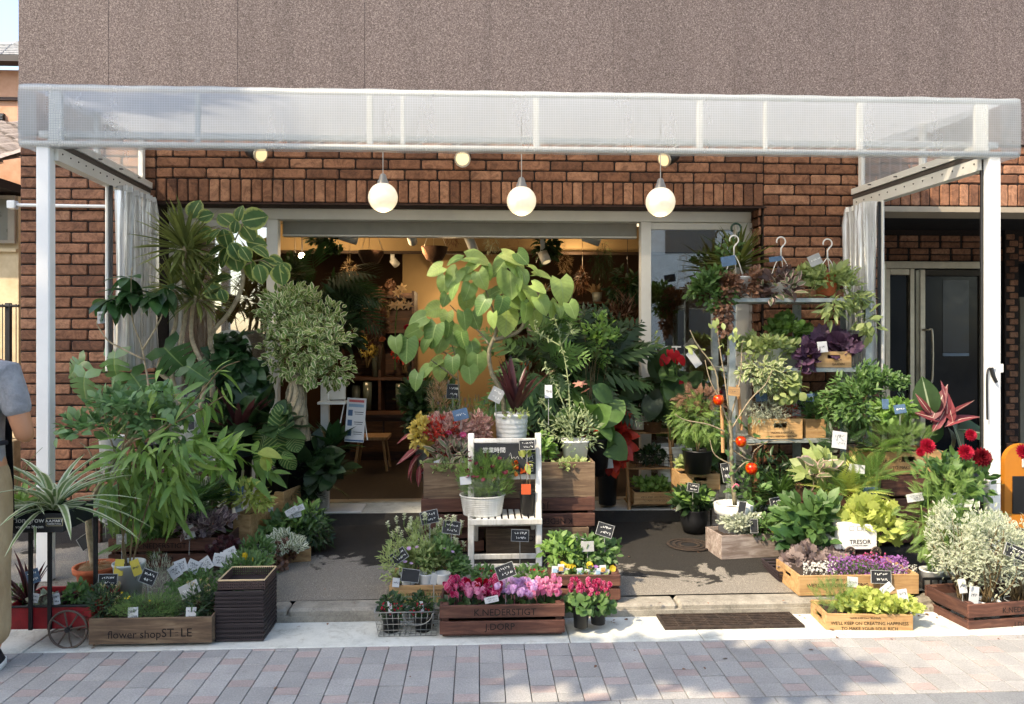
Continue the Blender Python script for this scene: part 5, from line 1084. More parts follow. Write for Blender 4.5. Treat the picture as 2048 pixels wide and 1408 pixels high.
# tray of herbs with folded white labels
t = plant('seed_tray_herbs', 'low grey green herbs behind the flower shop box', 340, 1180, .40); bush(t, L_silver, 318, 1150, .42, 28, 38, 260, 13, 'needle', .1, up=1.5); bush(t, L_mid, 420, 1165, .38, 95, 22, 1100, 9, 'small', .14, clump=18); bush(t, L_mid, 500, 1135, .45, 45, 26, 380, 17, 'lance', .12, up=.9); flowers(t, F_yel, 'cyclamen', [P(492, 1118, .40), P(505, 1122, .40)], .03)
for i, (px, py, an) in enumerate(((350, 1143, 35), (362, 1132, 20), (386, 1133, -25), (412, 1128, 35), (438, 1120, -10), (452, 1117, 0), (462, 1108, 25), (455, 1124, -8))): sign(px, py, 24, 25, .42 + .01*i, ORD[(0, 1, 2, 3, 4, 5, 7, 6)[i]] + ' folded white seed label from the left above the herbs', an, None, 'white', 3, cat='plant label', name='plant_label', group='row of folded white seed labels')
# dark crate behind with begonias and more
crate('dark slatted crate half hidden behind the grey pot', 216, 452, 1140, 1078, .88, .30, texts=(('K.NEDERSTIGT', .45, .75, .24), ('J.DORP', .45, .3, .24)))
t = plant('begonia', 'pewter leafed begonia cascading over the dark slatted crate', 415, 1080, .95); bush(t, L_begonia, 412, 1052, .95, 48, 30, 330, 19, 'small', .12, clump=9); bush(t, L_burg, 455, 1100, .80, 40, 22, 220, 16, 'lobed', .1)
sign(378, 1064, 22, 26, .84, 'small dark slate tag leaning on the begonia crate', 15, 1110, 'grey', 0)
t = plant('palm', 'feathery green palm fronds above the dark slatted crate', 340, 1075, 1.0); rosette(t, L_mid, P(335, 1060, 1.0), 26, .34, 'palm', (.1, 1.2)); bush(t, L_fern, 320, 1040, 1.0, 60, 38, 60, 40, 'palm', .15); rosette(t, L_mid, P(385, 1010, 1.05), 20, .2, 'palm', (.1, 1.2))
t = pp('philodendron', 'broad leafed plant in a pale pot inside the dark slatted crate', 285, 1075, .95, (56, 50, 46), M['palepot']); bush(t, L_blue, 285, 1000, .95, 62, 50, 70, 46, 'broad', .15, up=.1); sign(350, 998, 18, 26, .9, 'navy tag among the palm fronds', 12, None, 'blue', 0); sign(212, 1040, 26, 14, .8, 'white fluted label left of the pale pot', -30, 1075, 'white', 4)
# stands and tall plants against the wall
def plinth(px0, px1, py, Y, dep, lab): 
    a, e = P(px0, py, Y), P(px1, py, Y); t = thing('plant_stand', lab, 'stand', ((a.x+e.x)/2, Y+dep/2, gz(Y))); 
    for k in range(int((e.x-a.x)/.09)+1): x = a.x + k*.09; MB().box((x, Y, a.z-.02), (min(x+.084, e.x+.02), Y+dep, a.z), .003).build('slat', M['wood_ybase'], t)
    for x in (a.x, e.x-.03):
        for y in (Y+.005, Y+dep-.035): MB().box((x, y, gz(y)), (x+.03, y+.03, a.z-.0205)).build('leg', M['wood_ybase'], t)
plinth(190, 430, 948, 1.42, .34, 'low dark slatted stand under the tall plants at the left')
t = pp('monstera', 'monstera with big split leaves in a white stone pot', 224, 946, 1.5, (48, 74, 40), M['stonepot'], 'plain'); Ym = 1.38
fan(t, 'monstera', 'monstera', L_mon, Ym, [(165, 775, 84, -12), (228, 738, 84, 0), (280, 772, 80, 40), (350, 718, 88, 45), (150, 735, 56, -55), (235, 800, 60, 5), (395, 745, 60, 60)], .95, .45, dep=.08)
stems(t, Ym+.06, [[(222, 880), (200, 800), (165, 745)], [(224, 880), (226, 780), (226, 700)], [(226, 880), (260, 800), (262, 745)], [(228, 880), (300, 780), (342, 700)], [(224, 880), (180, 800), (150, 715)]], .007, .004, M['gstem'], 'petiole')
t = pp('dragon_tree', 'dragon tree with three pale trunks and spiky tufts in a tall white pot', 388, 946, 1.5, (46, 122, 36), M['stonepot'], 'plain', sq=.8); Yd_ = 1.45
stems(t, Yd_, [[(392, 850), (345, 770), (318, 740), (330, 700), (350, 655), (352, 600), (342, 575)], [(385, 850), (345, 760), (360, 690), (372, 620), (368, 560), (370, 490)], [(390, 850), (412, 760), (400, 720), (383, 675), (385, 620), (392, 590)]], .017, .012, M['bark'], 'trunk', 10)
for (x, y, n, ln) in ((370, 500, 130, .30), (345, 575, 70, .22), (395, 600, 90, .24), (385, 545, 40, .24)): rosette(t, L_drac, P(x, y, Yd_), n, ln, T['sword'], (-.6, 1.5), base=.03)
sign(383, 850, 12, 18, 1.41, 'small dark square sticker tag on the tall white pot', 8, None, 'chalk', 0); sign(310, 775+95, 1, 1, 1.3, 'tiny wire hook on the tall white pot', 0, None, 'grey', 0) if False else None
t = pp('variegated_rubber_tree', 'yellow edged rubber tree with a forked curved trunk at the left window', 425, 900, 1.62, (44, 100, 36), M['black']); Yr = 1.58
stems(t, Yr, [[(425, 820), (425, 720), (422, 670), (455, 630), (478, 590), (487, 555), (480, 530)], [(422, 672), (418, 630), (412, 610)]], .019, .011, M['bark'], 'trunk', 9); stems(t, Yr, [[(480, 535), (470, 480), (455, 450)], [(480, 535), (520, 520), (550, 535)], [(470, 490), (430, 490)], [(470, 480), (490, 440)]], .006, .003, M['bark'], 'branch')
fan(t, 'altissima', 'round', L_alt, Yr-.03, [(388, 420, 44, 160), (408, 432, 38, 110), (478, 428, 34, 175), (505, 437, 46, 105), (455, 440, 36, -140), (470, 455, 34, 170), (495, 462, 46, 45), (450, 475, 40, 10), (425, 470, 44, -60), (410, 465, 40, -100), (430, 500, 42, -80), (470, 500, 36, 30), (448, 510, 44, -40), (470, 518, 40, 10), (490, 505, 36, 40), (500, 537, 42, -8), (520, 545, 38, 18), (535, 530, 42, 60), (560, 547, 42, 5), (548, 520, 36, 80), (430, 530, 38, -20), (440, 555, 46, -95), (425, 580, 38, 50), (445, 590, 30, 20), (415, 520, 36, -30), (570, 535, 30, 30), (520, 500, 34, 70), (510, 485, 36, 90)], .8, .5, dep=.08)
t = pp('lance_leaf_tree', 'dark lance leaf tree leaning left before the vinyl curtain', 300, 946, 1.32, (40, 60, 32), M['black']); Yl = 1.25
stems(t, Yl, [[(300, 890), (300, 800), (285, 700), (265, 640), (262, 570), (264, 535)], [(290, 720), (240, 695), (215, 680), (195, 650), (195, 640)], [(285, 700), (320, 640), (335, 590)]], .007, .003, M['bark'], 'branch')
for (x, y, n) in ((262, 585, 15), (222, 600, 13), (310, 590, 12), (330, 575, 9), (258, 555, 8)): rosette(t, L_coffee, P(x, y, Yl), n, .16, 'broad', (-1.1, .5), wid=np.full(n, .75))
sign(202, 635, 14, 24, Yl-.03, 'white hanging label on the lance leaf tree', 5, None, 'white')
t = pp('coffee_tree', 'dense glossy dark coffee tree behind the left window post', 475, 950, 1.75, (60, 80, 50), M['black']); bush(t, L_coffee, 475, 745, 1.75, 66, 70, 620, 34, 'broad', .16, shell=.5, up=-.7, hang=.2, face=.8, clump=12, stems=(475, 880, 8))
tag(MB().lathe([(.001, .0), (.16, .02), (.17, .03), (.165, .04), (.001, .02)], (0, 0, 0), 28).build('x', M['white']), None) if False else None
q = P(462, 690, 2.0); wc = thing('white_chair', 'white rounded chair back behind the dragon tree', 'chair', (q.x, 2.0, .17)); m = MB(); vs = []; 
for i in range(17): a = math.pi*i/16; vs += [(q.x+.14*math.cos(a), 2.0-.02*math.sin(a), q.z-.02+.13*math.sin(a)), (q.x+.14*math.cos(a), 2.02-.02*math.sin(a), q.z-.02+.13*math.sin(a))]
vs += [(q.x-.14, 2.0, q.z-.2), (q.x-.14, 2.02, q.z-.2), (q.x+.14, 2.0, q.z-.2), (q.x+.14, 2.02, q.z-.2)]; n = 19
m.add(vs, [tuple(2*i for i in range(n)), tuple(2*i+1 for i in range(n))[::-1]] + [(2*i, 2*((i+1) % n), 2*((i+1) % n)+1, 2*i+1) for i in range(n)]).build('backrest', M['white'], wc)
MB().box((q.x-.17, 1.86, .58), (q.x+.17, 2.1, .61), .006).build('seat', M['white'], wc)
for sx in (-.15, .13):
    for sy in (1.88, 2.06): MB().box((q.x+sx, sy, .17), (q.x+sx+.02, sy+.02, .58)).build('leg', M['white'], wc)
# variegated ficus with swollen trunk
t = pp('variegated_ficus', 'round headed cream variegated ficus with a thick swollen trunk', 592, 990, 1.72, (70, 118, 56), M['black']); Yf = 1.65
s = S(592, Yf); c0 = P(592, 880, Yf); tp = P(592, 752, Yf); m = MB(); m.lathe([(.115, 0), (.10, .06), (.086, .14), (.08, .22), (.072, .30), (.056, .38), (.03, .44)], (c0.x, c0.y, c0.z), 14, .85, .85); m.build('trunk', M['bark'], t, True); rt2 = MB()
for k in range(9): a = k*.7; rt2.tube(smooth_path([(c0.x+.10*math.cos(a), c0.y+.10*math.sin(a), c0.z), (c0.x+.074*math.cos(a+.8), c0.y+.074*math.sin(a+.8), c0.z+.16), (c0.x+.062*math.cos(a+1.7), c0.y+.062*math.sin(a+1.7), c0.z+.32), (c0.x+.02*math.cos(a), c0.y+.02*math.sin(a), c0.z+.45)], 4), .008, 5)
rt2.build('aerial_root', M['greybark'], t, True, kind='stuff')
bush(t, L_var, 602, 685, Yf, 76, 72, 480, 17, 'oval', .2, shell=.3, up=.1, face=.8, jit=.9); bush(t, L_var, 600, 680, Yf, 104, 98, 1000, 18, 'oval', .25, shell=.6, clump=30, up=.2, face=.8, jit=.9); bush(t, L_var, 585, 605, Yf, 50, 36, 260, 17, 'oval', .18, clump=7, up=.5); bush(t, L_var, 672, 730, Yf, 30, 46, 160, 17, 'oval', .12, clump=5, hang=.5); bush(t, L_var, 645, 640, Yf, 44, 40, 160, 17, 'oval', .14, clump=6, up=.4); bush(t, L_var, 535, 615, Yf, 34, 18, 110, 17, 'oval', .1, clump=4)
t = pp('calathea', 'calathea with round striped leaves under the ficus trunk', 550, 985, 1.5, (56, 40, 46), M['black']); fan(t, 'calathea', 'round', L_cal, 1.45, [(562, 850, 66, 165), (556, 888, 58, 10), (590, 885, 40, 20), (520, 880, 46, -40), (530, 915, 50, -20), (575, 920, 44, 25)], .8, .5, dep=.05); bush(t, L_dark, 530, 850, 1.55, 60, 36, 40, 50, 'broad', .1)
t = pp('dark_cordyline', 'dark bronze sword leaf plant between the coffee tree and calathea', 480, 960, 1.55, (46, 50, 38), M['black']); rosette(t, L_burg, P(478, 870, 1.55), 34, .36, 'sword', (-.1, 1.4), wid=np.full(34, 1.5)); bush(t, L_dark, 470, 850, 1.6, 50, 40, 60, 46, 'broad', .12)
# pedestal with notice
q = P(665, 860, 1.95); pd = thing('notice_stand', 'white pedestal carrying a printed notice sheet at the doorway', 'notice stand', (q.x, 1.95, .17)); x0, x1 = P(641, 0, 1.95).x, P(657, 0, 1.95).x
MB().box((x0, 1.95, .17), (x1, 2.0, P(665, 760, 1.95).z), .003).build('post', M['white'], pd); MB().box((x0+.03, 1.96, P(665, 800, 1.95).z), (P(690, 0, 1.95).x, 1.99, P(665, 755, 1.95).z), .003).build('sanitiser_box', M['white'], pd); MB().box((x0+.002, 1.83, P(665, 806, 1.95).z), (P(694, 0, 1.9).x, 1.9495, P(665, 801, 1.95).z), .002).build('shelf', M['white'], pd)
mb = MB(); q = P(711, 840, 1.85); s = S(711, 1.85); mb.M = Matrix.Translation(q) @ Matrix.Rotation(R(4), 4, 'Y'); mb.box((-19*s, -.002, -44*s), (19*s, .002, 44*s)); mb.build('sheet', M['card'], pd); 
def onsheet(x, z, w_, h_, mat, nm): m = MB(); m.M = Matrix.Translation(q) @ Matrix.Rotation(R(4), 4, 'Y'); m.box(((x-w_/2)*s, -.0032, (z-h_/2)*s), ((x+w_/2)*s, -.0024, (z+h_/2)*s)); m.build(nm, mat, pd)
onsheet(0, 38, 30, 5, plain('notice red', hx('b0565a'), .8), 'heading'); onsheet(0, 29, 30, 6, plain('notice blue', hx('7a94a8'), .8), 'picture_band')
for k in range(3): onsheet(-11, 14-20*k, 9, 12, plain('notice navy', hx('3f5a78'), .8), 'icon'); onsheet(6, 16-20*k, 18, 1.6, M['ink'], 'text_line'); onsheet(6, 12-20*k, 16, 1.2, M['ink'], 'text_line')
onsheet(0, -41, 36, 3, plain('notice navy', hx('3f5a78'), .8), 'footer')
for a, e in (((673, 885), (690, 800)), ((735, 880), (724, 800))): MB().tube([P(*a, 1.87), P(*e, 1.87)], .004, 5).build('easel_leg', M['white'], pd)
q = P(700, 1003, 1.98); MB().box((q.x-.2, 1.86, .172), (q.x+.1, 2.1, .182), .003).build('foot', M['white'], pd)
# dark plants beside the doorway
t = pp('palm_lily', 'dark glossy palm like plant in a flared white pot at the doorway', 642, 1016, 1.93, (34, 56, 24), M['palepot']); bush(t, L_dark, 635, 915, 1.85, 66, 46, 90, 46, 'broad', .18, shell=.3, clump=8, up=.4); rosette(t, L_dark, P(630, 960, 1.85), 40, .28, 'palm', (-.2, 1.3)); rosette(t, L_coffee, P(665, 900, 1.85), 26, .22, 'lance', (.2, 1.5), wid=np.full(26, 1.4))
t = pp('parlour_palm', 'dark palm in a black pot left of the flared white pot', 595, 1022, 1.90, (62, 50, 52), M['black']); rosette(t, L_dark, P(595, 970, 1.82), 44, .30, 'palm', (-.1, 1.3)); sign(598, 992, 26, 10, 1.80, 'dark handwritten label on the black palm pot', -6, None, 'chalk', 1)
# pale crates with yellow green plants
crate('pale pine crate with a dracaena at the left of the forecourt', 466, 504, 1090, 1028, 1.12, .40, 'box', 'wood_pale', -14, fill=.8); crate('pale pine crate standing further back by the calathea', 520, 572, 1025, 982, 1.45, .34, 'box', 'wood_pale', -14, fill=.8)
t = plant('golden_dracaena', 'yellow green dracaena growing in the pale pine crate', 485, 1035, 1.2); stems(t, 1.2, [[(478, 1040), (482, 990), (486, 940)]], .012, .009, M['bark'], 'trunk'); bush(t, L_fresh, 490, 930, 1.2, 66, 36, 46, 52, 'lance', .16, shell=.2, up=.1, hang=.3); bush(t, L_lime, 500, 985, 1.15, 44, 32, 260, 20, 'lance', .1, clump=7); fan(t, 'lime_leaf', 'broad', L_lime, 1.12, [(535, 905, 46, 95), (532, 925, 34, 15)], .6, .8)
t = plant('green_dracaena', 'fresh green dracaena with a thick cane left of the pale crate', 425, 1040, 1.15); stems(t, 1.15, [[(420, 1040), (424, 990), (430, 930)]], .013, .01, M['bark'], 'trunk'); bush(t, L_fresh, 425, 912, 1.15, 56, 32, 50, 48, 'lance', .14, shell=.2, up=.1, hang=.2); rosette(t, L_mid, P(420, 1005, 1.1), 26, .18, 'palm', (0, 1.2)); pot(t, P(422, 1045, 1.15), .07, .055, .08, M['terracotta'])
sign(474, 981, 26, 20, 1.08, 'blue slate tag in front of the golden dracaena', -4, 1040, 'blue'); sign(478, 1015, 16, 16, 1.09, 'white bird shaped label in the pale pine crate', 12, 1030, 'white', 1); sign(540, 1019, 13, 9, 1.3, 'tiny white label behind the low plants', 4, 1035, 'white', 1)
t = plant('mixed_bedding', 'low green leafy plants along the left side of the forecourt', 590, 1085, 1.2); bush(t, L_mid, 580, 1050, 1.22, 62, 30, 650, 17, 'oval', .2, clump=14); bush(t, L_fresh, 610, 1035, 1.25, 30, 22, 90, 24, 'lance', .12); bush(t, L_dark, 630, 1060, 1.2, 34, 36, 200, 20, 'lance', .12, hang=.4)
crate('low pale tray under the bedding plants at the left', 540, 620, 1135, 1105, .98, .34, 'box', 'wood_pale', 12, fill=.8); t = plant('variegated_ivy', 'white variegated and brown trailing plants at the front of the bedding', 570, 1125, 1.0)
bush(t, L_white, 575, 1085, 1.0, 42, 20, 330, 13, 'small', .14, clump=9); bush(t, L_brown, 570, 1115, .92, 34, 26, 330, 13, 'small', .1, clump=7, hang=.4); bush(t, L_mid, 515, 1100, .75, 30, 24, 200, 18, 'lance', .1, up=1)
for i, (px, py, an) in enumerate(((583, 1022, 30), (596, 1018, 25), (590, 1029, 10))): sign(px, py, 26, 12, 1.1+.01*i, ('left', 'right', 'lowest')[i] + ' one of the folded pale labels over the left bedding plants', an, None, 'white', 3, cat='plant label', name='plant_label', group='folded labels over the left bedding')
sign(521, 1100, 26, 22, .78, 'black blank chalk tag behind the brown crates', 4, 1135, 'chalk', 1); sign(545, 1085, 9, 14, .95, 'small cream picture label among the variegated ivy', 10, 1100, 'white', 1)
# ================================================================== CENTRE GROUP
c = crate('dark crate of pink cyclamens lettered K.NEDERSTIGT J.DORP in front', 879, 1130, 1275, 1212, .06, .25, texts=(('K.NEDERSTIGT', .52, .76, .30), ('J.DORP', .48, .30, .30)), fill=.75)
def cyclamen(root, x0, x1, y0, y1, Y0, Y1, n, mats, size=.036):
    for i in range(int(n*1.7)):
        x = random.uniform(x0, x1); Y = random.uniform(Y0, Y1); y = lerp(y1, y0, (Y-Y0)/(Y1-Y0+1e-6)) + random.uniform(-12, 10); flowers(root, mats, 'cyclamen', [P(x, y, Y)], size, (0, -.35, 1), .35)
for i, (px, lab, mm) in enumerate(((915, 'magenta and rose cyclamen at the left end of the dark crate', F_mag), (955, 'deep red cyclamen in the dark crate', F_red), (985, 'small crimson cyclamen in the middle of the dark crate', F_mag), (1030, 'lilac cyclamen in the dark crate', F_lil), (1085, 'pale pink cyclamen at the right end of the dark crate', F_pink))):
    t = plant('cyclamen', lab, px, 1225, .17, group='cyclamens in the dark crate'); w_ = (26, 22, 16, 42, 34)[i]
    cyclamen(t, px-w_, px+w_, 1168, 1188, .08, .26, (20, 12, 12, 30, 26)[i], mm); bush(t, L_dark, px+2, 1205, .16, w_+4, 8, 80, 17, 'round', .06, face=.9, up=.3); mb = MB()
    for k in range(14): x = random.uniform(px-w_*.8, px+w_*.8); mb.tube([P(px + (x-px)*.6, 1222, .15), P(x, 1190, .14)], .0018, 4)
    mb.build('flower_stalk', plain('rosy stalk', hx('a0626a'), .6), t, kind='stuff')
t = plant('cyclamen', 'pale rose cyclamen between the magenta and red ones', 950, 1222, .1, group='cyclamens in the dark crate'); cyclamen(t, 935, 965, 1185, 1192, .08, .14, 14, F_pink)
t = plant('red_berry_plant', 'low plants with red shoots behind the cyclamen crate', 1000, 1165, .40); bush(t, L_mid, 975, 1150, .42, 36, 14, 160, 13, 'oval', .08); bush(t, L_mid, 1060, 1150, .42, 38, 14, 160, 13, 'oval', .08); flowers(t, F_red, 'daisy', [P(random.uniform(945, 1090), random.uniform(1136, 1155), .38) for _ in range(26)], .014)
sign(1011, 1142, 36, 26, .12, 'black chalk tag standing above the lilac cyclamens', 20, 1210, 'chalk'); sign(983, 1199, 28, 12, .06, 'white printed card lying on the cyclamen leaves', 12, None, 'white', 2)
# wire basket with black pots
Yw = .10; a0, a1 = P(757, 1268, Yw), P(872, 1268, Yw); wk = thing('wire_basket', 'grey wire basket holding small black pots beside the cyclamen crate', 'basket', ((a0.x+a1.x)/2, Yw+.09, 0)); z1 = P(800, 1222, Yw).z; mb = MB(); dp = .17
for k in range(5): z = lerp(.004, z1, k/4); e = .018*k/4; mb.tube([(a0.x-e, Yw-e, z), (a1.x+e, Yw-e, z), (a1.x+e, Yw+dp+e, z), (a0.x-e, Yw+dp+e, z), (a0.x-e, Yw-e, z)], .0016 if k < 4 else .003, 5)
for k in range(12): x = lerp(a0.x, a1.x, k/11); xe = lerp(a0.x-.018, a1.x+.018, k/11); mb.tube([(xe, Yw-.018, z1), (x, Yw, .004), (x, Yw+dp, .004), (xe, Yw+dp+.018, z1)], .0015, 4)
for k in range(7): y = lerp(Yw, Yw+dp, k/6); ye = lerp(Yw-.018, Yw+dp+.018, k/6); mb.tube([(a0.x-.018, ye, z1), (a0.x, y, .004), (a1.x, y, .004), (a1.x+.018, ye, z1)], .0015, 4)
mb.build('wire_mesh', M['wire'], wk, True, kind='stuff'); n = 14; xm = (a0.x+a1.x)/2+.05; MB().tube([(xm+.07*math.cos(math.pi*k/n), Yw-.022, z1-.005-.055*math.sin(math.pi*k/n)) for k in range(n+1)], .0026, 5).build('handle', M['wire'], wk, True)
for i, px in enumerate((785, 842)):
    t = pp('gaultheria', 'red berried shrub in a black pot at the %s of the wire basket' % ('left' if i == 0 else 'right'), px + (4 if i else -2), 1262, Yw+.08, (40, 42, 32), M['black'], group='berry pots in the wire basket'); bush(t, L_dark, px, 1212, Yw+.08, 26, 20, 170, 12, 'small', .08); bush(t, L_fern, px+14, 1205, Yw+.1, 22, 18, 130, 12, 'dill', .06); flowers(t, F_red, 'daisy', [P(px + random.uniform(-22, 20), random.uniform(1205, 1232), Yw) for _ in range(18)], .011)
    sign(px-5+i*6, 1214, 8, 22, Yw+.02, 'slim white and red label in the %s wire basket pot' % ('left' if i == 0 else 'right'), 8, 1232, 'white', 1)
sign(868, 1158, 12, 22, .16, 'grey plastic tag on a bent wire above the wire basket', -10, 1225, 'grey', 0)
# salvia crate
crate('pale printed crate of white salvias behind the wire basket', 778, 905, 1212, 1172, .36, .30, 'box', 'wood_pale', 0, (('MAKES EVERYDAY SPLENDID', .66, .72, .12), ("WE'LL KEEP ON CREATING HA", .55, .46, .26), ('TO MAKE YOUR', .7, .15, .26)), fill=.9, zb=.066)
t = plant('white_salvia', 'tall pale flower spikes over lime leaves in the salvia crate', 830, 1170, .5); bush(t, L_sage, 850, 1110, .52, 62, 62, 1500, 14, 'lance', .15, clump=22, up=.6); spikes(t, F_pale, [P(random.uniform(775, 930), random.uniform(1040, 1115), random.uniform(.44, .62)) for _ in range(52)], .04, .016, 20); bush(t, L_sage, 790, 1120, .46, 26, 48, 340, 12, 'lance', .1, up=.6)
t = plant('green_shrub_pot', 'dark green bushy plant at the right of the salvia crate', 890, 1175, .45); bush(t, L_mid, 888, 1125, .46, 48, 44, 850, 13, 'oval', .14, clump=13, up=.7); flowers(t, F_lil, 'daisy', [P(x, y, .40) for x, y in ((818, 1098), (834, 1095), (822, 1128), (810, 1125), (888, 1098), (905, 1105))], .026)
for i, px in enumerate((817, 852, 886)): q = P(px, 1180, .42); tag(MB().lathe([(.03, 0), (.042, .075), (.044, .08), (.040, .08)], (q.x, .42, .12), 20).build('nursery_pot', M['whiteplastic'], None, True), ('leftmost', 'middle', 'rightmost')[i] + ' of the white nursery pots in the salvia crate', 'pot', 'white nursery pots in the salvia crate')
sign(859, 1034, 34, 24, .50, 'black chalk tag on top of the white salvias', 12, 1110, 'chalk'); sign(903, 1055, 34, 24, .46, 'black chalk tag at the right of the salvias beside the chair', -8, 1120, 'chalk'); sign(798, 1112, 32, 22, .40, 'tilted black chalk tag at the left of the salvias', 35, 1150, 'chalk'); sign(821, 1151, 34, 24, .37, 'black sign clip in front of the white salvia pots', -8, 1185, 'chalk', 0); sign(792, 1165, 14, 18, .355, 'white card at the left corner of the salvia crate', -6, None, 'white', 1)
# stack of crates behind the chair
Ys = 1.10; zA, zB, zC, zD = gz(1.2)+.002, .246, .425, .645
def zrow(z, Y=Ys): return HY + (CAM.z - z) * F / ((Y - CAM.y) / (FW + RT*0).y)
crate('pale printed crate at the bottom of the stack behind the chair', 972, 1178, zrow(zA), zrow(zB)+0, Ys-.03, .36, 'box', 'wood_grey', 0, (("GROW", .42, .6, .3),), fill=.9, zb=zA)
crate('dark lettered crate turned upside down in the middle of the stack', 842, 1190, zrow(zB), zrow(zC), Ys-.02, .38, 'slat', 'wood_dark', 0, (('K.NEDERSTIGT', .72, .25, .26, 'flip'), ('J.DORP', .66, .75, .26, 'flip')), fill=.95, zb=zB+.004)
MB; a_ = P(842, 1000, Ys); crate('dark slatted crate under the left half of the stack', 842, 968, zrow(zA), zrow(zB), Ys+.02, .33, 'slat', 'wood_dark', 0, (), fill=.9, zb=zA)
crate('weathered long planting box on top of the stack', 847, 1190, zrow(zC), zrow(zD), Ys, .42, 'box', 'wood_grey', 0, (), fill=.86, zb=zC+.008)
t = plant('croton_mix', 'crimson and pink foliage plants at the left of the top box', 900, 930, 1.25); bush(t, L_pink, 900, 865, 1.25, 52, 36, 720, 13, 'oval', .16, clump=16); bush(t, L_red, 880, 880, 1.2, 46, 38, 340, 15, 'lance', .12, clump=9); bush(t, L_pink, 955, 855, 1.3, 32, 26, 420, 12, 'oval', .12, clump=10); bush(t, L_trad, 905, 905, 1.17, 36, 22, 90, 26, 'lance', .06, up=.7); flowers(t, F_mag, 'daisy', [P(897, 868, 1.14), P(926, 871, 1.14)], .045)
t = plant('yellow_croton', 'small yellow croton at the left edge of the top box', 845, 930, 1.18); bush(t, L_yel, 843, 872, 1.18, 18, 36, 190, 14, 'oval', .06, clump=6)
t = plant('tricolor_arching', 'dark wine leaves arching down left of the crate stack', 845, 930, 1.3); fan(t, 'wine_leaf', 'lance', L_strom, 1.2, [(818, 905, 50, -70), (826, 925, 56, -45), (815, 872, 44, -80), (836, 950, 50, -15), (848, 930, 44, -30), (822, 945, 40, -25)], .5, .9)
t = plant('lavender', 'lavender spikes and dry stalks behind the crimson plants', 910, 900, 1.4); spikes(t, F_lav, [P(random.uniform(860, 985), random.uniform(795, 830), random.uniform(1.35, 1.45)) for _ in range(60)], .022, .008, 12); spikes(t, L_straw, [P(random.uniform(860, 985), random.uniform(800, 850), 1.35) for _ in range(40)], .05, .005, 8, lean=.35); bush(t, L_silver, 920, 850, 1.42, 60, 30, 420, 14, 'needle', .1, up=1.4)
t = plant('succulent_row', 'pale small plants with white labels at the right of the top box', 1135, 945, 1.2); bush(t, L_sage, 1135, 932, 1.16, 46, 12, 260, 12, 'oval', .08, clump=12, up=.8); bush(t, L_fresh, 1092, 900, 1.25, 18, 30, 160, 15, 'oval', .08, clump=6)
t = plant('succulent_row', 'pale small plants with white labels at the left of the top box', 890, 945, 1.2); bush(t, L_sage, 895, 932, 1.14, 46, 12, 280, 12, 'oval', .06, clump=12, up=.8)
for i, (px, py, an) in enumerate(((1107, 939, 4), (1130, 936, 8), (1137, 930, 14), (1162, 930, -4), (1164, 938, 0))): sign(px, py, 14, 14, 1.12+.012*i, ORD[i] + ' square white label from the left in the right half of the top box', an, 950, 'white', 0, cat='plant label', name='plant_label', group='white labels at the right of the top box')
for i, (px, py, an) in enumerate(((878, 930, 20), (886, 940, 10), (911, 942, 4), (925, 932, 10))): sign(px, py, 16, 20, 1.12+.012*i, ORD[i] + ' white scalloped label from the left in the left half of the top box', an, 950, 'white', 0, cat='plant label', name='plant_label', group='white labels at the left of the top box')
sign(921, 829, 30, 22, 1.16, 'pale blue tag held up over the crimson plants', 14, 900, 'blue', 1); sign(906, 783, 24, 28, 1.42, 'dark chalk tag behind the lavender', -4, 830, 'chalk')
# heart leaved fig tree in a ribbed white pot, with a wine cordyline in the same pot
t = pp('heart_leaf_fig', 'large umbrella fig with bright heart shaped leaves and bent pale trunk', 1023, 920, 1.34, (66, 94, 54), M['whiteplastic'], 'ribbed'); Yu = 1.3
stems(t, Yu, [[(1010, 850), (1004, 790), (983, 745), (978, 705), (985, 682), (993, 660), (994, 620)], [(988, 680), (1015, 672), (1040, 660), (1055, 630)]], .016, .010, M['greybark'], 'trunk', 10)
stems(t, Yu, [[(994, 640), (975, 590), (960, 545)], [(994, 630), (1010, 570), (1030, 535)], [(978, 690), (960, 665), (930, 640), (900, 610)], [(1040, 660), (1080, 600), (1100, 570)]], .007, .003, M['greybark'], 'branch')
fan(t, 'heart', 'heart', L_fig, Yu-.08, [(910, 520, 35, -75), (955, 517, 44, 80), (1000, 530, 45, -50), (1025, 515, 45, 75), (1035, 535, 44, 45), (925, 550, 33, -85), (963, 560, 40, 20), (888, 570, 36, -15), (906, 582, 36, -30), (936, 583, 38, -15), (1020, 568, 49, -4), (990, 585, 40, -70), (978, 592, 38, -80), (963, 612, 44, -35), (1002, 612, 42, -10), (1025, 600, 42, 60), (1045, 585, 38, 20), (1065, 595, 40, 40), (1085, 550, 42, 85), (1078, 575, 29, 70), (1125, 582, 56, 10), (1053, 625, 45, 5), (1085, 610, 38, 30), (1104, 618, 40, 15), (1013, 645, 51, 2), (933, 605, 38, -5), (890, 600, 31, -20), (930, 640, 40, 15), (1145, 620, 36, 30), (870, 540, 35, -70), (940, 535, 35, -60), (1070, 540, 38, 60), (1050, 555, 35, 30), (905, 555, 35, -40), (950, 640, 35, 20), (1070, 640, 35, 10), (985, 640, 35, -10), (1120, 620, 31, 20), (1045, 515, 31, 50), (975, 545, 31, 10)], .75, .8, dep=.10)
t = pp('heart_leaf_fig', 'smaller umbrella fig with heart shaped leaves reaching left', 920, 935, 1.42, (46, 60, 38), M['black']); Yv = 1.36
stems(t, Yv, [[(921, 870), (918, 780), (912, 720), (898, 670)], [(915, 760), (890, 740), (862, 720)], [(912, 720), (880, 700), (845, 690)], [(905, 690), (915, 660), (925, 640)]], .007, .003, M['greybark'], 'branch')
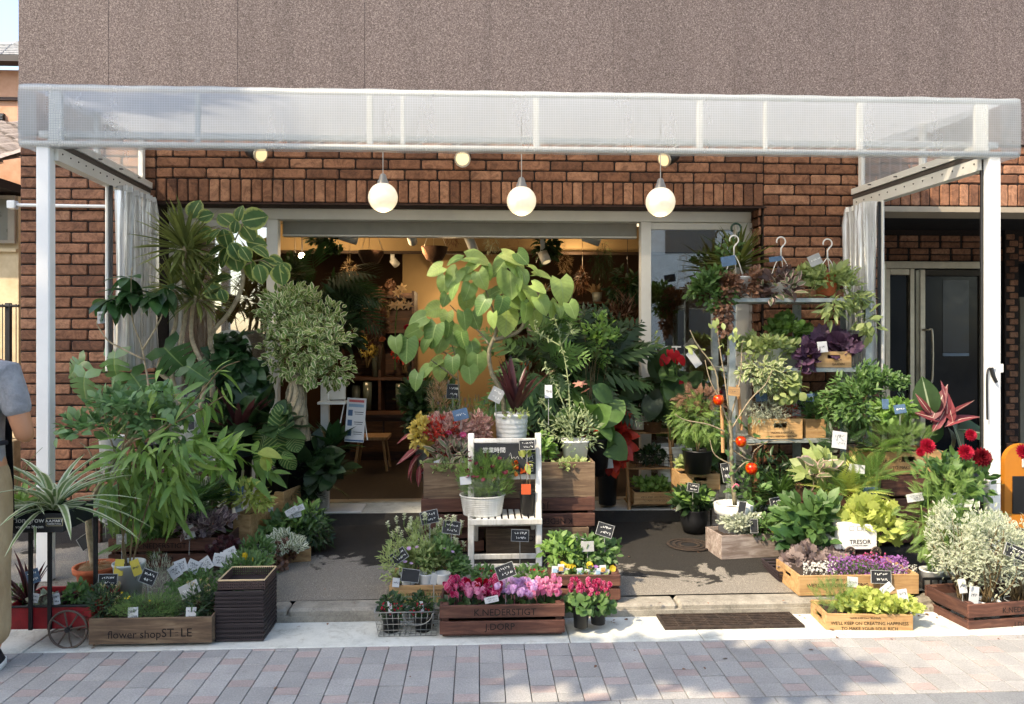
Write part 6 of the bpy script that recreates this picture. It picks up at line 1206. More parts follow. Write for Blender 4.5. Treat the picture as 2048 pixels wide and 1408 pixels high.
fan(t, 'heart', 'heart', L_fig, Yv-.04, [(840, 652, 40, -55), (866, 670, 46, -20), (835, 640, 36, -70), (865, 620, 38, -70), (893, 638, 40, -10), (898, 660, 34, 0), (792, 690, 42, 5), (812, 700, 44, -10), (826, 692, 34, 20), (870, 725, 40, -70), (848, 745, 36, -50), (832, 762, 36, -15), (880, 745, 34, 5), (925, 680, 34, 5), (912, 675, 36, 30), (930, 720, 46, -10), (955, 728, 50, 0), (940, 750, 40, 10), (850, 690, 34, -30), (825, 665, 30, -60), (905, 730, 36, 0), (880, 690, 36, -15), (945, 700, 36, 10)], .8, .5, dep=.07)
t = plant('wine_cordyline', 'wine red sword leaf cordyline in the ribbed white pot', 1030, 840, 1.3); rosette(t, L_burg, P(1030, 830, 1.3), 20, .36, 'sword', (.9, 1.55), wid=np.full(20, 1.3)); bush(t, L_sage, 1035, 828, 1.25, 28, 8, 60, 10, 'oval', .05); sign(993, 790, 26, 28, 1.2, 'tilted grey chalk tag beside the bent trunk', -28, 845, 'grey')
# white folding chair with chalkboard, basket of cosmos and a small black pot
Ych = .88; s = S(1010, Ych); ch = thing('folding_chair', 'white wooden folding chair with chalkboard back in the middle of the display', 'chair', P(1010, 1140, Ych)); xl, xr = P(942, 0, Ych).x, P(1078, 0, Ych).x; Z = lambda py, Y=Ych: P(1010, py, Y).z; g0 = gz(Ych)
for x in (xl, xr): 
    m = MB(); m.M = Matrix.Translation((x, Ych, g0)) @ Matrix.Rotation(R(-5), 4, 'X'); m.box((-.018, -.012, 0), (.018, .016, Z(868)-g0), .004); m.build('upright', M['wood_white'], ch)
    m = MB(); m.M = Matrix.Translation((x + (-.022 if x > 0 else .03), Ych+.30, gz(Ych+.3))) @ Matrix.Rotation(R(32), 4, 'X'); m.box((-.012, -.012, 0), (.012, .012, .44), .003); m.build('rear_leg', M['wood_white'], ch)
for a, b in ((1128, 1138), (1108, 1118), (1040, 1052)): MB().box((xl+.019, Ych-.006, Z(b)), (xr-.019, Ych+.012, Z(a)), .003).build('front_rail', M['wood_white'], ch)
for a, b in ((888, 879), (962, 950)): MB().box((xl+.019, Ych+.04, Z(a)), (xr-.019, Ych+.055, Z(b)), .003).build('back_rail', M['wood_white'], ch)
for k in range(9): x = lerp(xl+.03, xr-.055, k/8); MB().box((x, Ych-.03, Z(1040)+.001), (x+.028, Ych+.30, Z(1036)+.004), .002).build('seat_slat', M['wood_white'], ch)
MB().box((xl-.016, Ych-.045, Z(1042)-.012), (xr+.016, Ych-.0305, Z(1036)+.004), .003).build('seat_front', M['wood_white'], ch)
zb0, zb1 = Z(950), Z(888); cbd = MB().box((xl+.02, Ych+.02, zb0), (xr-.02, Ych+.032, zb1), .002).build('chalkboard', M['chalk'], ch); q = P(988, 901, Ych+.018); text(cbd, '営業時間', (q.x, Ych+.0185, q.z), .034, M['mark'])
m = MB(); 
for px in range(1018, 1064, 7): m.tube([P(px, 916 + random.uniform(-6, 3), Ych+.018), P(px+3, 908+random.uniform(-3, 6), Ych+.018), P(px+6, 918, Ych+.018)], .001, 4)
for k in range(5): m.tube([P(1058, 915+k*7, Ych+.018), P(1066, 913+k*7+random.uniform(-3, 3), Ych+.018)], .001, 4)
m.tube([P(1052, 930, Ych+.018), P(1066, 930, Ych+.018), P(1066, 942, Ych+.018), P(1052, 942, Ych+.018), P(1052, 930, Ych+.018)], .001, 4); m.build('chalk_drawing', M['mark'], cbd, kind='stuff')
sign(1054, 890, 30, 18, Ych-.02, 'black chalk tag clipped on the top right of the chair back', 2, 960, 'chalk'); sign(1040, 1071, 34, 22, .80, 'black chalk tag under the chair seat', -3, 1140, 'chalk')
t = plant('chocolate_cosmos', 'maroon flowered fine leafed cosmos in a white slatted bucket on the chair', 967, 1032, Ych+.08); c = P(965, 1036, Ych+.08); s = S(965, Ych+.08); pot(t, (c.x, c.y, Z(1036)+.006), 44*s, 38*s, 40*s, M['wood_white'], 'ribbed', n=40, sy=.8)
bush(t, L_fern, 972, 948, Ych+.08, 54, 48, 1100, 24, 'dill', .12, up=1.3, clump=18); bush(t, L_fresh, 975, 950, Ych+.08, 54, 48, 1600, 15, 'needle', .12, up=1.4); flowers(t, F_choc, 'daisy', [P(random.uniform(930, 1030), random.uniform(898, 965), Ych+random.uniform(-.06, .08)) for _ in range(34)], .03); sign(931, 961, 22, 16, Ych-.03, 'white card on the cosmos wrapping', 6, None, 'white', 0)
clr = meshfab('clear wrap', .09, False, (.9, .9, .9, 1)); mb = MB(); mb.lathe([(43*s, 0), (48*s, 14*s), (53*s, 30*s), (50*s, 36*s)], (c.x, c.y, Z(992)), 24, 1, .8); mb.build('cellophane', clr, t, True)
t = pp('lantern_plant', 'orange lantern fruited plant in a small black pot on the chair', 1055, 1027, Ych+.04, (32, 44, 26), M['black']); bush(t, L_lime, 1048, 920, Ych+.04, 20, 16, 40, 20, 'oval', .05); flowers(t, F_orange, 'cyclamen', [P(random.uniform(1022, 1062), random.uniform(922, 948), Ych+.02) for _ in range(14)], .03, (0, -.4, -.6)); stems(t, Ych+.04, [[(1050, 985), (1042, 960), (1038, 940)], [(1055, 985), (1053, 950), (1050, 930)], [(1058, 985), (1060, 960), (1058, 940)]], .003, .002); q = P(1052, 978, Ych); MB().box((q.x-.028, Ych-.012, q.z-.03), (q.x+.028, Ych-.009, q.z+.03), .001).build('orange_label', plain('orange label', hx('c4562a'), .6), t)
# olive in white pot
Yo = 1.28; t = pp('olive_tree', 'thin young olive tree in a white tapered pot on the top box', 1150, 935, Yo, (54, 56, 42), M['whiteplastic'], sq=.5)
br = [[(1148, 900), (1140, 840), (1138, 780), (1130, 720), (1122, 690), (1115, 655), (1105, 625)], [(1122, 692), (1100, 680), (1075, 665), (1068, 640)], [(1122, 690), (1140, 665), (1140, 650)], [(1140, 840), (1115, 780), (1100, 750), (1090, 730)], [(1146, 890), (1120, 850), (1090, 810), (1080, 800)], [(1148, 900), (1110, 870), (1075, 845)], [(1150, 900), (1180, 860), (1165, 800)]]
stems(t, Yo, br, .005, .0015, plain('olive twig', hx('8f9a6d'), .7), 'twig', 5); ps = []; ds = []
for b in br:
    sp_ = smooth_path([P(x, y, Yo) for x, y in b], 10)
    for p in sp_[8:]:
        for _ in range(2): ps.append(tuple(p)); ds.append(tuple(rv(1, 1)[0] + [0, 0, .6]))
cloud(t, L_olive, 'lance', np.array(ps), np.array(ds), rv(len(ps), .5) + [0, -.5, 1], RNG.uniform(.02, .04, len(ps))); bush(t, L_olive, 1150, 860, Yo, 55, 46, 280, 14, 'lance', .14, shell=.1)
sign(1097, 783, 15, 26, 1.2, 'oval white tag hanging on a thin cane left of the olive', 0, 850, 'white', 1)
t = pp('anthurium', 'green anthurium with salmon spathes behind the olive tree', 1195, 935, 1.5, (50, 60, 40), M['black']); bush(t, L_mid, 1175, 850, 1.5, 55, 50, 26, 46, 'heart', .14, up=-.1); flowers(t, F_salm, 'lily', [P(1160, 770, 1.4), P(1172, 783, 1.4)], .08); fan(t, 'anth_leaf', 'broad', L_mid, 1.42, [(1205, 785, 54, 60), (1195, 840, 44, 20), (1215, 850, 40, 45)])
t = pp('selloum', 'deep cut philodendron leaves filling the doorway behind the figs', 1120, 950, 1.75, (60, 70, 50), M['black']); bush(t, L_mid, 1070, 720, 1.72, 75, 66, 36, 90, 'philo', .2, up=-.2, face=1.2); bush(t, L_dark, 1150, 740, 1.8, 80, 80, 46, 90, 'philo', .2, up=-.1, face=1.2); bush(t, L_dark, 1200, 690, 1.9, 60, 70, 300, 26, 'lance', .2)
t = pp('spotted_laurel', 'speckled yellow green sprays behind the olive tree', 1190, 950, 1.7, (50, 60, 40), M['black']); bush(t, L_fresh, 1195, 680, 1.65, 40, 50, 240, 15, 'oval', .14, clump=14, stems=(1180, 860, 9))
t = pp('red_croton', 'scarlet red foliage plant in a black pot at the doorway', 1215, 1008, 1.97, (42, 66, 34), M['black']); bush(t, L_red, 1218, 875, 1.72, 38, 52, 120, 40, 'broad', .14, clump=10, up=.3); bush(t, L_red, 1205, 850, 1.78, 34, 44, 90, 30, 'lance', .12); sign(1211, 920, 28, 34, 1.58, 'white card in the red foliage plant', 6, None, 'white', 0); sign(1214, 822, 22, 16, 1.76, 'pale blue tag above the red foliage plant', 4, 860, 'blue', 1)
# plants inside the doorway
t = plant('lily_stem', 'cream lilies on a tall stem inside the shop', 800, 760, 3.2); stems(t, 3.2, [[(790, 740), (791, 650), (797, 600)]], .007, .005, M['gstem']); flowers(t, F_cream, 'lily', [P(x, y, 3.15) for x, y in ((795, 585), (810, 600), (788, 612), (818, 612), (803, 575), (800, 610))], .085, (0, -1, .1))
t = plant('dried_bouquet', 'brown dried flower bouquet inside the shop', 757, 760, 3.4); bush(t, L_brown, 757, 655, 3.4, 28, 34, 360, 12, 'small', .14, clump=14, stems=(757, 740, 16)); flowers(t, F_peach, 'dahlia', [P(765, 680, 3.2)], .07, (0, -1, .4))
t = plant('indoor_palm', 'dark palm with drooping leaves inside the shop at the left', 650, 860, 2.9); bush(t, L_dark, 640, 560, 2.9, 60, 46, 30, 90, 'palm', .25, up=-.2); bush(t, L_dark, 680, 640, 2.8, 40, 60, 160, 40, 'lance', .25, stems=(650, 850, 8))
t = plant('indoor_foliage', 'mass of dark foliage inside the shop at the right', 1240, 860, 2.7); bush(t, L_dark, 1235, 700, 2.7, 50, 90, 500, 30, 'lance', .3, clump=14, stems=(1235, 860, 10)); bush(t, L_coffee, 1180, 740, 2.6, 60, 60, 300, 30, 'broad', .25, clump=10); flowers(t, F_red, 'dahlia', [P(1265, 645, 2.5), P(1255, 780, 2.5)], .07); bush(t, L_brown, 1245, 640, 2.6, 26, 50, 160, 30, 'blade', .2)
t = plant('indoor_bush', 'dark leafy bush on the shop floor behind the crate stack', 850, 880, 2.6); bush(t, L_dark, 835, 815, 2.6, 36, 46, 460, 20, 'oval', .2, clump=12); flowers(t, F_red, 'dahlia', [P(815, 657, 2.5), P(838, 688, 2.5), P(820, 757, 2.5)], .06); bush(t, L_straw, 878, 790, 2.4, 18, 36, 400, 16, 'blade', .1, up=2)
t = plant('hanging_fern', 'dark trailing plant hanging from the shop ceiling by the left spotlight', 660, 470, 3.1); bush(t, L_dark, 665, 480, 3.1, 40, 20, 240, 14, 'small', .14, clump=9, hang=.8); t = plant('hanging_foliage', 'dark trailing plant hanging from the shop ceiling at the right', 1210, 500, 3.0); bush(t, L_dark, 1205, 520, 3.0, 22, 46, 400, 14, 'blade', .12, hang=1.4); bush(t, L_dark, 1095, 490, 3.3, 24, 30, 200, 16, 'small', .12, hang=.8)
# right crate with pansies
crate('dark slatted crate of pansies and primulas right of the chair', 1100, 1240, 1212, 1150, .34, .32, 'slat', 'wood_dark', -3, (), fill=.85, zb=.066)
t = plant('pansies', 'yellow and blue pansies with picture labels in the right crate', 1165, 1150, .44); bush(t, L_mid, 1165, 1138, .44, 60, 14, 340, 13, 'oval', .08, clump=12); flowers(t, F_yel, 'pansy', [P(random.uniform(1110, 1225), random.uniform(1122, 1140), .40) for _ in range(8)], .034, (0, -1, .5)); flowers(t, F_purp, 'pansy', [P(random.uniform(1110, 1225), random.uniform(1130, 1142), .39) for _ in range(4)], .028, (0, -1, .5))
labc = [plain('blue print', hx('8fb0c4'), .6), plain('orange print', hx('d6a45a'), .6), plain('green print', hx('9db57a'), .6)]
for i, (px, py) in enumerate(((1110, 1140), (1122, 1136), (1132, 1144), (1160, 1144), (1172, 1146), (1184, 1148), (1196, 1144), (1206, 1138), (1212, 1146))):
    o = sign(px, py, 13, 15, .37+.006*(i % 3), ORD[i] + ' small colour picture label from the left in the pansy crate', random.uniform(-14, 14), 1156, 'white', 0, cat='plant label', name='plant_label', group='picture labels in the pansy crate'); q = P(px, py+1, .366+.006*(i % 3)); MB().box((q.x-.011, q.y-.0035, q.z-.011), (q.x+.011, q.y-.0028, q.z+.011)).build('picture', labc[i % 3], o)
t = plant('leafy_begonia', 'broad leafed bright green plant at the back of the pansy crate', 1170, 1140, .55); bush(t, L_mid, 1170, 1095, .56, 70, 34, 420, 19, 'oval', .12, clump=16, face=.8); bush(t, L_fresh, 1125, 1100, .5, 40, 26, 150, 19, 'oval', .1, jit=.9)
sign(1210, 1060, 32, 24, .52, 'black chalk tag above the right of the pansy crate', -18, 1110, 'chalk'); sign(1160, 1088, 28, 22, .50, 'black chalk tag on the left of the grey one over the pansies', -14, 1120, 'chalk'); sign(1175, 1093, 26, 20, .45, 'plain grey tag held over the pansies', 2, 1140, 'grey', 0)
for i, (px, Y, pyb) in enumerate(((1162, .12, 1253), (1196, .16, 1246))):
    t = pp('cyclamen', 'small magenta cyclamen in a black pot at the %s of the pair on the gutter' % ('left' if i == 0 else 'right'), px, pyb, Y, (34, 42, 28), M['black'], group='pair of potted cyclamens'); cyclamen(t, px-24, px+22, 1172, 1186, Y-.04, Y+.04, 20, F_mag, .028); bush(t, L_mid, px, 1205, Y, 30, 14, 80, 17, 'round', .07, face=.9, up=.1)
# ================================================================== RIGHT GROUP
# wooden ladder shelf
Yl = 1.88; ld = thing('ladder_shelf', 'golden wooden folding ladder shelf right of the doorway', 'shelf', P(1305, 1015, Yl)); xl, xr = P(1262, 0, Yl).x, P(1352, 0, Yl).x
for x in (xl, xr): MB().tube([(x-.012, Yl, gz(Yl)), (x-.03, Yl+.10, P(1305, 842, Yl).z)], .012, 6).build('leg', M['wood_ladder'], ld); MB().tube([(x+.02, Yl+.25, gz(Yl)), (x-.01, Yl+.03, P(1305, 856, Yl).z)], .010, 6).build('rear_leg', M['wood_ladder'], ld)
SHZ = [P(1305, py, Yl).z for py in (866, 937, 1008)]
for z, y0 in zip(SHZ, (.06, .03, .01)):
    for k in range(4): MB().box((xl-.01, Yl+y0+k*.055, z-.014), (xr+.01, Yl+y0+k*.055+.045, z), .002).build('shelf_slat', M['wood_ladder'], ld)
sx = S(1280, Yl+.08); t = pp('small_cylinder_pot', 'dark leafed plant in a small white cylinder pot on the ladder shelf', 1277, 858, Yl+.12, (27, 30, 26), M['whiteplastic']); bush(t, L_dark, 1277, 815, Yl+.12, 32, 20, 160, 17, 'oval', .1)
t = pp('basket_plant', 'stick supported plant in a small wicker basket on the ladder shelf', 1304, 864, Yl+.1, (38, 22, 36), M['wicker']); stems(t, Yl+.1, [[(1305, 845), (1305, 785)]], .005, .004, M['wood_ladder'], 'stick'); bush(t, L_silver, 1308, 842, Yl+.1, 26, 8, 90, 9, 'small', .06)
crate('pale printed crate on the lowest ladder shelf', 1268, 1350, 1014, 985, Yl-.02, .2, 'box', 'wood_pale', 0, (("WE'LL KEEP ON CREATING", .52, .6, .2), ('TO MAKE YOUR SOUL', .52, .3, .2)), fill=.8, zb=SHZ[2]+.002)
t = plant('shelf_greens', 'small green seedlings in the crate on the lowest ladder shelf', 1305, 985, Yl+.08); bush(t, L_fresh, 1308, 970, Yl+.08, 42, 14, 380, 12, 'oval', .08, clump=12, up=.8)
t = thing('wire_tray', 'dark wire tray with small plants on the middle ladder shelf', 'basket', P(1305, 935, Yl+.05)); mb = MB(); x0, x1 = P(1272, 0, Yl+.05).x, P(1345, 0, Yl+.05).x
for k in range(5): z = SHZ[1]+.004+k*.022; mb.tube([(x0, Yl+.04, z), (x1, Yl+.04, z), (x1, Yl+.2, z), (x0, Yl+.2, z), (x0, Yl+.04, z)], .002, 4)
for k in range(9): x = lerp(x0, x1, k/8); mb.tube([(x, Yl+.04, SHZ[1]+.004), (x, Yl+.04, SHZ[1]+.092)], .002, 4)
mb.build('wire_mesh', M['blackmetal'], t, kind='stuff'); t = plant('tray_greens', 'tiny dark plants in the wire tray on the ladder shelf', 1305, 930, Yl+.1); bush(t, L_dark, 1310, 910, Yl+.12, 34, 16, 260, 11, 'small', .07)
# red anthurium
t = pp('red_anthurium', 'red anthurium with dark heart leaves before the right window', 1340, 960, 2.05, (56, 70, 46), M['whiteplastic'], 'ribbed'); bush(t, L_dark, 1345, 775, 1.86, 62, 34, 40, 42, 'heart', .14, up=-.3, face=.6); fan(t, 'anth_heart', 'heart', L_mid, 1.8, [(1335, 755, 44, 0), (1358, 770, 40, -10), (1345, 785, 40, 10)])
fan(t, 'spathe', 'heart', F_anth, 1.78, [(1328, 722, 26, -30), (1352, 716, 24, 25), (1340, 708, 20, 5), (1364, 722, 20, 40), (1366, 770, 15, 10)], name='flower'); stems(t, 1.85, [[(1340, 880), (1335, 800), (1328, 730)], [(1342, 880), (1350, 800), (1355, 720)], [(1342, 880), (1362, 820), (1366, 775)]], .004, .003, M['gstem'])
sign(1388, 718, 16, 34, 1.75, 'white stick label leaning right of the red anthurium', 35, None, 'white', 0)
t = pp('shrub_maple', 'feathery green and rust foliage in a low pot before the window', 1395, 945, 1.55, (60, 46, 50), M['black']); bush(t, L_fern, 1395, 835, 1.5, 56, 44, 420, 22, 'frond', .16, clump=14, up=.1, hang=.4); bush(t, L_brown, 1400, 798, 1.48, 42, 16, 110, 22, 'frond', .12, up=.3); stems(t, 1.5, [[(1395, 905), (1390, 870), (1380, 840)], [(1395, 905), (1405, 860), (1410, 820)]], .005, .003)
# small crate on slat stand, potted plants
crate('pale crate with a handle hole on a slatted stand', 1360, 1440, 980, 948, 1.56, .22, 'box', 'wood_pale', 0, (('GARDEN', .5, .2, .2),), hole='f', fill=.85); 
q0, q1 = P(1375, 980, 1.58), P(1440, 980, 1.58); t = thing('slatted_stand', 'dark slatted wooden stand under the pale handled crate', 'stand', (q0.x, 1.58, 0))
for k in range(4): x = lerp(q0.x, q1.x, k/4); MB().box((x, 1.58, gz(1.6)), (x+.045, 1.595, q0.z-.003), .002).build('slat', M['wood_wash'], t)
MB().box((q0.x, 1.596, q0.z-.03), (q1.x, 1.78, q0.z-.0035)).build('top', M['wood_wash'], t)
t = plant('crate_lettuce', 'lime leafed plants in the pale handled crate', 1395, 948, 1.64); bush(t, L_sage, 1385, 930, 1.64, 34, 18, 260, 13, 'oval', .1, clump=9); bush(t, L_mid, 1415, 915, 1.64, 24, 36, 20, 60, 'broad', .08, up=1.2); sign(1376, 903, 17, 13, 1.6, 'white card over the pale handled crate', 4, 930, 'white', 1)
t = pp('potted_hellebore', 'dark green plant in a round black pot on the wet asphalt', 1388, 1062, 1.50, (52, 44, 42), M['black'], 'round'); bush(t, L_dark, 1388, 1005, 1.50, 36, 24, 150, 24, 'oval', .12, clump=9); bush(t, L_fresh, 1390, 990, 1.50, 30, 14, 60, 18, 'oval', .1); sign(1386, 975, 22, 16, 1.42, 'black chalk tag above the round black pot', -10, 1020, 'chalk')
# apple tree
Ya = 1.14; t = pp('apple_tree', 'almost bare little apple tree with red apples in a white pot', 1467, 1095, Ya, (68, 88, 54), M['whiteplastic'], 'rim'); tw = rough_mat('grey twig', hx('6a5f4c'), hx('9a8e74'), 30, .85)
stems(t, Ya, [[(1470, 1010), (1464, 940), (1462, 870), (1458, 820)], ], .015, .010, M['greybark'], 'trunk', 9)
stems(t, Ya, [[(1460, 850), (1440, 800), (1430, 740), (1395, 690), (1380, 660)], [(1458, 825), (1450, 760), (1440, 700), (1435, 660)], [(1460, 840), (1480, 760), (1484, 690), (1488, 680)], [(1463, 880), (1500, 890), (1560, 880), (1590, 885)], [(1462, 870), (1420, 850), (1370, 840), (1350, 828)], [(1462, 860), (1500, 800), (1530, 770), (1545, 740)], [(1465, 930), (1430, 910), (1420, 880)], [(1466, 900), (1500, 920), (1510, 900), (1540, 880)], [(1440, 800), (1420, 760), (1410, 720)], [(1464, 950), (1490, 925), (1505, 925)]], .006, .002, tw, 'branch')
for i, (px, py, r) in enumerate(((1437, 800, 11), (1482, 883, 11), (1503, 937, 12))): q = P(px, py, Ya-.05); rr = r*S(px, Ya-.05); MB().lathe([(.001, -rr*.8), (rr*.45, -rr*.95), (rr*.85, -rr*.55), (rr, .0), (rr*.9, rr*.55), (rr*.5, rr*.88), (rr*.1, rr*.7)], q, 16).build('apple', leafmat('apple skin', hx('a3161a'), hx('b8281e'), patchy=hx('c46a2a'), rough=.3, tr=.02, sat=1.15), t, True); MB().tube([(q.x, q.y, q.z+rr*.6), (q.x+.004, q.y, q.z+rr*1.4)], .0012, 4).build('apple_stalk', M['stem'], t)
bush(t, L_mid, 1500, 975, Ya, 40, 30, 60, 15, 'oval', .12); bush(t, L_sage, 1450, 700, Ya, 70, 50, 30, 15, 'oval', .1); bush(t, L_mid, 1480, 880, Ya, 60, 60, 40, 13, 'oval', .1)
for a, b in (((1446, 905), (1443, 790)), ((1483, 860), (1476, 770))): q, r2 = P(*a, Ya+.03), P(*b, Ya+.03); MB().tube([q, r2], .011, 8).build('stake', M['wood_ladder'], t)
MB().tube(smooth_path([P(1465, 975, Ya-.02), P(1472, 968, Ya-.03), P(1478, 972, Ya-.03)], 3), .005, 5).build('pink_ribbon', plain('pink ribbon', hx('c4687c'), .6), t)
sign(1468, 783, 24, 18, Ya-.03, 'small wooden name board on the apple tree stake', -6, None, 'wood', 1); sign(1452, 945, 16, 36, Ya+.1, 'tall black tag on a white stake behind the apple trunk', 8, 1005, 'chalk')
# galvanised shelf
Yg, dg2 = 1.5, .36; gs = thing('metal_shelf', 'galvanised steel shelf rack crowded with plants at the right', 'shelf', P(1610, 1000, Yg)); gx0, gx1 = P(1465, 0, Yg).x, P(1738, 0, Yg).x
for x in (gx0, gx1): 
    for y in (Yg, Yg+dg2): MB().box((x-.022, y, gz(1.6)), (x+.022, y+.004, P(1600, 588, Yg).z), .001).build('upright', M['zinc'], gs); MB().box((x-.022 if x == gx0 else x+.018, y+.0045, gz(1.6)), (x-.018 if x == gx0 else x+.022, y+.04, P(1600, 588, Yg).z)).build('upright_flange', M['zinc'], gs)
gz_ = [P(1600, py, Yg).z for py in (596, 736, 878)]
for z in gz_: MB().box((gx0-.02, Yg+.006, z-.028), (gx1+.02, Yg+dg2-.006, z), .002).build('shelf_board', M['zinc'], gs)
x = P(1595, 0, Yg+dg2).x; MB().box((x-.03, Yg+dg2+.005, gz(1.8)), (x+.03, Yg+dg2+.02, gz_[0]-.03)).build('back_brace', M['zinc'], gs)
def hook(root, px, py, Y, pyr, wpx):
    c = P(px, py, Y); s = S(px, Y); n = 12; m = MB(); m.tube([(c.x+9*s*math.cos(a), Y, c.z+9*s*math.sin(a)) for a in [R(-60+260*k/n) for k in range(n+1)]] , .005, 6); m.tube([(c.x + 9*s*math.cos(R(-60)), Y, c.z+9*s*math.sin(R(-60))), (c.x, Y, c.z-14*s), P(px, py+30, Y)], .0055, 6); m.build('hook', M['whiteplastic'], root, True)
    for k, dx in enumerate((-1, .25, 1)): MB().tube(smooth_path([P(px, py+28, Y), P(px+dx*wpx*.25, (py+28+pyr)/2-8, Y), P(px+dx*wpx*.5, pyr, Y + (.06 if k == 1 else 0))], 4), .0032, 5).build('hanger_strand', M['whiteplastic'], root)
t = pp('trailing_basket', 'white hanging pot of brown and green trailing vines at the left of the shelf top', 1480, 592, Yg+.1, (46, 38, 36), M['whiteplastic']); hook(t, 1468, 480, Yg+.1, 560, 40); bush(t, L_mid, 1420, 590, Yg+.05, 42, 52, 420, 17, 'oval', .14, clump=13, hang=.5); bush(t, L_brown, 1455, 570, Yg+.05, 36, 26, 420, 13, 'small', .12, clump=9); bush(t, L_brown, 1448, 620, Yg-.02, 16, 56, 360, 13, 'small', .06, hang=1.0); bush(t, L_brown, 1500, 565, Yg+.05, 26, 26, 240, 13, 'small', .1, clump=6)
t = pp('pink_leaf_basket', 'white hanging pot of pink tipped dark leaves in the middle of the shelf top', 1558, 592, Yg+.1, (46, 26, 34), M['whiteplastic']); hook(t, 1562, 483, Yg+.1, 560, 44); bush(t, LM('bronze leaf', '4a3a34', '6d5048'), 1555, 568, Yg+.08, 46, 26, 110, 24, 'oval', .12); bush(t, L_trad, 1560, 575, Yg+.02, 42, 20, 46, 24, 'oval', .06); bush(t, L_mid, 1615, 580, Yg+.1, 34, 30, 240, 13, 'dill', .1)
t = pp('lime_vine_basket', 'terracotta coloured hanging pot of light green vines at the right of the shelf top', 1652, 592, Yg+.1, (46, 42, 36), M['terracotta']); hook(t, 1655, 487, Yg+.1, 560, 40); bush(t, L_sage, 1655, 555, Yg+.1, 52, 28, 300, 21, 'oval', .14, clump=10); bush(t, L_sage, 1690, 590, Yg+.02, 46, 36, 190, 24, 'lance', .1, clump=9, hang=.6); bush(t, L_sage, 1668, 615, Yg-.02, 24, 26, 50, 24, 'lance', .06, hang=.8); bush(t, L_sage, 1735, 640, Yg-.05, 16, 34, 34, 22, 'oval', .05, hang=.8)
sign(1457, 522, 30, 20, Yg-.03, 'blue card on the left hanging pot', 10, None, 'blue', 0); sign(1551, 518, 26, 10, Yg+.02, 'navy folded card on the middle hanging pot', 8, None, 'blue', 0); sign(1630, 520, 26, 22, Yg+.02, 'grey photo card on the right hanging pot', 22, None, 'grey', 1)
q = P(1477, 455, 2.0); t = thing('green_hook', 'green plastic hanger hook on the shop frame', 'hook', q); s = S(1477, 2.0); MB().tube([(q.x+10*s*math.cos(R(a)), 2.05, q.z+10*s*math.sin(R(a))) for a in range(-60, 221, 20)], .008, 6).build('hook', plain('bottle green', hx('1c4030'), .4), t, True); MB().tube([(q.x+10*s*math.cos(R(-60)), 2.05, q.z+10*s*math.sin(R(-60))), (q.x, 2.05, q.z-60*s)], .007, 6).build('shank', plain('bottle green', hx('1c4030'), .4), t)
t = plant('hanging_grass', 'spiky grass like plant hanging from the green hook behind the shelf', 1475, 545, 1.98); rosette(t, L_drac, P(1475, 535, 1.98), 90, .34, T['sword'], (-.2, 1.4)); bush(t, L_mid, 1462, 500, 1.95, 26, 20, 60, 15, 'oval', .1)
t = pp('hoya', 'cascading cream edged vine on the middle shelf', 1535, 736, Yg+.1, (60, 40, 50), M['palepot']); bush(t, L_sage, 1535, 700, Yg+.05, 58, 32, 480, 16, 'oval', .16, clump=14, hang=.2); bush(t, leafmat('cream green vine', hx('6a8040'), hx('8a9c58'), edge=hx('cdd0a0'), ew=.25), 1530, 745, Yg-.04, 58, 40, 380, 16, 'oval', .06, clump=14, hang=.8); bush(t, L_sage, 1575, 775, Yg-.05, 34, 26, 60, 16, 'round', .04, hang=.8); stems(t, Yg-.04, [[(1560, 740), (1590, 760), (1600, 745), (1605, 720)], [(1575, 740), (1590, 790), (1580, 805)]], .002, .001, M['gstem'])
t = pp('maidenhair_fern', 'bright fresh fern behind the cascading vine', 1575, 736, Yg+.22, (46, 40, 38), M['whiteplastic'], sq=.9); bush(t, L_fresh, 1575, 665, Yg+.2, 40, 34, 420, 17, 'lobed', .12, clump=12)
crate('pale box with handle hole holding a purple plant on the middle shelf', 1633, 1703, 736, 703, Yg+.02, .2, 'box', 'wood_pale', 0, (('GARDEN', .62, .2, .2),), hole='f', fill=.85, zb=gz_[1]+.002)
t = plant('purple_heuchera', 'purple ruffled heuchera in the pale box on the middle shelf', 1660, 705, Yg+.1); bush(t, L_pur, 1672, 690, Yg+.1, 50, 22, 60, 36, 'lobed', .08, face=1); bush(t, L_pur, 1615, 710, Yg+.02, 18, 34, 70, 20, 'lobed', .06, hang=.3); sign(1645, 694, 20, 22, Yg+.0, 'white cup shaped label in front of the purple heuchera', 5, None, 'white', 1)
crate('pale box with handle hole holding a silver plant on the lowest shelf', 1517, 1605, 878, 838, Yg, .2, 'box', 'wood_pale', 0, (('MAKES EVERYDAY', .55, .3, .14), ("WE'LL KEEP ON CREATING", .55, .12, .12)), hole='f', fill=.85, zb=gz_[2]+.002); crate('narrow pale planter beside the silver plant on the lowest shelf', 1611, 1652, 878, 838, Yg+.03, .18, 'box', 'wood_pale', 0, (), fill=.85, zb=gz_[2]+.002)
t = plant('silver_calocephalus', 'wiry silver white plant in the box on the lowest shelf', 1545, 845, Yg+.08); bush(t, L_silver, 1535, 825, Yg+.05, 50, 34, 900, 13, 'needle', .12, clump=22, jit=1.2, up=.2); stems(t, Yg+.04, [[(1540, 860), (1520 + 10*k, 815 - 6*(k % 3)), (1490 + 16*k, 800 + 10*(k % 4))] for k in range(7)], .002, .001, plain('silver twig', hx('a9ab9b'), .7))
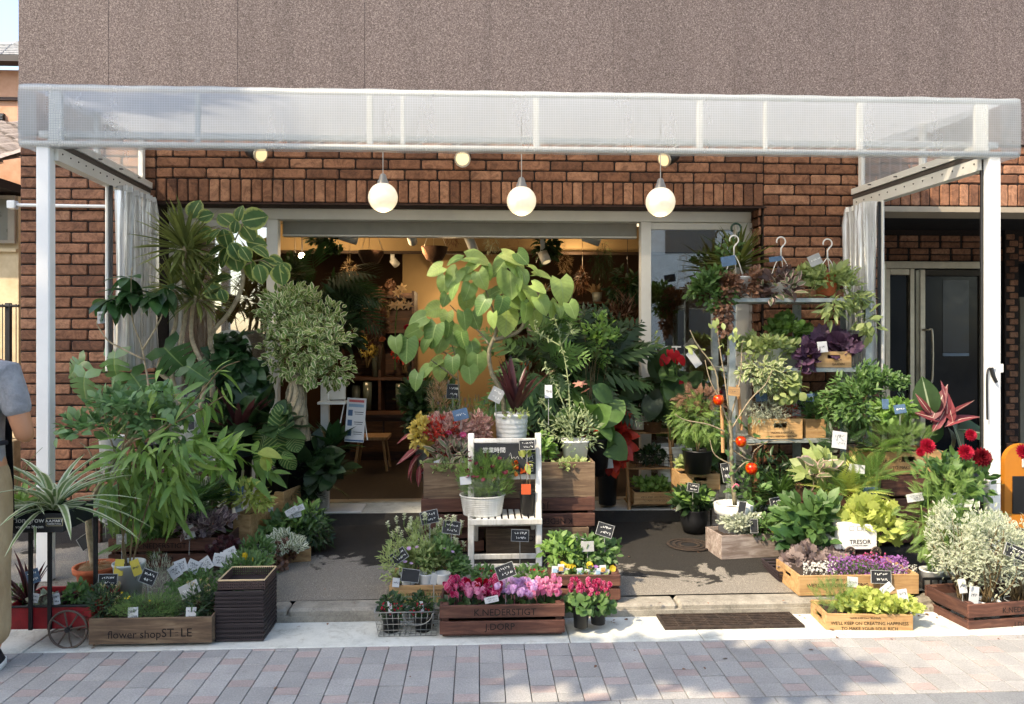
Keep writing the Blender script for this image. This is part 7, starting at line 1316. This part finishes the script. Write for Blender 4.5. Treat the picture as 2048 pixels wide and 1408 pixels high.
t = plant('red_succulent', 'small rusty red plant at the right of the silver one', 1580, 845, Yg+.06); bush(t, L_red, 1582, 822, Yg+.05, 14, 16, 120, 10, 'needle', .05); t = plant('leafy_herb', 'leafy green herb in the narrow planter on the lowest shelf', 1630, 845, Yg+.1); bush(t, L_mid, 1632, 820, Yg+.1, 32, 26, 260, 15, 'oval', .1, clump=9); sign(1523, 795, 24, 16, Yg+.05, 'pale slate tag over the silver plant', 3, 830, 'blue', 0); sign(1624, 795, 26, 16, Yg+.08, 'blue slate tag over the leafy herb', 6, 830, 'blue', 1); sign(1601, 803, 16, 22, Yg+.1, 'black chalk tag left of the leafy herb', 3, 830, 'chalk')
# rosemary like tall greens, grasses
t = plant('evergreen_shrub', 'tall fresh green shrub spreading over the right end of the shelf', 1720, 880, 1.35); bush(t, L_mid, 1715, 800, 1.35, 66, 70, 1100, 19, 'lance', .2, clump=22, up=.3, stems=(1715, 890, 14)); bush(t, L_mid, 1770, 760, 1.4, 42, 34, 420, 12, 'oval', .12, clump=11)
t = plant('shade_grass', 'dark grassy plant in the shade below the shelf', 1560, 1010, 1.35); rosette(t, L_mid, P(1560, 1000, 1.35), 170, .30, 'blade', (.2, 1.4)); rosette(t, L_dark, P(1600, 985, 1.4), 120, .30, 'blade', (.2, 1.4)); bush(t, L_dark, 1530, 960, 1.5, 60, 60, 140, 24, 'lance', .12)
crate('whitewashed wooden box of small plants in front of the apple tree', 1443, 1576, 1120, 1072, .94, .22, 'box', 'wood_wash', 8, (), fill=.85)
t = plant('small_shrubs', 'mixed small grey green shrubs in the whitewashed box', 1505, 1070, 1.03); bush(t, L_silver, 1485, 1042, 1.03, 44, 24, 480, 10, 'small', .09, clump=14); bush(t, L_mid, 1535, 1060, 1.03, 46, 28, 420, 12, 'oval', .12, clump=12); flowers(t, F_yel, 'pansy', [P(1553, 1053, .96), P(1560, 1063, .96), P(1548, 1062, .96)], .024, (0, -1, .4)); flowers(t, F_white, 'daisy', [P(1462+9*k, 1030 + (k % 3)*8, .98) for k in range(8)], .014)
sign(1556, 1006, 30, 22, 1.05, 'black chalk tag behind the whitewashed box', 10, 1050, 'chalk'); sign(1484, 1015, 14, 22, 1.0, 'dark pointed tag in front of the apple tree pot', -12, 1050, 'chalk', 0); sign(1508, 1052, 14, 26, .95, 'dark oval tag hanging in front of the whitewashed box plants', 0, None, 'chalk', 0)
t = pp('camellia', 'glossy green camellia like shrub right of the whitewashed box', 1620, 1125, .82, (60, 46, 46), M['black']); bush(t, L_mid, 1622, 1045, .82, 58, 48, 260, 34, 'oval', .17, clump=12, up=.3, face=.8); bush(t, L_coffee, 1618, 1075, .78, 52, 30, 90, 34, 'oval', .12, face=.9); sign(1624, 1000, 28, 18, .85, 'blue chalk tag standing above the camellia', 6, 1040, 'blue')
a0, a1 = P(1560, 1150, .58), P(1640, 1150, .58); t = thing('brown_tray', 'ribbed brown plastic tray under the dusky heuchera', 'tray', ((a0.x+a1.x)/2, .68, gz(.6)))
for k in range(4): z = gz(.6)+.002+k*.017; e = .004*k; MB().tube([(a0.x-e, .58-e, z), (a1.x+e, .58-e, z), (a1.x+e, .80+e, z), (a0.x-e, .80+e, z), (a0.x-e, .58-e, z)], .0075, 4).build('rib', M['brownplastic'], t)
t = plant('dusky_heuchera', 'dusky grey pink ruffled heuchera in the brown tray', 1640, 1140, .68); bush(t, L_heu, 1632, 1108, .66, 52, 22, 190, 26, 'lobed', .12, face=.8, clump=10); bush(t, L_heu, 1595, 1128, .6, 26, 18, 70, 24, 'lobed', .06, hang=.3)
# steps of dark crates with ferns
crate('dark slatted crate of yellow ferns behind the white wagon', 1612, 1708, 1075, 985, .98, .30, 'slat', 'wood_dark', -12, (), fill=.95); crate('pale box with handle hole high at the right with ferns', 1745, 1895, 950, 905, 1.12, .26, 'box', 'wood_pale', 4, (("WE'LL KEEP ON CREATING", .4, .6, .2), ('TO MAKE', .4, .3, .2)), hole='f', fill=.85); crate('dark slatted crate carrying the high fern box', 1740, 1898, 1090, 953, 1.12, .28, 'slat', 'wood_dark', 4, (), fill=.9)
t = plant('yellow_fern', 'yellow green fern fronds over the dark slatted crate', 1700, 1000, 1.0); rosette(t, L_lime, P(1690, 990, 1.0), 34, .26, 'frond', (.0, 1.2)); rosette(t, L_fern, P(1740, 960, 1.02), 28, .26, 'frond', (.2, 1.4)); bush(t, L_fern, 1700, 985, .95, 58, 22, 60, 46, 'frond', .1, up=.1)
t = plant('dieffenbachia', 'green and cream mottled leaves left of the yellow fern', 1640, 985, 1.05); bush(t, L_sage, 1640, 940, 1.05, 38, 30, 46, 38, 'oval', .12, up=.5, face=.8); bush(t, L_trad, 1625, 945, 1.0, 26, 24, 20, 36, 'oval', .06)
t = plant('asparagus_fern', 'soft feathery green fern in the high pale box', 1800, 905, 1.2); bush(t, L_fern, 1800, 868, 1.2, 52, 40, 520, 24, 'dill', .14, clump=16, up=.7); rosette(t, L_fern, P(1760, 900, 1.15), 18, .22, 'frond', (-.1, 1.0)); bush(t, L_dark, 1690, 890, 1.25, 40, 40, 60, 40, 'frond', .1)
t = plant('umbrella_sprays', 'fine light green sprays between shelf and red leaved plant', 1780, 880, 1.25); bush(t, L_fresh, 1790, 820, 1.22, 42, 26, 280, 18, 'oval', .1, clump=12, stems=(1785, 890, 10))
t = plant('stromanthe', 'crimson and green sword leaf stromanthe before the steel door', 1890, 900, 1.2); fan(t, 'strom', 'lance', L_strom, 1.18, [(1875, 810, 78, 165), (1900, 820, 78, -160), (1860, 830, 60, -120), (1920, 838, 70, 120), (1895, 800, 70, 178), (1880, 840, 60, 150), (1850, 812, 50, -140), (1915, 815, 60, 145)], .6, .5); fan(t, 'strom_green', 'broad', LM('dark banded leaf', '29451f', '365828', vein=hx('9fb08a')), 1.2, [(1852, 800, 80, -150), (1950, 858, 90, 95), (1870, 870, 80, -15), (1905, 890, 80, 10), (1925, 875, 70, 40)], .6, .6)
sign(1800, 818, 24, 18, 1.1, 'blue photo card before the feathery fern', 8, 850, 'blue', 1); sign(1771, 808, 14, 20, 1.15, 'small navy card left of the blue photo card', 0, 840, 'blue', 0); sign(1679, 880, 30, 34, 1.1, 'white and black tag pair hanging in the dark foliage', -8, None, 'white', 3); sign(1741, 985, 30, 22, .9, 'blue slate tag above the lime heuchera', -4, 1010, 'blue', 1); sign(1714, 938, 32, 18, .98, 'sheaf of white labels in the yellow fern', -8, None, 'white', 2); sign(1683, 937, 26, 22, 1.0, 'black chalk tag leaning in the yellow fern', -30, 970, 'chalk')
# white toy wagon planter
Yt = .62; a0, a1 = P(1686, 1105, Yt), P(1755, 1105, Yt); zb_, zt_ = P(1720, 1100, Yt).z, P(1720, 1050, Yt).z; wg = thing('wagon_planter', 'white tin wagon planter lettered TRESOR with small wheels', 'planter', ((a0.x+a1.x)/2, Yt+.1, zb_)); dp = .19
MB().box((a0.x, Yt, zb_), (a1.x, Yt+dp, zt_), .006).build('body', M['whiteplastic'], wg); MB().box((a0.x-.03, Yt+.01, zb_), (a0.x-.0005, Yt+dp-.01, zb_+.05), .005).build('step', M['whiteplastic'], wg); c = P(1720, 1084, Yt); text(wg, 'TRESOR', (c.x, Yt-.0015, c.z), .034, M['blacktext']); text(wg, '- FLOWER AND GREEN -', (c.x, Yt-.0015, c.z-.02), .009, M['ink'])
for k in range(3): x = lerp(a0.x+.05, a1.x-.06, k/2); MB().tube([(x-.012, Yt-.001, zt_-.03), (x-.012, Yt-.001, zt_-.006), (x+.012, Yt-.001, zt_-.006), (x+.012, Yt-.001, zt_-.03), (x-.012, Yt-.001, zt_-.03)], .001, 4).build('window_outline', M['ink'], wg)
for px in (1700, 1752): wheel(px, 1104, Yt-.012, .026, wg)
MB().box((a0.x-.02, Yt+.0, gz(Yt)), (a1.x+.02, Yt+dp, zb_-.030), .003).build('support', M['wood_dark'], wg)
t = plant('lime_heuchera', 'lime green heuchera spilling over the white wagon', 1735, 1050, .72); bush(t, L_lime, 1735, 1028, .72, 60, 34, 170, 30, 'lobed', .13, face=.7, clump=11); bush(t, L_lime, 1770, 1055, .66, 26, 26, 60, 26, 'lobed', .08, hang=.3)
# alyssum box, lettuce box
crate('pale printed box of white and purple alyssum on the kerb at the right', 1598, 1838, 1196, 1152, .36, .30, 'box', 'wood_pale', 0, (("WE'LL KEEP ON CREATING", .32, .5, .26), ('MAKES EVERYDAY SPLENDID', .35, .78, .12)), hole='s', fill=.85, zb=.07)
t = plant('alyssum', 'mound of purple and white alyssum flowers in the printed box', 1715, 1150, .5); bush(t, L_mid, 1712, 1148, .48, 112, 22, 1500, 10, 'needle', .13, clump=34, up=1)
def florets(root, mat, n, x0, x1, y0, y1, Y0, Y1, sz): 
    p = np.array([P(random.uniform(x0, x1), random.uniform(y0, y1), random.uniform(Y0, Y1)) for _ in range(n)]); cloud(root, mat, 'rpetal', p, rv(n, 1) + [0, -.3, .5], rv(n, .4) + [0, -.6, .8], sz*RNG.uniform(.7, 1.2, n), 'florets')
florets(t, F_purp, 1000, 1655, 1815, 1112, 1152, .38, .60, .011); florets(t, F_mag, 60, 1690, 1770, 1105, 1130, .45, .6, .010); florets(t, F_white, 520, 1606, 1672, 1124, 1168, .38, .58, .010); florets(t, F_white, 220, 1785, 1832, 1130, 1160, .40, .6, .010)
crate('pale printed box of lime lettuce like plants on the gutter at the right', 1652, 1820, 1276, 1228, .09, .2, 'box', 'wood_pale', -4, (('MAKES EVERYDAY SPLENDID', .45, .84, .10), ("WE'LL KEEP ON CREATING HAPPINESS", .5, .62, .185), ('TO MAKE YOUR SOUL RICH', .5, .40, .185), ('BE MORE OPTIMISTIC', .42, .18, .10)), hole='s', fill=.85)
t = plant('lime_parsley', 'ruffled lime green plants in the front printed box', 1745, 1225, .18); bush(t, L_lime, 1740, 1205, .18, 88, 24, 800, 15, 'lobed', .1, clump=22, face=.7); bush(t, L_fern, 1670, 1190, .2, 36, 24, 160, 24, 'dill', .1, up=1); bush(t, L_lime, 1790, 1215, .1, 50, 18, 240, 14, 'lobed', .06, clump=9)
sign(1762, 1154, 40, 24, .34, 'black chalk tag between the alyssum and the lime plants', -3, 1190, 'chalk'); sign(1774, 1178, 26, 18, .20, 'white parcel tag slanting over the lime plants', 38, None, 'white', 1); sign(1806, 1194, 20, 30, .12, 'white notched label at the right of the lime plants', 8, 1225, 'white', 2); sign(1705, 1164, 22, 20, .3, 'white label behind the lime plants', -6, 1190, 'white', 1)
# dahlias in white pots in a black rack
Yd2 = .72; rk = thing('pot_rack', 'black metal rack holding white pots under the dahlias', 'rack', P(1870, 1190, .5)); q0, q1 = P(1842, 0, .46).x, P(1905, 0, .46).x; z = P(1870, 1155, .46).z
MB().box((q0, .44, z-.008), (q1, .448, z+.006), .001).build('rail', M['blackmetal'], rk); MB().box((q0, .62, z-.008), (q1, .628, z+.006), .001).build('rail', M['blackmetal'], rk)
for k in range(5): x = lerp(q0, q1, k/4.2); MB().box((x, .441, gz(.45)), (x+.008, .447, z-.0085)).build('bar', M['blackmetal'], rk)
for i, (px, Y) in enumerate(((1862, .52), (1900, .56))):
    t = pp('dahlia', 'tall dahlia with %s blooms in a white pot' % ('bright crimson' if i == 0 else 'dark burgundy'), px, 1188, Y, (42, 50, 32), M['whiteplastic'], group='dahlias at the right post'); mb = MB()
    stems(t, Y, [[(px, 1150), (px-4, 1050), (px-8+14*i, 950), (px-8+30*i, 905)], [(px+4, 1150), (px+20, 1040), (px+40, 960), (px+55, 930)], [(px-3, 1150), (px-12, 1080), (px-20, 1010)], [(px+2, 1150), (px+50, 1000), (px+80, 920)]], .005, .003, M['gstem'])
    bush(t, L_fern, px+10, 1030, Y, 62, 90, 200, 32, 'frond', .2, clump=16, up=.1); bush(t, L_mid, px+25, 960, Y+.1, 60, 46, 160, 24, 'oval', .16, clump=10)
    fl = [((1853, 893, .10), (1840, 905, .05)), ((1962, 915, .125), (1940, 870, .09), (1930, 905, .08), (2045, 905, .09))][i]
    for k, (x, y, sz) in enumerate(fl): flowers(t, F_dah if (i == 1 and k == 0) else F_dahr, 'dahlia', [P(x, y, Y-.03)], sz, (0, -1, .35), .15)
sign(1830, 995, 34, 16, .6, 'white wooden price label reading figures before the dahlia leaves', 8, None, 'white', 3)
# silver shrub crate
crate('large dark crate lettered K.NEDERSTIGT with white leaved shrubs at the right edge', 1937, 2110, 1275, 1210, .06, .30, 'slat', 'wood_dark', 7, (('K.NEDERSTIGT', .72, .75, .24), ('J.DORP', .72, .28, .24)), fill=.7)
for i, (px, Y) in enumerate(((1925, .28), (1975, .20), (2035, .24))):
    t = pp('silver_shrub', ('left', 'middle', 'right')[i] + ' one of the white leaved bushy shrubs in the crate at the right edge', px, 1262, Y, (46, 62, 36), M['whiteplastic'], group='white leaved shrubs'); bush(t, L_white, px+(-18, 5, 5)[i], 1095, Y, (56, 60, 58)[i], 92, 1500, 11, 'lance', .18, clump=30, up=.8, stems=(px, 1205, 22), jit=.6)
sign(2030, 1104, 44, 24, .08, 'black chalk tag tilted over the white leaved shrubs', -22, 1150, 'chalk'); sign(1948, 1190, 20, 34, .14, 'pink picture tag at the left of the white shrub pots', -10, 1215, 'white', 1); sign(1925, 1172, 16, 28, .16, 'white and purple tag in the left white shrub pot', 6, 1215, 'white', 1)
# orange rounded board at the right edge
q = P(2046, 1000, 1.5); ob = thing('orange_board', 'rounded orange plastic sign board behind the dahlias at the right edge', 'sign board', (q.x, 1.5, gz(1.5))); m = MB(); w2 = .13; zt_ = P(2035, 888, 1.5).z; n = 14; vs = [(q.x-w2, 1.5, gz(1.5)), (q.x+w2, 1.5, gz(1.5))]; vs += [(q.x+w2*math.cos(math.pi*k/n), 1.5, zt_-w2+w2*math.sin(math.pi*k/n)) for k in range(n+1)]
k = len(vs); m.add(vs + [(a, b+.04, c) for a, b, c in vs], [tuple(range(k)), tuple(range(k, 2*k))[::-1]] + [(i, (i+1) % k, k+(i+1) % k, k+i) for i in range(k)]).build('board', plain('orange plastic', hx('b87420'), .5), ob); MB().box((q.x-w2*.6, 1.494, gz(1.5)+.1), (q.x+w2*.8, 1.4995, zt_-.22), .002).build('dark_panel', M['black'], ob); MB().box((q.x-.01, 1.493, zt_-.16), (q.x+.04, 1.4995, zt_-.08), .002).build('white_patch', M['card'], ob)
# ------------------------------------------------------------------ person at the left edge
def person():
    base = P(-66, 1312, -.16); bx_, by = base.x, base.y; t = thing('person', 'person in grey T-shirt, dark apron and beige trousers standing by the red cart', 'person', (bx_, by, 0))
    skin = plain('skin', hx('b98462'), .55, var=.06); 
    def skinmesh(name, mat, joints, edges, sub=2):
        me = bpy.data.meshes.new(name); me.from_pydata([j[0] for j in joints], edges, []); o = link(name, me, t, mat); sk = o.modifiers.new('skin', 'SKIN'); sk.use_smooth_shade = True
        for v, j in zip(me.skin_vertices[0].data, joints): v.radius = (j[1], j[2] if len(j) > 2 else j[1])
        me.skin_vertices[0].data[0].use_root = True; sb = o.modifiers.new('sub', 'SUBSURF'); sb.levels = sub; sb.render_levels = sub
        dg_ = bpy.context.evaluated_depsgraph_get(); dg_.update(); m2 = bpy.data.meshes.new_from_object(o.evaluated_get(dg_)); o.modifiers.clear(); o.data = m2; m2.polygons.foreach_set('use_smooth', [True]*len(m2.polygons))
        if not m2.materials: m2.materials.append(mat)
        return o
    # faces away and to the left: body frame r = to the right of the picture, f = away from the viewer
    J = [((0, 0, .84), .13, .10), ((0, 0, 1.0), .125, .095), ((0, .0, 1.18), .145, .10), ((0, .01, 1.29), .10, .08), ((0, .02, 1.37), .05), ((0, .035, 1.44), .055, .065), ((0, .045, 1.53), .075, .095), ((0, .04, 1.60), .055, .07),
         ((.155, .0, 1.27), .058), ((.205, .0, 1.12), .047), ((.235, .01, 1.00), .040), ((.165, .14, .985), .034), ((.08, .24, 1.03), .026), ((.05, .28, 1.05), .030, .018),
         ((-.155, .0, 1.27), .058), ((-.21, .02, 1.0), .040), ((-.12, .19, 1.0), .030), ((-.02, .27, 1.04), .028, .018),
         ((.09, 0, .76), .092, .09), ((.10, -.01, .44), .058), ((.10, .01, .10), .042), ((.105, -.09, .04), .035), ((-.09, 0, .76), .092, .09), ((-.10, 0, .44), .058), ((-.10, .02, .10), .042), ((-.105, -.08, .04), .035)]
    E = [(0, 1), (1, 2), (2, 3), (3, 4), (4, 5), (5, 6), (6, 7), (3, 8), (8, 9), (9, 10), (10, 11), (11, 12), (12, 13), (3, 14), (14, 15), (15, 16), (16, 17), (0, 18), (18, 19), (19, 20), (20, 21), (0, 22), (22, 23), (23, 24), (24, 25)]
    for hand, sg in ((13, -1), (17, 1)):
        hp = Vector(J[hand][0])
        for k in range(4): p1 = hp + Vector((sg*.018 + .0, .035 + .003*k, .028 - .02*k)); p2 = p1 + Vector((sg*.028, .012, -.004)); J += [(tuple(p1), .0095), (tuple(p2), .0085), (tuple(p2 + Vector((sg*.012, -.014, -.006))), .007)]; n = len(J); E += [(hand, n-3), (n-3, n-2), (n-2, n-1)]
        p1 = hp + Vector((sg*.005, -.012, .035)); J += [(tuple(p1), .011), (tuple(p1 + Vector((sg*.022, .012, .018))), .009)]; n = len(J); E += [(hand, n-2), (n-2, n-1)]
    skinmesh('body', skin, J, E)
    shirt = rough_mat('grey melange cotton', hx('7d7f83'), hx('9fa1a4'), 18, .95, .9, .02, detail=8); trou = rough_mat('beige chino', hx('967f5e'), hx('b8a380'), 9, .9, .8, .02, stretch=(1, 1, .5))
    skinmesh('t_shirt', shirt, [((0, 0, .77), .165, .135), ((0, 0, .88), .158, .125), ((0, 0, 1.02), .15, .118), ((0, 0, 1.18), .165, .12), ((0, .01, 1.285), .115, .095), ((0, .015, 1.335), .066, .062), ((.16, .0, 1.265), .070), ((.205, .0, 1.13), .060), ((.215, .003, 1.075), .057), ((-.16, 0, 1.265), .078), ((-.205, .01, 1.10), .07)], [(0, 1), (1, 2), (2, 3), (3, 4), (4, 5), (4, 6), (6, 7), (7, 8), (4, 9), (9, 10)])
    skinmesh('trousers', trou, [((0, 0, 1.0), .14, .11), ((0, 0, .80), .145, .115), ((.092, 0, .70), .102, .10), ((.10, -.01, .44), .082), ((.10, .01, .20), .074), ((.10, .01, .085), .072), ((-.092, 0, .70), .102, .10), ((-.10, 0, .44), .082), ((-.10, .02, .20), .074), ((-.10, .02, .085), .072)], [(0, 1), (1, 2), (2, 3), (3, 4), (4, 5), (1, 6), (6, 7), (7, 8), (8, 9)])
    ap_ = plain('navy apron', hx('1a1d24'), .85); 
    m = MB(); vs = []; fs = []; n = 14; o_ = Vector((bx_, by, 0))
    for z, rx, ry in ((1.10, .178, .138), (.95, .178, .138), (.80, .185, .142), (.66, .19, .14), (.55, .195, .145)):
        for k in range(n+1): a = R(42 + 96*k/n); vs.append(o_ + Vector((rx*math.cos(a), ry*math.sin(a), z)))
    for j in range(4):
        for k in range(n): a = j*(n+1)+k; fs.append((a, a+1, a+n+2, a+n+1))
    m.add(vs, fs).build('apron', ap_, t, True); 
    def strap(p): MB().tube([o_ + Vector(q) for q in smooth_path(p, 5)], .012, 6).build('apron_strap', ap_, t, True)
    strap([(.08, .13, 1.12), (.075, .10, 1.28), (.06, .02, 1.375), (.02, -.09, 1.27), (-.06, -.128, 1.10), (-.12, -.11, .98)]); strap([(-.08, .13, 1.12), (-.075, .10, 1.28), (-.06, .02, 1.375), (-.02, -.09, 1.27), (.06, -.128, 1.10), (.12, -.11, .98)]); strap([(-.165, 0, .97), (-.10, -.125, .97), (0, -.14, .97), (.10, -.125, .97), (.165, 0, .97)])
    hair = plain('dark hair', hx('1c1613'), .6); m = MB(); m.M = Matrix.Translation(o_); m.ball((0, .035, 1.565), .112, 16, 10, (.80, 1.0, .95)); m.build('hair', hair, t, True)
    for sg in (-1, 1):
        m = MB(); m.M = Matrix.Translation(o_); m.ball((sg*.082, .05, 1.52), .024, 8, 6, (.4, .8, 1.2)); m.build('ear', skin, t, True); m = MB(); m.M = Matrix.Translation(o_); m.ball((sg*.03, .133, 1.53), .011, 8, 6); m.build('eye', M['white'], t, True)
        m = MB(); m.M = Matrix.Translation(o_ + Vector((sg*.103, -.04, 0))); m.lathe([(.001, .002), (.044, .002), (.048, .012), (.047, .024), (.040, .05), (.034, .075), (.03, .085)], (0, .0, 0), 16, 1.0, 2.4); m.build('shoe', plain('black canvas', hx('1b1c1f'), .8), t, True)
        m = MB(); m.M = Matrix.Translation(o_ + Vector((sg*.103, -.04, 0))); m.lathe([(.045, 0), (.0495, .002), (.0495, .024), (.046, .026)], (0, 0, 0), 18, 1.0, 2.4); m.build('shoe_sole', M['white'], t, True)
    m = MB(); m.M = Matrix.Translation(o_); m.add([(-.016, .128, 1.505), (.016, .128, 1.505), (0, .165, 1.512), (0, .132, 1.545)], [(0, 1, 2), (1, 3, 2), (3, 0, 2), (0, 3, 1)]); m.build('nose', skin, t, True); m = MB(); m.M = Matrix.Translation(o_); m.ball((0, .127, 1.475), .02, 8, 5, (1, .4, .3)); m.build('mouth', plain('lips', hx('96584c'), .5), t, True)
person()

# ------------------------------------------------------------------ small clutter: fallen leaves, more things inside the shop
n = 150; xs_ = RNG.uniform(-2.4, 2.9, n); ys_ = np.where(RNG.random(n) < .55, RNG.uniform(.22, .30, n), RNG.uniform(-.5, 1.6, n)); zs_ = np.array([gz(y) if not (.28 < y < .45) else .066 for y in ys_]) + .004
me = cloud_mesh('leaf_litter', T['small'], np.c_[xs_, ys_, zs_], np.c_[rv(n, 1)[:, :2], np.zeros(n)], np.tile([0, 0, 1.0], (n, 1)) + rv(n, .25), RNG.uniform(.008, .028, n)); o = link('leaf_litter', me, None, L_brown); tag(o, 'scattered dry leaf bits on the gutter and asphalt', 'leaf litter', None, 'stuff')
for i, (px, py, Y, mat_, n, lab) in enumerate(((715, 600, 4.55, L_straw, 260, 'bundle of dried straw flowers on the left of the back shelf'), (775, 590, 4.55, L_brown, 260, 'bunch of brown dried leaves on the right of the back shelf'), (735, 690, 4.5, L_yel, 160, 'small yellow bouquet on the back shelf'), (810, 700, 4.4, L_red, 120, 'red bouquet beside the back shelf'))):
    t = plant('dried_bunch', lab, px, py+40, Y); bush(t, mat_, px, py, Y, 22, 24, n, 9, 'small', .12, clump=9, stems=(px, py+46, 9))
for i, (px, py, Y, lab) in enumerate(((590, 560, 3.0, 'dark split leaf plant hanging inside the left window'), (1040, 500, 3.4, 'trailing dry moss hanging behind the heart leaf crown'), (1255, 570, 2.9, 'dark leafy plant hanging inside near the right post'))):
    t = plant('hanging_plant', lab, px, py-40, Y); bush(t, (L_dark, L_brown, L_dark)[i], px, py, Y, 30, 34, 240, (30, 10, 24)[i], ('palm', 'blade', 'lance')[i], .15, clump=8, hang=.8); MB().tube([P(px, py-20, Y), (P(px, py, Y).x, Y, IZ1-.01)], .003, 4).build('cord', M['black'], t)
for i, (px, c_) in enumerate(((850, 'galvanised'), (890, 'dark'))):
    q = P(px, 880, 3.4); t = thing('flower_bucket', c_ + ' flower bucket with cut flowers on the shop floor', 'bucket', (q.x, 3.4, IZ0)); MB().lathe([(.07, 0), (.09, .24), (.093, .25), (.085, .25), (.07, .02)], (q.x, 3.4, IZ0), 18).build('pail', M['zinc'] if i == 0 else M['black'], t, True); s = S(px, 3.4); bush(t, L_mid, px, 790, 3.4, 22, 40, 160, 20, 'lance', .12, up=1, stems=(px, 850, 10)); flowers(t, (F_peach, F_white)[i], 'dahlia', [P(px+random.uniform(-18, 18), 760+random.uniform(-15, 15), 3.35) for _ in range(5)], .05, (0, -.8, .6))

for i, (px, py, Y, m_, lab) in enumerate(((700, 545, 3.8, L_straw, 'pale dried bunch hanging left in the shop'), (905, 470, 3.9, L_brown, 'brown dried bunch hanging above the fig crown'), (985, 480, 3.9, L_silver, 'silvery dried bunch hanging in the middle of the shop'), (1130, 520, 3.8, L_straw, 'straw coloured dried bunch hanging right of the bell spotlight'), (1165, 560, 4.2, L_brown, 'dark dried bunch hanging deep in the shop'))):
    t = plant('hanging_bunch', lab, px, py+30, Y); bush(t, m_, px, py, Y, 13, 26, 150, 12, 'needle', .06, hang=1.2); MB().tube([P(px, py-22, Y), (P(px, py, Y).x, Y, IZ1-.01)], .003, 4).build('string', M['kraft'], t)
x0, x1 = P(1030, 0, 5.4).x, P(1225, 0, 5.4).x; sh = thing('wall_shelf', 'dark wall shelf with pots at the back right of the shop', 'shelf', ((x0+x1)/2, 5.5, .9))
for z in (.95, 1.4, 1.8): MB().box((x0, 5.4, z), (x1, 5.7, z+.03)).build('shelf_board', shw, sh)
for x in (x0, x1-.03): MB().box((x, 5.405, IZ0+.002), (x+.03, 5.695, 2.0)).build('upright', shw, sh)
for k in range(9):
    z = (.981, 1.431, 1.831)[k % 3]; x = lerp(x0+.12, x1-.12, (k//3*3 + (k % 3)*.8)/8); r = random.uniform(.05, .08)
    t = thing('shelf_pot', ORD[k] + ' small pot with sprigs on the wall shelf at the back right', 'pot', (x, 5.52, z)); MB().lathe([(.0, 0), (r*.75, 0), (r, r*1.8), (r*.92, r*1.8), (r*.8, .02)], (x, 5.52, z), 16).build('pot', (M['terracotta'], M['whiteplastic'], M['zinc'])[k % 3], t, True); cloud(t, (L_mid, L_straw, L_brown)[(k*2) % 3], 'lance', np.array([x, 5.52, z+r*1.7]) + rv(40, .03)*[1, 1, .4], rv(40, .5) + [0, 0, 1], rv(40, 1), RNG.uniform(.06, .14, 40))
